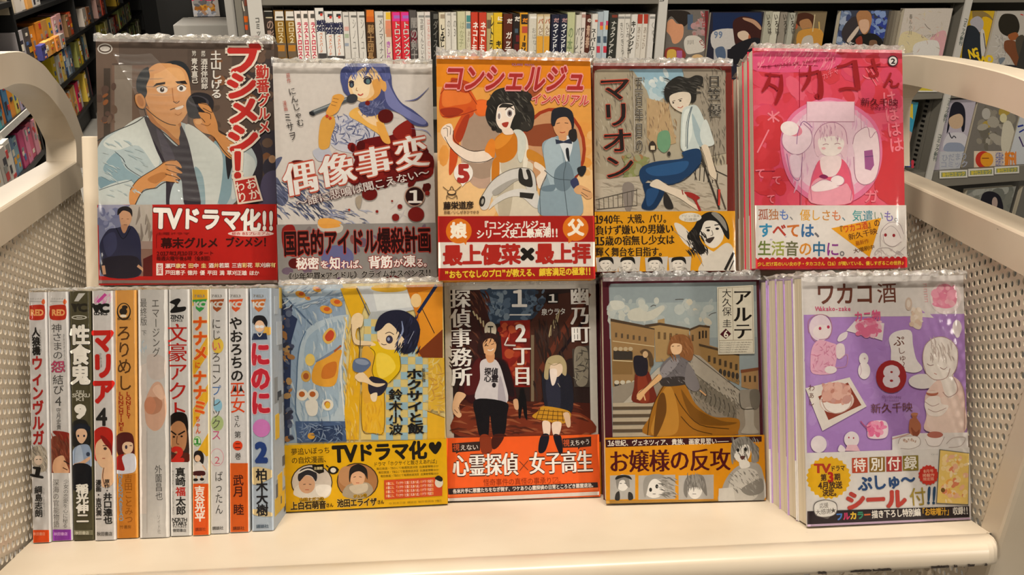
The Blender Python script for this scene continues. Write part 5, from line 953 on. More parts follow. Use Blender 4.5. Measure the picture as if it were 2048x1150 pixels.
# ---- pink comic
def u5(a):
    a.fill('d8465a'); a.many('e', ['e25a70', 'd23c48', 'e66a84', 'd44a6a', 'cc3c44', 'de5068'], 170, (110, 40, 840, 790), 55, 3); a.p('e05a84', [120, 60, 500, 60, 480, 140, 130, 150]); a.many('e', ['cc3840', 'd2404a'], 40, (110, 380, 250, 760), 40, 31); a.many('e', ['cc3840', 'd2404a'], 30, (720, 520, 835, 780), 40, 32); a.p('d03c44', [720, 540, 835, 520, 840, 780, 700, 740])
    a.l('8a1c34', 3, [130, 130, 300, 120, 420, 125]); a.l('a82440', 4, [332, 130, 334, 800], 0); a.l('8a1c34', 4, [120, 630, 215, 628]); a.l('a82440', 3, [500, 130, 800, 128], 0)
    a.many('l', ['ea7a94', 'f09aa8'], 60, (130, 60, 520, 130), 26, 9, 120); a.l('ee8a98', 8, [180, 350, 235, 390]); a.l('ee8a98', 8, [180, 385, 235, 345]); a.l('ee8a98', 7, [130, 540, 185, 430]); a.l('ee8a98', 7, [200, 340, 208, 395]); a.vt('はははは', 756, 245, 800, 540, 62, 'ee8494', .02); a.t('テ', 640, 130, 700, 230, 60, 'e87a88', .0); a.t('て', 118, 640, 168, 640, 50, 'ee8494', .02); a.t('て', 200, 672, 245, 672, 44, 'ee8494', .02); a.t('て', 175, 762, 215, 762, 46, 'ee8494', .02); a.t('ガ', 640, 750, 710, 750, 60, 'ee8494', .02); a.t('カチャ', 440, 180, 520, 145, 30, 'ee8494', 0)
    # pale round window with kitchen scene
    a.p('e07aa0', [240, 470, 290, 360, 380, 300, 480, 276, 590, 310, 690, 390, 726, 500, 716, 620, 660, 720, 560, 780, 420, 780, 320, 720, 260, 620]); a.p('e6a6c0', [255, 475, 300, 375, 385, 315, 480, 290, 580, 325, 675, 400, 708, 500, 700, 610, 645, 700, 550, 760, 430, 760, 335, 705, 275, 610]); a.p('e6c8d4', [280, 470, 330, 385, 400, 330, 480, 308, 570, 340, 655, 415, 685, 500, 675, 590, 620, 670, 540, 720, 440, 725, 350, 680, 300, 590])
    a.many('l', ['dcb0c4', 'eed6de', 'd8a8c4'], 60, (300, 330, 660, 720), 40, 6, 90)
    a.r('e8ccd6', 366, 296, 594, 392); a.l('b07a90', 3, [366, 296, 366, 392, 594, 392, 594, 300], 0); a.l('c890a8', 3, [624, 350, 640, 700], 0); a.l('a87088', 3, [345, 500, 338, 790], 0)
    a.e('ead4dc', 320, 478, 72, 70); a.l('a87a98', 3, [252, 440, 248, 500, 290, 545, 340, 545, 385, 500, 388, 440, 350, 400]); a.e('e08a9c', 300, 430, 46, 30, 20); a.e('f0e6e4', 284, 424, 44, 34, 10); a.l('8a5a90', 3, [318, 500, 324, 440, 350, 390, 392, 420]); a.l('9a6a98', 3, [270, 545, 290, 640, 330, 670, 345, 560]); a.p('e8d0dc', [284, 560, 330, 560, 335, 650, 300, 650])
    a.p('ecd8dc', [585, 500, 600, 450, 650, 420, 700, 440, 716, 560, 690, 670, 640, 694, 600, 660, 596, 560]); a.l('a87a90', 3, [585, 500, 600, 450, 655, 418, 670, 470, 700, 440, 714, 520, 712, 600, 690, 670, 640, 694, 600, 660, 590, 560]); a.p('a05a90', [640, 532, 680, 526, 688, 600, 672, 626, 644, 618], 0); a.l('5a3a70', 3, [644, 560, 684, 556])
    # seated figure: plain drawing
    a.p('e2607c', [410, 600, 440, 570, 520, 565, 560, 600, 580, 660, 578, 780, 390, 780, 384, 680]); a.p('e8a0b0', [390, 690, 440, 660, 520, 700, 560, 690, 575, 780, 386, 780]); a.p('efdcdc', [440, 560, 520, 556, 530, 600, 500, 650, 450, 650, 430, 600]); a.l('b86a88', 3, [410, 600, 385, 690, 390, 770]); a.l('b86a88', 3, [560, 600, 582, 690, 575, 770])
    a.p('e6c6d0', [400, 470, 420, 420, 470, 398, 530, 405, 560, 450, 562, 520, 545, 570, 520, 540, 440, 545, 420, 560, 404, 530]); a.p('f2e8e2', [420, 500, 430, 470, 500, 462, 540, 480, 542, 510, 520, 545, 480, 556, 440, 545]); a.many('l', ['cfa0b4', 'b88aa4', 'eed8dc'], 34, (425, 415, 545, 480), 22, 8, 85); a.l('b07a98', 3, [402, 520, 402, 460, 440, 408, 500, 396, 548, 430, 560, 500]); a.l('a06a7c', 2.5, [442, 504, 458, 498, 470, 502]); a.l('a06a7c', 2.5, [498, 500, 512, 495, 526, 500]); a.e('efb8bc', 446, 520, 10, 6); a.e('efb8bc', 522, 518, 10, 6)
    a.p('8a2a5a', [424, 655, 445, 644, 468, 656, 450, 666]); a.e('f0e4e4', 512, 674, 32, 24); a.p('f0e2e2', [390, 700, 440, 672, 490, 680, 520, 700, 470, 720, 400, 726]); a.l('b07a98', 2.5, [390, 700, 440, 670, 486, 678]); a.l('b07a98', 2.5, [484, 660, 510, 648, 542, 662, 540, 690, 510, 700])
    # hand lettered title
    D = '9c1f24'
    a.l(D, 12, [166, 165, 190, 168, 238, 172], 1, .3); a.l(D, 22, [192, 160, 178, 210, 150, 250], 1, .7); a.l(D, 26, [244, 166, 240, 240, 215, 308], 1, .6); a.l(D, 13, [185, 212, 215, 226, 226, 240])
    a.l(D, 14, [330, 168, 380, 162, 424, 150]); a.l(D, 21, [382, 124, 374, 190, 342, 244], 1, .6); a.l(D, 29, [424, 150, 432, 210, 428, 276, 408, 262], 1, .4)
    a.l(D, 12, [508, 130, 550, 122, 592, 102]); a.l(D, 29, [594, 98, 602, 170, 612, 240], 1, .2); a.l(D, 13, [520, 240, 560, 232, 612, 238])
    a.l(D, 10, [660, 132, 690, 124, 718, 118]); a.l(D, 16, [680, 90, 690, 130, 700, 148]); a.l(D, 12, [668, 156, 672, 176, 690, 174, 704, 166, 700, 152])
    a.l(D, 13, [768, 158, 752, 196, 734, 226], 1, .3); a.l(D, 10, [738, 222, 756, 194, 772, 200, 770, 222, 792, 222, 806, 208])
    a.e('3a2c30', 777, 102, 25, 26); a.e('ded8d4', 777, 102, 20, 21); a.t('2', 766, 103, 790, 103, 26, '2c2424', .04); a.t('新久千映', 622, 298, 802, 302, 38, '5a1420', .0); a.t('SHINKYU CHIE', 670, 326, 800, 330, 12, '6a1c2c', 0); a.t('THE SOUND OF TAKAKO SAN', 150, 132, 500, 90, 13, '8a1c34', 0)
def u5b(a):
    a.fill('ded8d2'); cs = ['b06a4a', 'c08a4a', '5a7aa0', '7a8a8a', 'd0b04a', 'd8a04a', 'c8904a', 'b05a7a', '6a7a80', '5aa0a0', '7a9a4a', 'c06a9a', '8a6ab0']
    a.t('孤独も、優しさも、気遣いも。', 134, 836, 836, 846, 52, 'b06a4a', .012, cols=['a8604a', 'b87a4a', '5a7ac0', '8a8a8a', 'd8a23a', 'd8a23a', 'c88a3a', 'd07a4a', '6a8a9a', '4a9a9a', '4a8a9a', '8a9a8a', '7a6ab0', '8a8a8a']); a.t('すべては、', 136, 912, 470, 914, 66, '3a6a9a', .03, cols=['3a8ab0', 'b03a2c', 'c8702c', '3a6a9a', '6a6a70']); a.t('生活音の中に。', 132, 998, 590, 1004, 68, '8a9a4a', .02, cols=['6a7a3a', '9aa04a', '6a6a4a', 'd08a2c', '2c6a90', '8a3a8a', '7a7a7a']); a.t('。  ゜', 190, 950, 300, 950, 20, '8a7ab0', 0)
    a.p('e2a01c', [484, 902, 724, 852, 668, 1040], 0); a.t('『ワカコ酒』の', 512, 914, 718, 874, 36, '5a2c14', .02, cols=['5a2c14', 'c23a1c', 'c23a1c', 'c23a1c', 'c23a1c', '5a2c14', '5a2c14']); a.t('新久千映', 566, 946, 704, 914, 30, '5a2c14', .01); a.t('最新作', 600, 976, 664, 962, 22, 'a0501c', .01); a.t('大増刷中', 590, 1012, 692, 990, 22, '5a2c14', .01)
    a.e('e4dcd8', 778, 930, 56, 60); a.l('a89a9a', 3, [720, 990, 722, 920, 760, 876, 810, 880, 832, 930]); a.l('a89a9a', 3, [732, 930, 740, 970, 780, 990, 820, 966]); a.e('9a2c34', 744, 934, 7, 8); a.e('9a2c34', 784, 936, 7, 8); a.l('b0a4a4', 2.5, [740, 910, 770, 890, 800, 912, 818, 950]); a.l('b0a4a4', 2.5, [688, 1030, 710, 1000, 760, 996, 800, 1020, 838, 990]); a.l('b0a4a4', 2.5, [790, 1040, 800, 1010, 830, 1030]); a.many('l', ['c8bcbc', 'b8aaaa'], 26, (690, 1000, 830, 1040), 12, 3)
    pts = [105, 1110]; x = 105; a.p('b8242a', [105, 1050, 850, 1044, 850, 1100, 105, 1104], 0)
    for i in range(26): a.e('b8242a', 118+i*28.6, 1049-i*.2, 11, 7, 0, 10)
    a.t('少しだけ耳のいい女の子・タカコさん（26）が聞いている、優しすぎるこの世界♪', 132, 1074, 832, 1068, 19, 'e8c23a', .03)
# ---- yellow cooking comic
def l1(a):
    a.fill('d9c88a'); a.p('8fa3b8', [20, 25, 330, 20, 350, 180, 330, 420, 350, 790, 45, 800, 25, 400], 0); a.many('l', ['6f88a4', 'b8c4cc', '7f94aa', 'a9bac6', 'd4d8d4'], 150, (30, 30, 340, 780), 46, 3, 70)
    a.p('2f3a58', [22, 60, 70, 160, 110, 190, 80, 300, 70, 780, 45, 800, 25, 300], 0); a.many('e', ['3a4566', '5a6a88', '222a44', 'b87a3a', 'c89a5a'], 60, (26, 120, 80, 780), 17, 4)
    a.p('a9bac8', [40, 28, 330, 22, 340, 60, 100, 140, 60, 90], 0); a.l('5a6f8a', 6, [30, 60, 200, 240]); a.l('dcdcd4', 10, [60, 60, 230, 60]); a.l('7f93a8', 7, [90, 130, 330, 60]); a.many('l', ['d8dcdc', '6a809a'], 40, (50, 30, 330, 130), 30, 5, 150)
    for x, y, r in ((125, 70, 22), (205, 45, 18), (300, 110, 26), (250, 145, 26), (160, 90, 12)): a.e('d99a3a', x, y, r*1.2, r*.7, 20); a.e('c85a2c', x+4, y-3, r*.6, r*.4)
    # sink counter
    a.p('b4c3cc', [150, 250, 220, 200, 340, 170, 360, 200, 330, 420, 345, 650, 320, 700, 120, 690, 108, 480, 120, 320]); a.p('9fb4c4', [170, 270, 330, 210, 310, 420, 300, 640, 150, 650, 140, 430]); a.many('l', ['c4d0d6', '8fa6ba', 'd8dcd8', '7a94ac'], 100, (130, 200, 340, 680), 40, 6, 80); a.l('55708c', 5, [150, 250, 120, 330, 108, 480, 120, 690, 320, 700]); a.l('e4e4dc', 6, [350, 180, 322, 420, 340, 660])
    a.p('d9b05a', [235, 270, 265, 235, 290, 245, 298, 280, 265, 312, 240, 300]); a.p('c24a2c', [245, 275, 270, 245, 290, 260, 280, 292, 255, 298]); a.p('e0a23a', [185, 500, 205, 400, 320, 340, 315, 400, 290, 515]); a.p('c8762c', [240, 420, 300, 400, 290, 470, 230, 480]); a.l('7a8aa0', 14, [200, 400, 260, 366, 325, 322], 1, .6); a.l('a85a34', 9, [290, 350, 324, 320]); a.e('e8c86a', 172, 390, 24, 30); a.e('d0a04a', 152, 470, 24, 28); a.e('a85a2c', 152, 470, 14, 16)
    for x, y in ((134, 562), (186, 562), (180, 622), (258, 610)): a.e('e2dccc', x, y, 28, 28); a.e('b5612c', x-2, y-4, 15, 14)
    a.p('e2ddd0', [150, 595, 205, 590, 205, 655, 165, 660]); a.e('dcae3a', 258, 612, 13, 16); a.p('4a5f84', [100, 690, 350, 690, 350, 790, 110, 795], 0); a.p('2f3f60', [170, 715, 330, 710, 330, 785, 180, 790], 0); a.e('d8a03a', 178, 762, 18, 16); a.many('l', ['6f86a8', '9fb0c4', '2c3a5a'], 60, (105, 695, 345, 785), 26, 8)
    # yellow cupboards and floor
    a.p('dfae24', [320, 40, 400, 30, 450, 90, 420, 180, 400, 260, 420, 420, 410, 780, 350, 780, 340, 640, 360, 420, 380, 200], 0); a.many('l', ['e6c04a', 'c8922c', 'ead08a'], 60, (340, 200, 410, 780), 34, 9, 85); a.p('c9cdd0', [400, 30, 720, 25, 700, 140, 480, 190, 450, 120], 0); a.p('dde0de', [480, 60, 700, 40, 690, 130, 500, 150], 0); a.l('5a5a60', 5, [400, 40, 470, 190]); a.p('b0b4b4', [470, 155, 560, 150, 520, 200, 450, 200], 0); a.e('e4b43a', 560, 40, 90, 20)
    a.p('d9c27a', [440, 190, 760, 200, 760, 780, 420, 780], 0)
    for i in range(9):
        for k in range(16):
            if (i+k) % 2 == 0: a.p('93b4c4' if (i % 2) else 'a8c0c4', [435+i*36, 190+k*37, 470+i*36, 190+k*37, 470+i*36, 226+k*37, 435+i*36, 226+k*37], 0)
    a.p('e2b22c', [425, 540, 530, 545, 535, 740, 500, 748, 440, 740, 425, 700]); a.l('7a5a1c', 3.5, [425, 545, 428, 730, 480, 748, 532, 738, 535, 550]); a.many('l', ['e8c04a', 'd29a24'], 26, (432, 560, 528, 735), 34, 10, 88); a.p('dca83a', [430, 330, 480, 350, 520, 480, 500, 560, 440, 600, 426, 500])
    a.p('cf7a1c', [640, 25, 820, 20, 820, 380, 700, 370, 690, 170], 0); a.p('e0952c', [700, 60, 820, 30, 820, 240, 710, 340], 0); a.p('7a3a1c', [700, 350, 820, 240, 820, 380, 720, 378], 0); a.l('1f2c50', 16, [790, 25, 700, 160], 0); a.l('3a2c24', 4, [720, 140, 780, 260]); a.e('e8c890', 690, 100, 26, 34); a.p('d9b03a', [750, 380, 830, 380, 830, 640, 750, 630], 0); a.many('l', ['e8c86a', 'b8802c', 'e4dca0', 'c8a04a'], 60, (752, 390, 828, 640), 30, 11); a.p('e0b02c', [745, 640, 830, 670, 830, 780, 745, 780], 0); a.l('8a6a2c', 4, [745, 640, 830, 672])
    # figure seen from above
    a.p('e0bb1c', [480, 300, 530, 310, 600, 350, 612, 440, 560, 500, 500, 500, 475, 450, 488, 380, 466, 330]); a.p('edd04a', [500, 360, 560, 370, 590, 430, 530, 480, 500, 450]); a.l('6a5210', 3.5, [466, 330, 490, 360, 476, 440, 492, 490]); a.l('6a5210', 3.5, [610, 370, 612, 440, 560, 500]); a.p('2c2a3a', [456, 520, 470, 470, 550, 500, 520, 560, 470, 560]); a.p('ead8b8', [468, 560, 500, 550, 495, 590, 475, 590])
    a.p('e8d0a8', [372, 220, 380, 175, 410, 160, 432, 180, 425, 225, 400, 240, 400, 290, 470, 300, 490, 320, 400, 318, 380, 290]); a.l('7a5a34', 3, [375, 215, 380, 290, 404, 318, 470, 318]); a.p('ead2ac', [392, 470, 430, 450, 480, 500, 540, 505, 500, 522, 440, 500, 410, 495]); a.p('5f7090', [388, 390, 440, 380, 470, 410, 430, 450, 384, 440]); a.l('2c2c34', 4, [412, 230, 418, 300, 412, 380]); a.e('8a98b0', 426, 400, 34, 14, 10)
    a.p('ecd4b0', [500, 260, 520, 200, 600, 200, 640, 280, 620, 330, 560, 340, 515, 320]); a.p('232438', [488, 240, 510, 180, 560, 150, 630, 150, 690, 190, 710, 250, 690, 330, 650, 360, 620, 350, 640, 310, 618, 270, 560, 210, 520, 240, 500, 250]); a.many('l', ['232438', '3a3e60', '14141f'], 60, (590, 180, 700, 350), 30, 12, 110); a.l('8f9cc0', 9, [600, 300, 625, 250, 620, 200], 1, .7); a.l('b8c0d8', 6, [650, 310, 680, 250], 1, .7); a.e('3a3448', 560, 290, 17, 20); a.e('8a94b0', 556, 288, 7, 9); a.l('3a2c24', 3, [540, 262, 560, 254, 582, 266]); a.l('3a2c24', 3, [520, 310, 532, 316, 546, 314]); a.l('e08a6a', 4, [504, 290, 512, 300])
    a.vt('ホクサイと飯', 680, 432, 690, 752, 72, '1c1a1c', .035); a.vt('鈴木小波', 590, 532, 592, 758, 62, '1c1a1c', .02); a.vt('新装版', 726, 430, 728, 498, 17, '3a3020', .01)
def l1b(a):
    a.fill('dfae12'); a.t('夢追いぼっち', 78, 842, 270, 832, 32, '3a2c10', .01); a.t('の自炊漫画、', 80, 884, 270, 876, 32, '3a2c10', .01); a.t('TVドラマ化', 284, 852, 742, 832, 84, '1f1a12', .05)
    a.p('1f1a12', [752, 812, 758, 796, 776, 794, 784, 806, 796, 790, 812, 796, 812, 816, 786, 852, 760, 830]); a.t('ドラマ「ホクサイと飯さえあれば」', 482, 902, 804, 886, 22, '5a4610', .01)
    for i, y in enumerate((918, 936, 954)): a.t('毎日放送・TBSにて毎週放送決定 出演者情報ほか', 496+i*10, y+6, 800, y-8, 12, '7a6214', .01)
    a.e('3a2c18', 180, 990, 102, 90); a.e('cfc4b8', 180, 990, 97, 85); a.p('dcd6cc', [90, 1040, 120, 1000, 240, 1000, 275, 1010, 260, 1060, 180, 1078, 110, 1060]); a.e('d2a684', 156, 1000, 40, 44); a.p('2c2a30', [112, 960, 130, 925, 180, 915, 205, 950, 200, 985, 180, 960, 150, 955, 120, 985]); a.l('ded8cc', 7, [114, 945, 160, 925, 205, 940]); a.p('efe9e0', [200, 1010, 250, 1000, 276, 1020, 250, 1060, 210, 1050]); a.l('3a2c28', 3, [138, 1000, 150, 998]); a.l('3a2c28', 3, [166, 998, 178, 1000]); a.l('b0503c', 3, [148, 1026, 166, 1026])
    a.e('3a2c18', 404, 984, 102, 90); a.e('a8764a', 404, 984, 97, 85); a.e('b98a60', 350, 960, 40, 50); a.p('a89a84', [330, 1050, 360, 1000, 450, 990, 480, 1030, 440, 1066, 380, 1070]); a.e('d8ac88', 404, 965, 36, 44); a.p('221d1c', [362, 960, 370, 918, 410, 900, 448, 925, 452, 975, 438, 950, 410, 935, 376, 950, 366, 990]); a.p('c9bca6', [366, 1008, 410, 1000, 450, 996, 450, 1030, 400, 1046, 370, 1030]); a.l('3a2c28', 3, [384, 964, 396, 962]); a.l('3a2c28', 3, [412, 962, 424, 964]); a.l('b0503c', 3, [396, 992, 412, 992])
    a.p('1f1a12', [182, 906, 238, 900, 240, 940, 216, 948, 186, 930], 0); a.t('主題歌', 190, 922, 234, 920, 14, 'e8d8a0', .02); a.e('1f1a12', 285, 930, 26, 20); a.e('ddd8cc', 285, 930, 14, 12); a.l('1f1a12', 6, [262, 916, 250, 906]); a.l('1f1a12', 6, [300, 916, 312, 930])
    a.t('山田ナガコ役', 120, 1074, 240, 1070, 16, '3a2810', .02, ('dfae12', .1)); a.t('上白石萌音', 76, 1106, 250, 1098, 38, '3a2810', .045, ('e8c86a', .09)); a.t('さん', 250, 1102, 286, 1100, 20, '3a2810', .03); a.t('ジュン役', 384, 1058, 450, 1052, 16, '3a2810', .02, ('dfae12', .1)); a.t('池田エライザ', 304, 1092, 498, 1084, 38, '3a2810', .045, ('e8c86a', .09)); a.t('さん', 500, 1086, 534, 1084, 20, '3a2810', .03)
    a.p('c84a24', [534, 978, 818, 962, 818, 1054, 536, 1072], 0)
    for i in range(4): a.t('本書には、『ホクサイと飯さえあれば』のドラマ化記念', 542, 996+i*20, 776, 982+i*20, 15, 'f0c89a', .01, cols=['f0c070', 'f4ead8', 'f4ead8'])
    a.e('d8d2c4', 802, 990, 20, 24); a.p('26201a', [782, 970, 800, 955, 820, 970, 812, 985]); a.t('© 鈴木小波 講談社 製作委員会 MBS', 560, 1092, 816, 1078, 10, '8a6c14', 0); a.l('5a4a14', 3, [48, 1138, 830, 1096], 0)
# ---- dark comic, lower middle
def l2(a):
    a.fill('cfcac2'); a.p('2e211f', [52, 76, 742, 68, 754, 806, 70, 812], 0)
    a.p('35465c', [200, 72, 480, 70, 460, 220, 240, 250, 200, 160], 0); a.many('e', ['6a7f94', '54687e', '8a9aa8', '2a3a50'], 80, (230, 80, 340, 230), 17, 3); a.many('e', ['4a5c70', '6a7f94', '2a3444'], 50, (410, 80, 520, 220), 17, 4)
    a.p('8a231c', [300, 230, 450, 225, 450, 560, 320, 560], 0); a.many('e', ['a83a24', '7a1c18', 'c05a34', '5a1814'], 60, (300, 240, 450, 540), 20, 5); a.p('4a2a20', [450, 240, 560, 100, 740, 75, 745, 400, 640, 420, 560, 500, 500, 640, 450, 640], 0); a.l('6a3424', 26, [500, 480, 640, 240, 745, 90], 0); a.l('20161a', 16, [520, 500, 740, 200], 0); a.p('3c1f1c', [60, 90, 200, 75, 260, 260, 240, 420, 60, 500], 0); a.many('l', ['5a2a22', '2a1a1a', '7a4a34', '1a1416'], 90, (60, 90, 240, 480), 40, 6, 60)
    for i in range(4): a.l('c8b890', 7, [165+i*3+i*14, 180+i*16, 176+i*14, 205+i*18], 0)
    for i in range(4): a.l('b8a880', 6, [540+i*14, 330-i*26, 556+i*14, 250-i*26], 0)
    a.e('d8ceb8', 252, 275, 30, 42); a.r('2a2420', 238, 255, 266, 262); a.r('2a2420', 250, 262, 256, 296); a.p('463e38', [660, 370, 745, 350, 748, 560, 670, 560], 0); a.p('8a8272', [672, 375, 722, 360, 740, 400, 735, 540, 680, 540]); a.many('l', ['55504a', 'b0a890', '2c2826'], 40, (675, 380, 738, 530), 24, 8); a.r('7a6a54', 455, 300, 470, 690); a.many('l', ['2a1c1a', '46302a'], 70, (470, 250, 640, 640), 50, 9, 85)
    a.p('4a2018', [70, 620, 750, 640, 752, 806, 72, 810], 0); a.p('7a3420', [120, 660, 330, 640, 480, 700, 700, 690, 740, 800, 100, 806]); a.many('l', ['5a2418', '9a4a2c', '3a1814', 'b06a44'], 110, (80, 640, 740, 800), 50, 10, 5)
    # distant silhouette
    a.e('141214', 410, 580, 12, 16); a.p('141214', [396, 600, 426, 600, 436, 720, 420, 700, 412, 660, 402, 715, 392, 700])
    a.p('c8543a', [330, 330, 350, 280, 345, 330], 0); a.l('c8c0b8', 8, [322, 350, 378, 352], 0)
    # man
    a.p('3a1618', [165, 430, 210, 415, 290, 415, 340, 450, 380, 590, 376, 625, 330, 610, 330, 560, 175, 640, 120, 610, 90, 590, 110, 520]); a.p('551c1c', [170, 440, 205, 425, 200, 560, 150, 600, 120, 570]); a.p('23161a', [290, 420, 340, 460, 372, 600, 335, 590, 315, 500]); a.p('d4ced0', [205, 430, 280, 425, 320, 520, 332, 640, 180, 625, 200, 520]); a.p('b0a8b0', [300, 500, 330, 636, 290, 634]); a.p('19161a', [176, 622, 330, 636, 335, 700, 320, 800, 268, 808, 250, 700, 240, 808, 200, 806, 180, 720]); a.p('8a3a20', [200, 806, 240, 800, 260, 860, 250, 895, 212, 880]); a.p('4a2018', [268, 800, 330, 800, 300, 850, 262, 870])
    a.p('e0b890', [86, 585, 130, 600, 96, 650, 108, 700, 90, 712, 64, 680, 66, 630]); a.l('6a4430', 3, [72, 672, 88, 690]); a.l('6a4430', 3, [92, 660, 104, 690]); a.p('d8a880', [366, 626, 388, 622, 392, 670, 374, 668]); a.p('d49a6c', [228, 392, 270, 388, 268, 430, 240, 436]); a.p('dcaa7c', [205, 340, 215, 300, 265, 300, 282, 350, 268, 395, 240, 400, 212, 380]); a.p('2e1c1a', [190, 350, 200, 305, 240, 288, 290, 305, 290, 350, 280, 340, 262, 318, 235, 320, 214, 345, 220, 390, 205, 395, 192, 385]); a.many('l', ['2e1c1a', '4a2c24'], 26, (192, 295, 284, 350), 18, 11, 110); a.l('3a2018', 3, [226, 350, 242, 354]); a.l('3a2018', 3, [256, 348, 270, 342]); a.l('f0e4d8', 5, [238, 374, 254, 378, 268, 368]); a.t('探偵', 222, 482, 290, 484, 36, '2a2428', .03); a.t('心霊', 220, 516, 292, 518, 36, '2a2428', .03); a.e('2a2428', 270, 550, 10, 12)
    # girl
    a.p('23232e', [510, 500, 540, 480, 620, 485, 660, 530, 655, 690, 540, 680, 515, 600]); a.p('2f3040', [530, 520, 590, 510, 600, 660, 545, 670]); a.p('b5a47c', [528, 440, 550, 408, 600, 402, 630, 440, 630, 500, 610, 492, 600, 455, 570, 450, 545, 470, 540, 520, 520, 510]); a.p('e4cdb4', [548, 470, 560, 445, 605, 445, 612, 480, 590, 508, 562, 505]); a.p('efe0d4', [548, 490, 552, 470, 580, 470, 585, 500, 572, 545, 558, 548]); a.l('8a7a54', 3, [540, 440, 570, 450, 600, 438]); a.p('c8922a', [520, 655, 640, 678, 648, 720, 600, 742, 465, 712, 490, 680])
    for i in range(7): a.l('5a3a18', 3, [500+i*22, 665+i*3, 480+i*27, 720+i*3], 0)
    for y in (680, 700, 720): a.l('5a3a18', 3, [495-(y-680)*.4, y-4, 645, y+6], 0)
    a.p('ecd6c4', [512, 732, 550, 738, 546, 800, 520, 800]); a.p('ecd6c4', [560, 740, 606, 738, 592, 804, 566, 800]); a.p('1c1a24', [508, 800, 546, 802, 530, 880, 496, 884]); a.p('1c1a24', [566, 802, 602, 806, 612, 880, 596, 892]); a.p('dcbc9c', [616, 690, 645, 690, 652, 750, 636, 760, 622, 720]); a.l('a8a090', 3, [588, 540, 600, 560])
    W = 'ece8e2'
    a.vt('探偵事務所', 100, 72, 110, 558, 94, W, -.035); a.vt('幽乃町', 696, 62, 704, 346, 88, W, -.035); a._put('1', 396, 118, 92, 100, 0, W, .03, a._y()); a.r(W, 347, 196, 454, 202); a._put('2', 404, 290, 92, 100, 0, W, .03, a._y()); a.vt('丁目', 410, 355, 412, 555, 84, W, -.035); a.p('1a1719', [536, 92, 588, 90, 590, 142, 538, 144], 0); a.t('1', 550, 117, 576, 117, 44, W, .03); a.t('泉ウラタ', 506, 186, 628, 182, 32, 'dcd8d2', .02); a.l('e0d8d0', 6, [322, 350, 340, 312])
def l2b(a):
    a.fill('ec6428'); a.p('8a3a20', [200, 812, 250, 806, 262, 870, 240, 896, 206, 884]); a.p('4a2018', [262, 810, 320, 806, 290, 860, 262, 868]); a.p('1c1a24', [504, 806, 546, 804, 526, 880, 492, 884]); a.p('1c1a24', [566, 804, 604, 804, 614, 884, 596, 892]); a.p('3a2a26', [60, 842, 200, 832, 200, 878, 95, 886, 80, 894, 80, 886, 62, 886], 0); a.t('視', 64, 862, 98, 862, 34, 'c85a34', .02); a.t('えない', 100, 864, 192, 860, 28, 'e8e0d8', .01); a.p('3a2a26', [612, 818, 756, 808, 756, 856, 700, 862, 690, 874, 690, 862, 614, 864], 0); a.t('視', 616, 840, 648, 840, 34, 'c85a34', .02); a.t('えちゃう', 650, 842, 750, 832, 28, 'e8e0d8', .01)
    a.t('心霊探偵', 62, 956, 392, 946, 108, 'f4efe8', -.035, ('4a2418', .05)); a.l('8a4428', 4, [396, 930, 440, 975], 0); a.l('8a4428', 4, [440, 928, 398, 978], 0); a.t('女子高生', 446, 944, 764, 932, 106, 'f4efe8', -.035, ('4a2418', .05)); a.t('怪奇事件の真怪の事承り〼。', 216, 1038, 624, 1026, 34, 'a03a14', 0)
    a.p('352a2c', [40, 1068, 788, 1036, 790, 1062, 42, 1098], 0); a.t('各米片手に悪霊たちをなぎ倒す、ワケあり心霊探偵の日常ところどき悪霊退治。', 64, 1082, 778, 1050, 21, 'e8e0d8', .03); a.p('e8743c', [40, 1098, 790, 1062, 790, 1075, 42, 1112], 0); a.p('d8d0c8', [40, 1116, 795, 1082, 795, 1100, 40, 1136], 0)
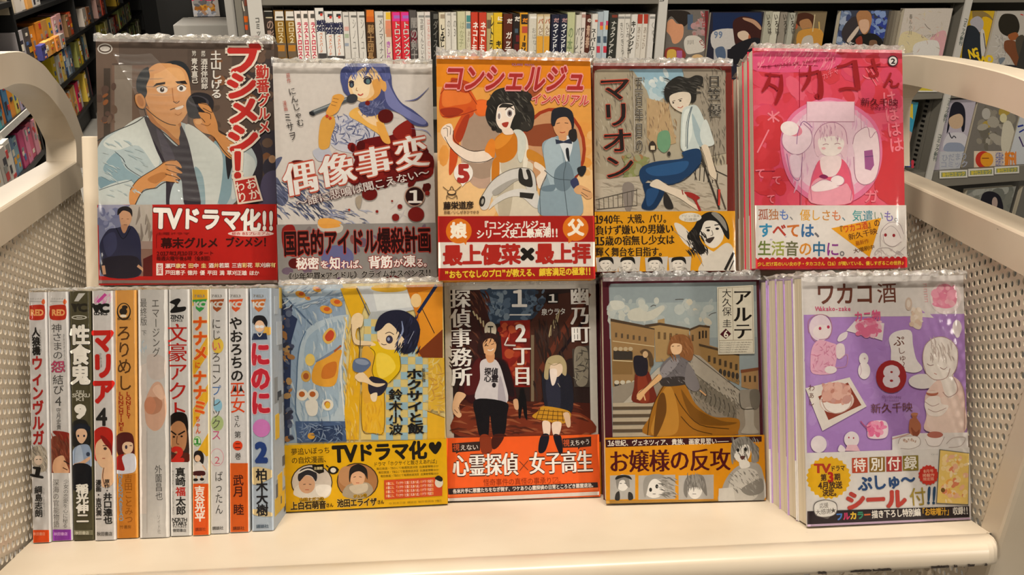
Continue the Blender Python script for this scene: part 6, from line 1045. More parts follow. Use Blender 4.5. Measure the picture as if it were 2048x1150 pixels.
# ---- maroon-framed comic with the stairs
def l3(a):
    a.fill('4f1c26'); a.p('8f9a9c', [66, 66, 772, 56, 790, 800, 84, 800], 0); a.p('9fa9a8', [66, 160, 772, 150, 775, 320, 70, 330], 0); a.many('e', ['b9bfba', 'a9b0ae', 'c4c4b8', '98a2a4'], 50, (70, 140, 330, 280), 24, 3); a.many('e', ['b4bab6', 'a2abaa', 'c8bfa8'], 26, (400, 150, 560, 260), 22, 4); a.p('c9c9be', [72, 150, 130, 150, 140, 180, 90, 190]); a.p('c4c2b4', [160, 200, 210, 180, 250, 200, 320, 170, 330, 190, 270, 240, 170, 240]); a.l('55504c', 3.5, [266, 176, 280, 168, 292, 172]); a.l('55504c', 3.5, [384, 142, 402, 140, 424, 140]); a.l('55504c', 3, [544, 220, 560, 208, 580, 204])
    # buildings
    B1, B2, BD, BL = '9a7a50', '86683f', '4c3c2c', 'b99a6c'
    a.p(B1, [74, 235, 100, 240, 285, 278, 285, 420, 240, 560, 84, 560], 0); a.p(BD, [74, 232, 285, 274, 285, 286, 74, 246], 0); a.p(B2, [84, 370, 180, 380, 180, 500, 84, 500], 0); a.p('3c3630', [90, 385, 180, 392, 180, 430, 90, 430], 0)
    for i in range(4): a.e('b9a684', 98+i*24, 378, 11, 10); a.r('3a342e', 88+i*24, 388, 102+i*24, 424)
    for i in range(6): a.r('5a4a38', 96+i*28, 300+i*4, 106+i*28, 322+i*4)
    a.l('cbb890', 5, [84, 432, 180, 438], 0); a.l('cbb890', 4, [84, 340, 285, 366], 0)
    for i in range(4): a.e('3c3630', 104+i*28, 548, 12, 16); a.e('c8c0ac', 104+i*28, 538, 12, 10)
    a.p('a88a5c', [240, 270, 300, 262, 300, 240, 332, 232, 334, 262, 450, 282, 450, 430, 290, 440, 285, 280], 0); a.p(BD, [238, 262, 310, 252, 452, 278, 452, 288, 310, 264, 240, 276], 0)
    for i in range(5): a.r('6a5438', 300+i*28, 296+i*3, 312+i*28, 330+i*3)
    a.p(B1, [455, 285, 530, 262, 548, 275, 548, 360, 600, 376, 600, 460, 455, 400], 0); a.p(BD, [450, 282, 500, 262, 550, 268, 550, 278, 500, 272, 452, 292], 0); a.r('2e2620', 496, 294, 504, 330); a.r('2e2620', 512, 290, 520, 326); a.r('2e2620', 527, 290, 535, 326); a.r('5a4630', 462, 310, 472, 340)
    a.p('967648', [500, 360, 690, 410, 690, 550, 520, 470], 0); a.p(BD, [496, 352, 690, 402, 690, 412, 498, 364], 0)
    for i in range(6): a.r('4a3c2c', 540+i*26, 410+i*8, 552+i*26, 440+i*8)
    for i in range(5): a.e('3c3630', 600+i*20, 488+i*5, 8, 16)
    a.p('a07e54', [700, 482, 780, 474, 782, 580, 700, 560], 0); a.p('7a4a30', [696, 478, 782, 466, 782, 480, 698, 494], 0)
    for i in range(3): a.r('4a3c2c', 712+i*24, 506, 722+i*24, 536)
    # staircase and balustrade
    a.p('93897a', [84, 560, 240, 520, 330, 470, 480, 440, 700, 620, 785, 600, 788, 800, 84, 800], 0); a.p('a89f90', [455, 400, 500, 410, 720, 600, 700, 640, 660, 640, 430, 460], 0); a.l('5a5248', 4, [470, 404, 720, 598]); a.l('6a6256', 4, [430, 460, 660, 640])
    for i in range(11): a.p('7a7264', [430+i*22, 500+i*14, 450+i*22, 490+i*14, 456+i*22, 560+i*16, 434+i*22, 570+i*15]); a.l('4a443c', 3.5, [438+i*22, 510+i*14, 446+i*22, 540+i*14, 438+i*22, 566+i*15])
    a.many('l', ['4c463e', 'b0a898', '686056'], 170, (420, 520, 690, 690), 11, 8, 60)
    a.p('8f887c', [688, 585, 720, 572, 780, 578, 784, 650, 760, 664, 700, 660]); a.p('6f695e', [740, 580, 784, 578, 784, 655, 750, 660]); a.p('a9a295', [716, 664, 756, 664, 760, 740, 780, 780, 700, 780, 718, 740]); a.l('4a443c', 4, [690, 590, 700, 660, 760, 664]); a.p('b5ad9e', [130, 640, 300, 470, 340, 450, 330, 480, 190, 630], 0)
    for i in range(5):
        y = 636+i*36; a.p('b3a58e', [84, y, 300-i*8, y-4, 296-i*8, y+16, 84, y+18], 0); a.p('5a4c3c', [84, y+18, 296-i*8, y+16, 292-i*8, y+30, 84, y+32], 0)
    # dark haired figure behind
    a.p('6f2a1c', [196, 490, 250, 480, 280, 560, 290, 630, 180, 630, 186, 560]); a.p('8a3a24', [205, 500, 240, 500, 260, 620, 210, 625]); a.p('26222a', [184, 420, 220, 410, 250, 430, 246, 500, 196, 500]); a.p('5a4630', [215, 390, 240, 378, 270, 400, 280, 450, 262, 460, 255, 415, 230, 400]); a.e('c8a880', 240, 404, 13, 16)
    # main figure, plain generic
    a.p('a06a20', [330, 550, 420, 540, 480, 640, 560, 700, 650, 706, 690, 720, 684, 770, 640, 790, 250, 790, 262, 700, 290, 620]); a.p('b98434', [330, 570, 370, 570, 400, 700, 380, 785, 270, 785, 290, 680]); a.p('6a4418', [300, 620, 330, 590, 340, 680, 300, 785, 280, 785]); a.p('7a5018', [410, 570, 480, 660, 600, 720, 680, 730, 600, 745, 470, 720]); a.l('4a3010', 4, [410, 700, 470, 760, 560, 785]); a.l('4a3010', 4, [380, 590, 420, 660, 500, 740, 640, 760]); a.l('4a3010', 4, [250, 790, 262, 700, 290, 620, 330, 550])
    a.p('6f6a6c', [310, 470, 350, 420, 400, 400, 440, 420, 450, 470, 480, 520, 490, 570, 440, 550, 420, 540, 330, 550, 320, 510]); a.p('8f8a8c', [320, 470, 370, 420, 400, 440, 350, 500, 310, 520]); a.p('3c3634', [316, 520, 420, 510, 440, 545, 330, 556]); a.many('l', ['55504f', 'a09a9a', '3a3636'], 60, (315, 425, 470, 540), 11, 3, 40); a.p('7c7676', [440, 450, 470, 480, 500, 560, 470, 580, 430, 540])
    a.p('dcb07c', [300, 500, 318, 520, 270, 560, 240, 590, 215, 624, 198, 606, 210, 580, 240, 560]); a.l(INK, 2.5, [300, 500, 250, 552, 206, 590]); a.l('dcb07c', 6, [215, 590, 200, 618]); a.l('dcb07c', 6, [232, 595, 240, 624]); a.l('d8a878', 10, [500, 575, 530, 600], 1, .3)
    a.p('8a5a34', [345, 400, 360, 330, 395, 308, 440, 316, 465, 350, 470, 400, 455, 435, 420, 420, 395, 402, 370, 400]); a.many('l', ['8a5a34', 'a8744a', '6a4224'], 46, (360, 320, 460, 420), 24, 5, 70); a.p('e2bc94', [360, 372, 372, 352, 410, 356, 414, 384, 400, 402, 372, 402]); a.l('5a3a24', 3, [366, 366, 376, 364]); a.l('5a3a24', 3, [392, 364, 404, 362]); a.l('8a5a34', 8, [360, 350, 390, 340, 420, 356])
    # title plate
    a.p('d6d0be', [582, 82, 756, 72, 762, 400, 588, 404], 0); a.l('9a8f78', 2.5, [588, 88, 750, 79, 756, 394, 593, 398, 588, 88], 0); a.l('9a8f78', 2.5, [655, 86, 660, 336], 0); a.l('9a8f78', 2.5, [592, 338, 756, 334], 0); a.vt('アルテ', 702, 92, 706, 334, 84, '1c1714', -.03); a.vt('大久保', 628, 90, 630, 222, 42, '2c2622', 0); a.vt('圭', 630, 236, 630, 276, 42, '2c2622', 0); a.p('4a1420', [596, 308, 624, 280, 650, 306, 624, 330], 0); a.t('6', 612, 306, 638, 306, 36, 'e8e0d0', .02)
    for i in range(5): a.t('Arte is a young girl of a noble family who wants', 596, 348+i*11, 748-i*6, 345+i*11, 8, '5a5248', 0)
    a.p('4f1c26', [60, 60, 78, 60, 64, 82], 0)
def l3b(a):
    a.fill('dc961a'); a.p('3f1a1e', [50, 812, 798, 796, 798, 822, 52, 850], 0); a.t('16世紀、ヴェネツィア、貴族、画家見習い', 64, 830, 584, 820, 28, 'ece4d8', .02); a.l('ece4d8', 3, [586, 822, 640, 820], 0); a.t('お嬢様の反攻', 66, 920, 648, 908, 104, '4f1418', -.028)
    for x0, x1 in ((72, 192), (208, 384), (400, 568)):
        a.p('b4b0aa', [x0, 984, x1, 980, x1, 1096, x0, 1100], 0)
    a.e('e4e0da', 132, 1018, 30, 40); a.p('8a8680', [100, 1010, 110, 985, 156, 984, 166, 1040, 150, 1030, 140, 1006, 118, 1012, 108, 1050]); a.p('2a2826', [98, 1004, 110, 984, 160, 984, 176, 1004, 140, 992]); a.l('3a3634', 3, [118, 1022, 128, 1022]); a.l('3a3634', 3, [140, 1020, 150, 1022]); a.p('33302e', [100, 1070, 116, 1060, 118, 1100, 96, 1100]); a.p('33302e', [160, 1064, 178, 1070, 182, 1096, 160, 1100])
    a.e('e4e0da', 282, 1040, 52, 52); a.p('9a968f', [230, 1030, 250, 985, 330, 984, 350, 1060, 330, 1030, 290, 1000, 260, 1020, 240, 1090]); a.e('2a2826', 266, 1052, 7, 10); a.e('2a2826', 296, 1036, 7, 10); a.many('l', ['7a766f', 'd4d0ca', '55524e'], 50, (310, 990, 384, 1090), 22, 4, 20); a.l('4a4642', 3, [276, 1072, 290, 1072])
    a.e('e4e0da', 478, 1046, 36, 50); a.p('7f7b75', [424, 1060, 434, 1000, 470, 980, 520, 990, 536, 1080, 510, 1050, 500, 1040, 450, 1046, 440, 1090]); a.many('l', ['5f5b56', 'a8a49e'], 40, (440, 985, 520, 1044), 24, 5, 85); a.l('5a5650', 2.5, [466, 1072, 484, 1072])
    a.p('a9a59e', [600, 1110, 610, 1040, 640, 980, 690, 935, 760, 920, 800, 960, 805, 1106]); a.p('c8c4bc', [650, 1000, 700, 950, 770, 960, 780, 1020, 720, 1040, 780, 1070, 740, 1106, 640, 1106]); a.p('8a867f', [700, 1050, 760, 1010, 800, 1000, 803, 1060, 740, 1080]); a.many('l', ['8a867f', 'c0bcb4', '76726b'], 60, (640, 960, 780, 1080), 16, 6, 50); a.p('d4d0c8', [592, 1046, 660, 1040, 672, 1108, 590, 1110], 0)
    a.e('e6e2da', 702, 868, 42, 54); a.p('8f8b84', [650, 900, 655, 830, 690, 800, 740, 806, 782, 870, 780, 915, 750, 920, 748, 870, 730, 836, 690, 846, 668, 880, 660, 930]); a.many('l', ['5f5b55', 'bab6ae', '75716a'], 60, (655, 806, 780, 910), 26, 7, 75); a.e('2a2725', 684, 862, 7, 9); a.e('2a2725', 720, 858, 7, 9); a.p('5a3a34', [694, 892, 718, 890, 710, 906, 700, 906]); a.p('e2ded6', [690, 915, 730, 912, 740, 940, 700, 950])
    a.p('b0843a', [48, 1104, 590, 1100, 590, 1112, 48, 1118], 0)
# ---- lilac comic, bottom right
def l4(a):
    a.fill('d3cdc8'); a.p('a982c0', [186, 212, 870, 208, 890, 780, 200, 800], 0); a.many('e', ['ae88c4', 'a47cbc', 'b28ec8'], 60, (200, 220, 870, 780), 40, 3)
    a.p('d6d0ca', [200, 205, 720, 205, 740, 225, 640, 218, 300, 222], 0)
    T_ = '6a3a2c'
    a.t('ワカコ', 238, 126, 486, 122, 92, T_, .02); a.t('酒', 498, 122, 582, 118, 84, T_, .005); a.t('Wakako-zake', 240, 186, 386, 186, 20, 'c85a78', .03)
    a.e('e2d6d4', 790, 140, 66, 70); a.p('de88a0', [735, 130, 760, 90, 800, 82, 836, 120, 830, 170, 790, 185, 745, 170]); a.many('e', ['e8a0b4', 'd87a98', 'e8b4bc'], 30, (745, 95, 825, 170), 17, 4); a.vt('ココココ', 700, 76, 708, 160, 18, 'e8a8a8', 0); a.e('c8b4a4', 632, 166, 15, 28); a.e('d8ccc0', 632, 164, 8, 17); a.p('d8c8b4', [640, 220, 670, 180, 690, 200, 684, 270, 650, 262]); a.many('e', ['d2b8a0', 'e2d6c8'], 14, (645, 185, 690, 262), 10, 5)
    a.e('e2d8d6', 838, 268, 20, 34); a.e('e2d8d6', 840, 296, 10, 14)
    # crying sketch left
    a.e('dccad2', 256, 268, 48, 56); a.l('b07a90', 3, [208, 290, 206, 240, 240, 212, 290, 220, 306, 270, 290, 310, 250, 318]); a.e('e2d6d4', 262, 284, 38, 30); a.e('b03050', 255, 270, 6, 7); a.e('b03050', 290, 264, 6, 7); a.l('b07a90', 2.5, [216, 300, 228, 320, 250, 330]); a.p('dda8bc', [222, 350, 250, 320, 300, 330, 330, 350, 320, 430, 310, 462, 225, 462, 214, 410]); a.many('l', ['cf8aa4', 'e4c0cc', 'c0708f'], 50, (225, 335, 320, 455), 18, 6); a.e('e4dad6', 300, 446, 26, 16); a.p('e0d2d0', [325, 340, 355, 338, 360, 380, 340, 400, 325, 390]); a.l('c890a4', 2.5, [340, 400, 370, 380, 366, 430, 320, 436])
    # crab plate
    a.p('e2d8d6', [366, 280, 410, 230, 528, 248, 520, 322, 470, 306], 0); a.e('e8b4c4', 462, 268, 56, 38); a.many('e', ['e08aa4', 'eac8d0', 'd8688c'], 40, (415, 235, 510, 300), 16, 7); a.t('カニ物', 400, 222, 512, 214, 44, 'd86088', .03); a.p('ded4d4', [328, 320, 340, 296, 370, 284, 366, 310, 340, 326])
    a.p('e2dcd8', [548, 310, 580, 282, 640, 280, 650, 340, 664, 400, 690, 440, 660, 458, 610, 450, 560, 420, 556, 360]); a.t('ぷ', 566, 326, 614, 322, 44, T_, .01); a.vt('しゅ〜', 598, 350, 612, 440, 32, T_, .0)
    a.e('e4dcd8', 440, 400, 20, 26); a.e('e4dcd8', 442, 450, 26, 36); a.e('c0a0a8', 444, 398, 4, 4); a.l('b890a4', 2, [424, 420, 430, 450, 424, 470])
    a.e('9a2a2c', 557, 475, 65, 70); a.t('8', 520, 474, 596, 474, 92, 'd9cfd4', .06); a.t('ChieShinkyu', 518, 560, 600, 560, 11, '8a5a8a', 0); a.t('Presents', 530, 574, 590, 574, 10, '8a5a8a', 0); a.t('新久千映', 470, 612, 648, 604, 40, '6a3a34', .0)
    # bowl card
    a.p('ded6cc', [192, 524, 380, 478, 452, 602, 264, 706], 0); a.p('8a3a28', [246, 560, 372, 500, 430, 596, 290, 660], 0); a.e('d8c0b4', 325, 580, 74, 50, -8); a.e('e8e0d8', 322, 580, 66, 50, -8); a.e('c88c7c', 324, 545, 64, 46, -5); a.many('e', ['d8a898', 'b87a6a', 'e0b8a8', 'c4948a'], 50, (272, 508, 378, 578), 18, 8); a.l('b89488', 3, [260, 570, 280, 615, 330, 632, 380, 605, 388, 560]); a.vt('わぁし', 218, 508, 216, 600, 26, T_, 0)
    a.p('ead6da', [455, 720, 470, 668, 530, 664, 544, 700, 530, 735, 470, 738]); a.many('e', ['dd6a94', 'e88aac', 'd8588a', 'eaa8bc'], 40, (465, 672, 528, 722), 15, 9); a.l('b8507a', 4, [426, 664, 450, 690, 470, 684])
    a.e('e0d6d6', 248, 762, 34, 36); a.e('e0d6d6', 388, 742, 32, 34); a.p('dfb4bc', [360, 790, 370, 765, 410, 765, 424, 792], 0); a.e('b03050', 376, 734, 3, 4); a.e('b03050', 396, 736, 3, 4); a.p('e0d6d6', [330, 790, 340, 765, 360, 780, 356, 795])
    # drinking figure right, plain
    a.e('dcd6d2', 690, 495, 60, 32); a.p('dfc4b8', [700, 560, 740, 500, 800, 470, 850, 500, 868, 580, 866, 712, 706, 706, 706, 640]); a.p('e2ccc0', [720, 600, 780, 560, 840, 560, 860, 700, 720, 700]); a.p('e4dcd4', [690, 390, 700, 340, 740, 308, 790, 310, 836, 350, 838, 420, 820, 470, 835, 520, 820, 560, 790, 560, 770, 500, 760, 490, 720, 480, 695, 440]); a.l('a88a84', 3, [704, 460, 690, 400, 702, 340, 745, 308, 795, 312, 836, 355, 836, 430, 815, 470]); a.l('a88a84', 3, [704, 460, 740, 488, 790, 480, 806, 440]); a.l('8a6a64', 3, [708, 420, 722, 428, 736, 424]); a.l('8a6a64', 3, [764, 436, 780, 444, 794, 434]); a.l('b87a74', 3, [738, 460, 750, 466]); a.many('l', ['c8bcb4', 'b8a8a0'], 26, (715, 325, 820, 400), 30, 10, 75); a.l('a88a84', 3, [815, 470, 835, 510, 836, 540, 800, 562, 775, 540]); a.l('b8948a', 3, [850, 500, 868, 560, 866, 712]); a.p('e8ded6', [700, 580, 720, 560, 760, 560, 770, 590, 800, 600, 770, 640, 720, 640, 700, 610]); a.l('a88a84', 2.5, [700, 582, 730, 600, 760, 590]); a.l('a88a84', 2.5, [712, 612, 745, 625, 790, 608]); a.e('b06a54', 730, 545, 26, 12); a.e('e0ccc0', 730, 540, 24, 6)
    # table
    a.p('dcd6d2', [560, 730, 620, 716, 888, 712, 890, 785, 560, 796], 0); a.p('a8684a', [634, 660, 646, 650, 640, 632, 668, 630, 664, 650, 682, 680, 676, 718, 654, 728, 632, 708]); a.e('b87a58', 655, 634, 15, 6); a.p('8a4a34', [640, 690, 660, 710, 676, 700, 670, 726, 650, 728]); a.p('e6e0da', [585, 760, 600, 732, 668, 730, 676, 760, 660, 780, 600, 782]); a.l('a89a94', 2.5, [585, 760, 600, 732, 668, 730, 678, 764, 640, 782, 595, 780]); a.many('e', ['b89a88', 'd8c4b8'], 10, (605, 740, 660, 752), 7, 12); a.e('e6deda', 738, 745, 40, 28); a.e('b06a5c', 742, 722, 34, 14); a.l('a89a94', 2.5, [700, 740, 716, 768, 760, 768, 782, 730]); a.l('b8aaa4', 3, [790, 760, 820, 735, 870, 735, 850, 770, 800, 776]); a.l('c8988a', 4, [560, 740, 640, 716])
def l4b(a):
    a.fill('dad5d0'); st = []
    for i in range(48):
        q = 2*math.pi*i/48; r = (96 if i % 2 else 88); st += [292+r*math.cos(q), 906+r*.96*math.sin(q)]
    a.p('e0ae1c', st, 0); a.t('TV', 232, 866, 298, 866, 40, 'b03a24', .05); a.t('ドラマ', 300, 868, 362, 864, 24, '4a3020', .03); a.t('第', 258, 906, 284, 905, 28, '4a3020', .03); a.t('3', 285, 904, 316, 903, 44, 'b8281c', .05); a.t('期', 316, 903, 342, 902, 28, '4a3020', .03); a.t('4月放送', 246, 940, 350, 936, 30, '4a3020', .03); a.t('決定。', 266, 970, 340, 968, 30, '4a3020', .03)
    for ch, x, y, c in (('特', 424, 854, 'b8482c'), ('別', 498, 850, '8a6a2c'), ('付', 570, 848, 'a83a34'), ('録', 640, 844, '8a7a34')):
        a.p(c, [x-33, y-32, x+33, y-34, x+34, y+30, x-32, y+32], 0); a.t(ch, x-27, y-1, x+27, y-1, 54, 'ece6dc', .02)
    a.t('ぷしゅ〜', 416, 934, 660, 912, 62, '2c4a78', .035); a.t('シール', 362, 1006, 622, 994, 78, 'b8443a', .06); a.t('付', 636, 990, 706, 984, 74, 'a08a3a', .01)
    for x in (716, 738): a.p('2c4a6a', [x-2, 950, x+9, 948, x+5, 1000, x-3, 1002]); a.e('2c4a6a', x, 1013, 6, 6)
    sb = []
    for i in range(32):
        q = 2*math.pi*i/32; r = (44 if i % 2 else 39); sb += [716+r*math.cos(q), 894+r*math.sin(q)]
    a.p('c4382c', sb, 0); a.t('8月号', 694, 878, 738, 876, 14, 'e8c8a8', .0); a.t('掲載作', 690, 896, 742, 894, 14, 'e8c8a8', .0); a.t('限定版', 692, 912, 740, 910, 14, 'e8c8a8', .0); a.p('6f6a62', [762, 784, 890, 800, 886, 1022, 748, 1016], 0); a.p('e6c874', [766, 788, 888, 803, 884, 1018, 752, 1012], 0); a.many('e', ['e8a84a', 'efdca0', 'd8785a', 'e8b8a0', 'f0e4c0'], 70, (775, 800, 878, 1005), 12, 13); a.e('7a5a2c', 777, 958, 9, 10)
    a.t('イメージ', 726, 806, 756, 806, 8, '8a8a8a', 0); a.p('2e2528', [200, 1048, 888, 1026, 890, 1072, 200, 1104], 0)
    cl = [250, 1000]; a.p('6a6460', [226, 1040, 232, 1012, 262, 1000, 292, 1000, 322, 1012, 328, 1040, 318, 1062, 296, 1072, 286, 1080, 262, 1074, 236, 1066]); a.p('dcd8d2', [229, 1040, 235, 1015, 263, 1003, 292, 1003, 319, 1015, 325, 1040, 315, 1060, 294, 1069, 262, 1071, 239, 1063]); a.t('応援', 252, 1026, 290, 1022, 22, '5a544c', .0); a.t('大感謝★', 234, 1054, 318, 1044, 22, '5a544c', .0)
    a.t('フルカラー', 322, 1072, 470, 1062, 32, 'd8a22c', .05, cols=['4a7ac0', 'c83a6a', 'e0b83a', '3a8a6a', 'c86a3a']); a.t('描き下ろし特別編', 474, 1062, 682, 1052, 32, 'e2ddd4', .03); a.t('「お味噌汁」', 676, 1052, 816, 1048, 32, 'd9a83a', .03); a.t('収録!!', 818, 1048, 884, 1044, 32, 'e2ddd4', .03)
    a.p('b8a0b8', [196, 1104, 892, 1074, 892, 1090, 196, 1120], 0)

KU1, KU2, KU3, KU4, KU5 = ((180, 70), 2.2553), ((540, 110), 2.447), ((860, 90), 2.397), ((1180, 110), 2.556), ((1460, 80), 2.3946)
KL1, KL2, KL3, KL4 = ((550, 560), 2.4457), ((880, 550), 2.5), ((1190, 540), 2.394), ((1520, 530), 2.1295)
b1 = book('U1', 'largest comic, brown cover with a startled man in pale robe raising a cup, red band', '5a4a40', *KU1, u1, ((400, 765), 'b8221c', u1b), t=.018, fold=1.2, seed=1)
book('U2', 'white comic with a lilac-haired singer at a microphone, dark red splashes, grey band', 'd2cbc4', *KU2, u2, ((400, 826), '8f8a86', u2b), t=.0150, seed=2)
book('U3', 'orange comic with curly-haired woman and a figure in blue suit, red and white band', 'd8861c', *KU3, u3, ((400, 820), 'a8201a', u3b), seed=3, fold=1.9)
book('U4', 'maroon-framed comic of a figure in blue trousers perched on a railing, yellow band', '722820', *KU4, u4, ((400, 800), 'd99a1c', u4b), t=.0140, seed=4)
book('U5', 'pink comic with red brushed title and pale round scene, front of upper right stack', 'd4324c', *KU5, u5, ((470, 792), 'ded8d2', u5b), t=.0115, seed=5)
book('L1', 'yellow cooking comic seen from above a kitchen sink, yellow band with two round portraits', 'd9ae1c', *KL1, l1, ((430, 792), 'dfae12', l1b), seed=6)
book('L2', 'white-framed dark street comic with a man and a schoolgirl walking, bright orange band', 'cfcac2', *KL2, l2, ((400, 806), 'ec6428', l2b), seed=7)
book('L3', 'maroon-framed comic with a figure in an ochre skirt on stone stairs, yellow-orange band', '4f1c26', *KL3, l3, ((420, 796), 'dc961a', l3b), seed=8, fold=1.5)
book('L4', 'lilac and white comic with number 8 in a red disc, front of lower right stack', 'd3cdc8', *KL4, l4, ((500, 790), 'dad5d0', l4b), seed=9)
# books standing behind
stack('U5', 3, .0115, ['second pink comic in the upper right stack, its red cover edge showing', 'third comic in the upper right stack, pale page edges showing', 'rearmost comic in the upper right stack, slightly shorter with brownish pages'], 'd4324c', 'ded8d2', t=.0118, seed=5, cols=['d4324c', 'c8bfae', 'b04a3c'], dz=[.0045, .0048, .0125])
stack('L4', 7, .0145, ['second lilac-edged comic counted from the front of the lower right stack', 'third lilac-edged comic counted from the front of the lower right stack', 'fourth lilac-edged comic counted from the front of the lower right stack', 'fifth lilac-edged comic in the lower right stack, touching the stairs comic', 'sixth comic of the lower right stack, mostly hidden behind the stairs comic', 'seventh comic of the lower right stack, hidden deep behind the stairs comic', 'eighth and rearmost comic of the lower right stack under the pink stack'], 'b493c8', 'dad5d0', seed=3)
stack('L3', 3, .0145, ['second maroon comic, directly behind the stairs comic, its left edge showing', 'third maroon comic behind the stairs comic, a sliver of page edge showing', 'rearmost maroon comic behind the stairs comic, supporting the leaping-figure comic'], '4f1c26', 'dc961a', seed=2)
stack('U3', 1, .0145, ['second orange comic, peeking out at the left behind the orange one'], 'd8861c', 'b8241c', seed=9, jit=0)
stack('U4', 2, .0140, ['second comic directly behind the leaping-figure comic', 'third comic behind the leaping-figure comic'], '722820', 'd99a1c', seed=6)
stack('L2', 3, .0145, ['second dark-street comic, directly behind the white-framed one', 'third comic behind the white-framed dark-street comic', 'rearmost comic behind the white-framed dark-street comic'], 'cfcac2', 'ec6428', seed=4)
stack('L1', 3, .0145, ['second cooking comic, directly behind the yellow one', 'third comic behind the yellow cooking comic', 'rearmost comic behind the yellow cooking comic, under the singer comic'], 'd9ae1c', 'dfae12', seed=7)

# ---- row of spines
KS1, KS2, KS3 = ((40, 550), 2.0519), ((300, 550), 2.0519), ((0, 850), 3.834)
def flame(a, x):
    a.l('8a8a86', 2, [x-32, 108, x+28, 110], 0); a.p('b8301c', [x-34, 140, x-30, 126, x+24, 122, x+34, 136, x+34, 170, x+22, 184, x-24, 184, x-36, 166]); a.p('d8602c', [x+20, 112, x+28, 98, x+36, 110, x+28, 122]); a.t('RED', x-24, 154, x+26, 154, 26, 'e8a868', .05); a.t('コミックス', x-30, 98, x+22, 98, 8, '8a8a86', 0)
def s1(a):
    a.fill('c9c6c4'); flame(a, 68); a.vt('人狼機', 64, 216, 68, 330, 30, '24211f', .05); a.vt('ウィンヴルガ', 70, 332, 76, 700, 44, 'a82420', .04); a.vt('じんろうき', 82, 222, 86, 320, 8, '6a6a68', 0)
    a.p('b8ae9c', [48, 720, 70, 700, 100, 706, 112, 740, 108, 800, 60, 800]); a.many('l', ['a89c88', 'd4ccc0', '8a7f70', '6f6a64'], 60, (50, 706, 108, 800), 18, 3, 60); a.e('d8c4b0', 76, 760, 18, 20); a.l('3a342e', 3, [66, 758, 74, 756]); a.l('3a342e', 3, [80, 756, 88, 758]); a.t('1', 58, 806, 86, 812, 42, '1f1d1c', .07); a.vt('綱島志朗', 76, 866, 78, 994, 30, '2a2826', .02); a.vt('つなしまひでろう', 98, 872, 100, 990, 7, '7a7a78', 0); a.r('d8501c', 30, 1046, 130, 1110); a.t('秋田書店', 56, 1062, 104, 1062, 13, 'e8a080', .02)
def s2(a):
    a.fill('cac7c4'); flame(a, 156); a.vt('神さまの', 150, 200, 156, 348, 40, '4a4846', .0); a.vt('怨', 156, 352, 158, 402, 54, 'c04a6a', .01, ('7a2a4a', .03)); a.vt('結び', 156, 410, 158, 492, 42, '4a4846', 0); a.t('4', 142, 518, 172, 518, 42, '4a4846', .0); a.vt('守月史貴', 158, 545, 160, 636, 18, '5a5856', 0); a.vt('かみさまのえんむすび', 180, 240, 184, 400, 7, '8a8886', 0)
    a.p('7a3a28', [126, 680, 160, 660, 200, 680, 212, 760, 210, 812, 126, 812]); a.p('8a2a20', [136, 640, 205, 650, 205, 690, 160, 668]); a.many('l', ['5a2a20', 'a0503a', '7a4a34'], 60, (128, 664, 205, 760), 22, 3, 70); a.p('dcae88', [140, 760, 175, 740, 190, 770, 200, 812, 140, 812]); a.l('3a2420', 5, [180, 762, 204, 776]); a.l('5a2a20', 4, [176, 790, 196, 800]); a.r('cac7c4', 110, 812, 220, 1036)
    a.vt('少女の恋愛を心に秘る', 190, 838, 186, 1038, 20, '55524e', 0); a.vt('深海の官能物語', 148, 838, 150, 1036, 24, '66625e', 0); a.r('8a3aa0', 118, 1044, 228, 1110); a.t('秋田書店', 140, 1062, 196, 1062, 13, 'd8a8e0', .02)
def s3(a):
    a.fill('4f4a34'); a.p('c9c6c0', [240, 75, 268, 75, 240, 108, 222, 108], 0); a.p('2a271f', [212, 118, 230, 118, 226, 150, 218, 140], 0); a.t('YC', 212, 134, 272, 134, 34, '2a271f', .06); a.e('c9c6b8', 243, 174, 32, 9); a.e('4f4a34', 243, 174, 26, 5); a.l('c9c6b8', 3, [232, 174, 256, 174]); a.vt('性食鬼', 246, 206, 248, 452, 74, 'ece8de', .045, ('2a271f', .08)); a.t('SEI', 228, 480, 266, 480, 14, 'c8c4b4', .03); a.t('SHOKU', 214, 494, 286, 494, 16, 'c8c4b4', .04); a.t('KI', 232, 510, 266, 510, 14, 'c8c4b4', .03); a.t('9', 224, 560, 272, 560, 56, 'ece8de', .08)
    a.p('23221f', [212, 640, 222, 600, 268, 596, 288, 640, 285, 700, 215, 700]); a.p('1f2430', [220, 622, 250, 608, 288, 622, 280, 640, 225, 640]); a.p('e2bc9c', [230, 650, 240, 632, 268, 634, 276, 660, 258, 690, 240, 682]); a.e('2a2a3a', 240, 660, 4, 5); a.e('2a2a3a', 264, 660, 4, 5); a.p('93a4bc', [222, 712, 250, 696, 284, 700, 296, 750, 288, 790, 216, 790, 216, 740]); a.p('b0bed0', [230, 716, 250, 702, 262, 780, 228, 784]); a.p('dcb08c', [220, 776, 250, 766, 286, 745, 284, 760, 240, 788]); a.e('3a4458', 280, 735, 8, 9); a.p('191a1f', [216, 782, 290, 784, 294, 880, 220, 880]); a.vt('稲光伸二', 256, 858, 258, 1018, 46, 'ece8de', .05, ('2a271f', .08)); a.r('77735a', 200, 1046, 310, 1066); a.t('秋田書店', 228, 1058, 284, 1058, 14, 'd0ccb8', .02)
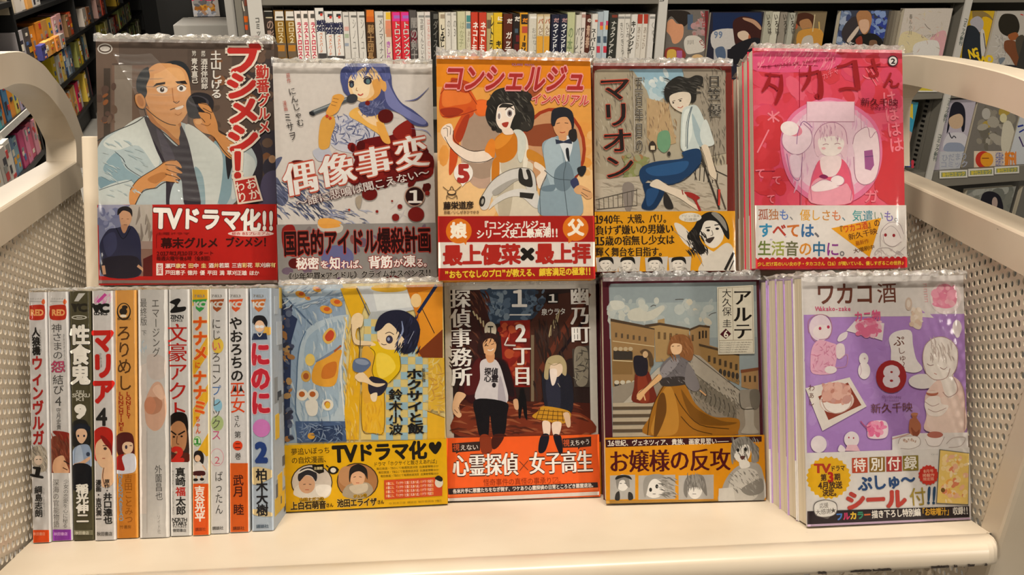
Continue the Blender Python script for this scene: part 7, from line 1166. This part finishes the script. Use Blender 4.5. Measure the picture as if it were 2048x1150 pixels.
def s4(a):
    a.fill('cfcbc8'); a.many('l', ['c86aa8', 'd88ab8', 'e0b8cc'], 14, (296, 78, 370, 112), 20, 3, 120); a.l('c84a9a', 12, [318, 112, 352, 78], 0); a.p('1f1e1c', [298, 122, 330, 122, 322, 150, 312, 160, 304, 140], 0); a.t('VC', 298, 136, 362, 136, 36, '1f1e1c', .08); a.t('COMICS', 304, 158, 360, 158, 14, '1f1e1c', .04)
    a.vt('マリア', 338, 215, 344, 532, 88, 'c4241c', .06); a.vt('かみさま', 330, 318, 334, 380, 10, '8a8682', 0); a.t('4', 310, 582, 360, 582, 76, '2a2826', .03); a.p('b8281c', [302, 680, 306, 640, 340, 622, 378, 640, 380, 700, 372, 740, 350, 690, 330, 680, 316, 760, 304, 740]); a.p('e6bf9a', [314, 690, 345, 670, 372, 700, 372, 750, 350, 790, 326, 780, 310, 740]); a.p('8a1c18', [330, 660, 350, 665, 376, 700, 378, 740, 368, 715, 345, 690]); a.e('4a3a34', 350, 712, 7, 6); a.l('3a201c', 3, [340, 700, 362, 700]); a.l('a8503c', 3, [338, 752, 350, 752]); a.p('e6bf9a', [345, 780, 378, 740, 384, 850, 340, 870, 335, 830]); a.l('5a2a20', 3, [345, 790, 340, 830, 350, 870])
    a.vt('漫画・吉沢潤一', 322, 840, 324, 1014, 22, '3a3634', .03); a.vt('原作・', 358, 838, 358, 894, 20, '2a2826', .03); a.vt('井口達也', 360, 894, 362, 1022, 34, '2a2826', .03); a.t('秋田書店', 316, 1062, 380, 1062, 16, '6a6662', .02)
def s5(a):
    a.fill('d69c50'); a.e('2e2620', 426, 150, 29, 36); a.e('d69c50', 426, 148, 24, 30); a.e('2e2620', 424, 150, 16, 15); a.e('2e2620', 430, 132, 12, 8); a.e('ece0cc', 424, 168, 14, 6); a.t('BAMBOO', 400, 180, 452, 180, 10, '3a2c20', .02); a.vt('ろりめし', 426, 205, 430, 478, 58, '5a3a1c', .01); a.vt('LONELY', 444, 478, 446, 590, 20, 'a8341c', .03); a.vt('LUNCHTIME', 414, 478, 416, 640, 20, 'a8341c', .03)
    a.p('5a2420', [394, 690, 400, 656, 430, 645, 462, 656, 470, 710, 466, 760, 440, 730, 405, 740]); a.p('e8c8a8', [420, 700, 435, 685, 462, 690, 462, 720, 444, 735, 424, 725]); a.e('3a3048', 436, 706, 5, 8); a.l('3a2020', 3, [450, 700, 460, 700]); a.p('a8241c', [396, 750, 430, 738, 440, 800, 396, 805]); a.p('d8d8e0', [420, 745, 470, 735, 475, 800, 440, 815, 400, 815, 398, 800, 430, 800]); a.p('c8802c', [392, 818, 480, 814, 484, 1085, 400, 1085], 0); a.vt('吉田ことみつ', 444, 818, 448, 1020, 32, '9a5a18', .01); a.vt('NEKONABEAO', 412, 815, 416, 1010, 17, '8aa4b8', .03); a.t('竹書房', 410, 1034, 458, 1034, 14, '7a4a18', 0)
def s6(a):
    a.fill('c6c2bd'); a.org, a.sc = KS1; a.vt('最終版', 506, 96, 508, 210, 26, '5a5854', 0); a.vt('下', 509, 226, 509, 250, 20, '5a5854', 0); a.many('l', ['b4c4d0', 'a8c0cc'], 14, (490, 270, 535, 320), 12, 3, 90)
    a.p('b8988a', [486, 400, 530, 390, 528, 580, 490, 590]); a.p('a8b8c0', [485, 570, 530, 560, 530, 900, 520, 960, 490, 965], 0); a.p('3a7a90', [487, 780, 530, 700, 530, 880, 488, 880]); a.p('2c4a84', [488, 860, 530, 850, 528, 930, 510, 958, 490, 960]); a.org, a.sc = KS2
    a.p('d2c8c0', [-60, 380, -10, 360, -10, 980, -60, 980], 0); a.p('c6c2bd', [-14, 60, 90, 60, 90, 1100, -14, 1100], 0); a.p('d0a890', [-20, 520, 10, 450, 40, 440, 60, 480, 68, 560, 50, 620, 20, 640, -10, 620, -20, 580]); a.p('b88468', [-10, 520, 20, 500, 50, 520, 40, 560, 0, 570]); a.p('dfbca4', [10, 470, 40, 450, 60, 500, 40, 510]); a.p('c6bab2', [-10, 330, 60, 340, 60, 420, 0, 420]); a.org, a.sc = KS1; a.e('c88a6a', 534, 535, 24, 36); a.org, a.sc = KS2
    a.vt('エマージング', 22, 96, 26, 338, 30, '5a5650', 0); a.vt('外薗昌也', 34, 780, 38, 926, 28, '4a4844', 0); a.vt('ソイド社', 36, 984, 38, 1062, 13, '8a8680', 0)
    a.l('b9b2ac', 3, [-12, 640, -12, 1060], 0)
def s7(a):
    a.fill('cfccc8'); a.p('1f1d1c', [80, 112, 112, 96, 126, 104, 112, 130, 146, 130, 140, 148, 90, 156, 84, 146, 102, 124]); a.t('ZENON', 84, 172, 136, 172, 16, '1f1d1c', .04); a.t('COMICS', 88, 187, 134, 187, 10, '1f1d1c', .02); a.vt('文豪アクト', 112, 200, 116, 596, 74, 'b8241c', -.015); a.r('cfccc8', 60, 590, 64, 600)
    a.p('3a2a22', [76, 610, 100, 570, 140, 575, 154, 620, 156, 765, 78, 765]); a.p('b8845a', [82, 630, 110, 600, 140, 610, 152, 660, 140, 720, 100, 730, 84, 690]); a.l('20160f', 6, [86, 640, 108, 656]); a.l('20160f', 6, [116, 656, 144, 640]); a.e('20160f', 98, 664, 5, 4); a.e('20160f', 130, 662, 5, 4); a.l('5a3420', 3, [112, 660, 110, 690, 120, 694]); a.l('5a3420', 3, [100, 712, 128, 710]); a.p('1c1512', [78, 640, 80, 585, 110, 562, 150, 575, 156, 640, 140, 610, 112, 596, 90, 612]); a.p('5a2418', [80, 740, 156, 730, 156, 768, 80, 768]); a.t('2', 88, 736, 140, 736, 60, 'c82c20', .08); a.r('cfccc8', 70, 768, 165, 1100)
    a.vt('真崎', 124, 790, 126, 868, 38, '2a2724', .03); a.vt('福', 126, 870, 126, 908, 38, 'b8342c', .03); a.vt('太郎', 126, 910, 128, 986, 38, '2a2724', .03); a.vt('MASAKI FUKUTARO', 95, 800, 97, 984, 8, '8a8782', 0); a.t('NORTH', 92, 1004, 152, 1004, 16, '3a3734', .03); a.t('STARS', 92, 1020, 152, 1020, 16, '3a3734', .03); a.t('PICTURES', 94, 1033, 150, 1033, 8, '5a5754', 0); a.t('徳間書店', 94, 1048, 150, 1048, 13, '4a4744', .01)
def kc(a, x, c):
    a.p(c, [x-32, 102, x+30, 98, x+16, 140, x, 152, x-14, 140], 0); a.t('KC', x-22, 122, x+22, 120, 24, 'd0ccc4', .06); a.t('7813', x-24, 86, x+22, 86, 11, '8a8682', .02)
def s8(a):
    a.fill('cdc9c4')
    for q in ((170, 60, 240, 60, 240, 100, 170, 130), (170, 560, 242, 440, 242, 510, 170, 640), (170, 360, 242, 240, 242, 320, 170, 430), (172, 760, 244, 640, 244, 740, 190, 760)): a.p('dfae2c', list(q), 0)
    kc(a, 204, '3a9a4a'); a.vt('ナナメ', 205, 170, 207, 352, 56, 'dc5a1c', .05, ('ecd08a', .08)); a.vt('に', 196, 356, 196, 384, 22, 'dc5a1c', .03); a.vt('ナナミ', 204, 392, 206, 574, 52, 'dc5a1c', .05, ('ecd08a', .08)); a.vt('ちゃん', 196, 578, 198, 652, 20, 'dc5a1c', .02); a.e('7ac04a', 194, 682, 15, 20); a.e('d8dcc8', 194, 682, 12, 17); a.t('1', 186, 683, 202, 683, 26, '3a8a3a', .05)
    a.e('cdc9c4', 206, 790, 34, 66); a.p('241c1a', [180, 750, 186, 724, 210, 722, 222, 745, 218, 775, 204, 765, 190, 768]); a.e('e0ba98', 196, 752, 12, 14); a.p('dcd4cc', [186, 778, 215, 774, 222, 806, 180, 808]); a.p('4a1c1c', [180, 806, 222, 804, 224, 822, 180, 822]); a.l('dcb490', 6, [190, 822, 190, 836]); a.l('dcb490', 6, [212, 822, 214, 836]); a.e('1f1a18', 188, 840, 10, 6); a.e('1f1a18', 214, 838, 9, 6); a.l('e0b08a', 5, [216, 780, 230, 800]); a.r('d9591c', 160, 856, 250, 1100); a.vt('吉谷光平', 204, 866, 206, 1012, 38, 'ece4d8', .04); a.t('講談社', 186, 1044, 230, 1042, 14, '8a3414', .02)
def s9(a):
    a.fill('cecbc8'); kc(a, 275, 'a0522c'); a.e('dcbc4a', 278, 290, 24, 32); a.e('8ab8cc', 278, 535, 18, 26); a.e('a8b880', 276, 608, 26, 32); a.vt('にじいろコンプレックス', 272, 178, 272, 680, 36, '55514d', .0, cols=['55514d', '55514d', 'c84a7a', '55514d', '55514d', '55514d', '3a6aa8', '55514d']); a.e('d88a9a', 275, 748, 28, 36); a.e('cecbc8', 275, 748, 26, 34); a.t('2', 262, 760, 290, 760, 32, 'c05a6a', 0); a.vt('ばったん', 282, 805, 284, 984, 30, '4f4c48', .0); a.t('講談社', 256, 1040, 302, 1038, 14, '6a6662', .02)
def s10(a):
    a.fill('cdcac8'); kc(a, 352, 'd4562c'); a.vt('やおろちの', 352, 172, 358, 440, 50, '26221f', .025); a.vt('巫女', 358, 438, 362, 568, 56, 'd4481c', .01); a.p('26221f', [340, 478, 352, 450, 356, 478], 0); a.p('26221f', [366, 478, 372, 452, 382, 476], 0); a.vt('さん', 356, 574, 358, 626, 24, '3a3632', 0); a.t('第', 346, 656, 374, 656, 28, '3a3632', .0); a.e('d8431c', 360, 700, 20, 20); a.t('二', 348, 700, 372, 700, 24, '5a1c10', .03); a.t('巻', 348, 744, 374, 744, 28, '3a3632', 0); a.r('cc5c1c', 318, 772, 412, 1100); a.vt('武月', 362, 820, 364, 912, 40, '4a1c10', .02); a.vt('睦', 364, 940, 364, 986, 40, '4a1c10', .02); a.t('講談社', 340, 1040, 388, 1038, 14, '6a2c10', .02)
def s11(a):
    a.fill('a8b3bf'); a.many('l', ['b8c2cc', '98a4b2'], 60, (410, 70, 500, 1060), 20, 3, 80); kc(a, 446, 'c06a2c'); a.many('e', ['d8a84a'], 6, (470, 200, 498, 240), 10, 3); a.p('1f1d22', [420, 190, 432, 168, 466, 168, 482, 192, 478, 214, 466, 200, 430, 204]); a.e('e2bc9c', 450, 210, 20, 24); a.l('3a342e', 2, [436, 208, 446, 208]); a.l('3a342e', 2, [454, 208, 464, 208]); a.e('dfe2e4', 441, 212, 9, 6); a.e('dfe2e4', 459, 212, 9, 6); a.p('26304e', [418, 266, 425, 240, 478, 238, 482, 264], 0); a.l('d8d4cc', 4, [440, 240, 450, 252, 460, 240])
    a.vt('にのに', 452, 276, 456, 575, 74, 'c02a3a', .06, ('e2b8bc', .09)); a.e('c87ab8', 458, 628, 36, 37); a.t('2', 430, 728, 484, 728, 82, '28407c', .07); a.p('cdb88a', [420, 790, 500, 800, 500, 830, 425, 860]); a.p('cdb88a', [425, 960, 500, 975, 500, 990, 430, 985]); a.vt('柏木大樹', 458, 795, 462, 990, 44, '221f22', .03); a.t('講談社', 436, 1032, 488, 1030, 14, '5a6a7a', .02)
SB = [
 ('S1', s1, 'c9c6c4', 'leftmost comic spine on the cart, white with red angular lettering and an orange foot'),
 ('S2', s2, 'cac7c4', 'white comic spine with thin grey lettering, brown-haired head and a purple foot'),
 ('S3', s3, '4f4a34', 'dark olive comic spine with white lettering, number 9 and a blue-shirted figure'),
 ('S4', s4, 'cfcbc8', 'white comic spine with big red lettering, number 4 and a red-haired face'),
 ('S5', s5, 'd69c50', 'tan-orange comic spine with brown brush lettering and English lettering in red'),
 ('S6', s6, 'c6c2bd', 'widest comic spine, pale grey with a blurred hand and a blue patch'),
 ('S7', s7, 'cfccc8', 'white comic spine with tall red lettering and a scowling dark-haired man'),
 ('S8', s8, 'dcd0a8', 'narrow comic spine striped yellow and white with orange lettering and an orange foot'),
 ('S9', s9, 'cecbc8', 'white comic spine with fine lettering over yellow, blue and green dots'),
 ('S10', s10, 'cdcac8', 'white comic spine with black brush lettering and a plain orange lower third'),
 ('S11', s11, 'a8b3bf', 'pale blue comic spine with red lettering and a blue number 2, rightmost of the spines'),
]
for i, (k, fn, col, lab) in enumerate(SB):
    md, w_, h = pose(k); dep = .102 if i < 2 else .1275
    r = spinebook('comic_book', M4 @ md, w_*.985, h, dep, col, lab, 'book', 'comics standing spine out on the cart')
    a = Art(md, (-w_/2+.0008, w_/2-.0008, 0.0003, h-.0002), -.00004, *(KS1 if i < 5 else KS2), step=5e-6)
    fn(a)
    a.build('spine_print', r)
    # film
    nx, nz = 10, 40; v = []; f = []
    for j2 in range(nz):
        for i2 in range(nx):
            u = -1+2*i2/(nx-1); x = u*(w_*.5+.0003); y = -.00004-a.k*a.step-.0003+(.003*max(0, abs(u)-.75)/.25)
            v.append((x, y+.00008*math.sin(j2*1.3+i), -.0001+j2/(nz-1)*(h+.001)))
    for j2 in range(nz-1):
        for i2 in range(nx-1): f.append((j2*nx+i2, j2*nx+i2+1, (j2+1)*nx+i2+1, (j2+1)*nx+i2))
    obj('plastic_wrap', v, f, M_FILM, r, smooth=True)
    R = random.Random(i); v = []; f = []; nx, ny = 9, 16
    for j2 in range(ny):
        for i2 in range(nx):
            v.append(((-.5+i2/(nx-1))*w_, -.001+j2/(ny-1)*dep*.98, h+.0012+R.uniform(-.0008, .0022)*(0.4 if j2 == 0 else 1)))
    for j2 in range(ny-1):
        for i2 in range(nx-1): f.append((j2*nx+i2, j2*nx+i2+1, (j2+1)*nx+i2+1, (j2+1)*nx+i2))
    obj('film_fold', v, f, M_CRUMP, r)
    if i == 10:   # its front cover, seen edge on at the right side
        c = MB(); R = random.Random(4)
        for q in range(60):
            y0, z0 = R.uniform(.004, .11), R.uniform(0, .17); c.box(w_*.4925, w_*.4925+.00008+q*.000004, y0, y0+R.uniform(.008, .02), z0, z0+R.uniform(.004, .02), lin(R.choice(['8a8f94', 'a8b0b8', '5a5f66', 'c8a84a', 'd8b03a' if z0 < .07 else 'b8c0c8', '3a3f48']), GAIN))
        c.build('side_cover_print', M_PRINT, r)

# horizontal pleats of shrunken film down the middle of the tall comic
md, w_, h = pose('U1'); v = []; f = []; nx, nz = 30, 150; ymU1 = YM['U1']
pa = Art(md, (-1, 1, -1, 1), -.003, *KU1)
ctr = catmull([(190, 90), (235, 150), (320, 260), (375, 400), (440, 520), (480, 640), (500, 752)], False, 12)
L = pa.loc(ctr); zc, xc = L[:, 1], L[:, 0]
z1_, z0_ = zc.max(), zc.min(); R = random.Random(5)
for j in range(nz):
    z = z1_+(z0_-z1_)*j/(nz-1); x0_ = float(np.interp(z, zc[::-1], xc[::-1])); g = j/(nz-1)
    ph = 2*math.pi*(z1_-z)/.0068; half = .021*(.55+.45*math.sin(math.pi*g))+.004
    for i in range(nx):
        u = -1+2*i/(nx-1); env = (1-u*u)**1.0; y = ymU1-.0014-.0008*env*math.sin(ph+.7*u*u)*(.6+.4*math.sin(g*9))
        v.append((x0_+u*half, y+.0006*(abs(u)**3), z+.0016*u*u))
for j in range(nz-1):
    for i in range(nx-1): f.append((j*nx+i, j*nx+i+1, (j+1)*nx+i+1, (j+1)*nx+i))
obj('film_pleats', v, f, M_PLEAT, b1, smooth=True)
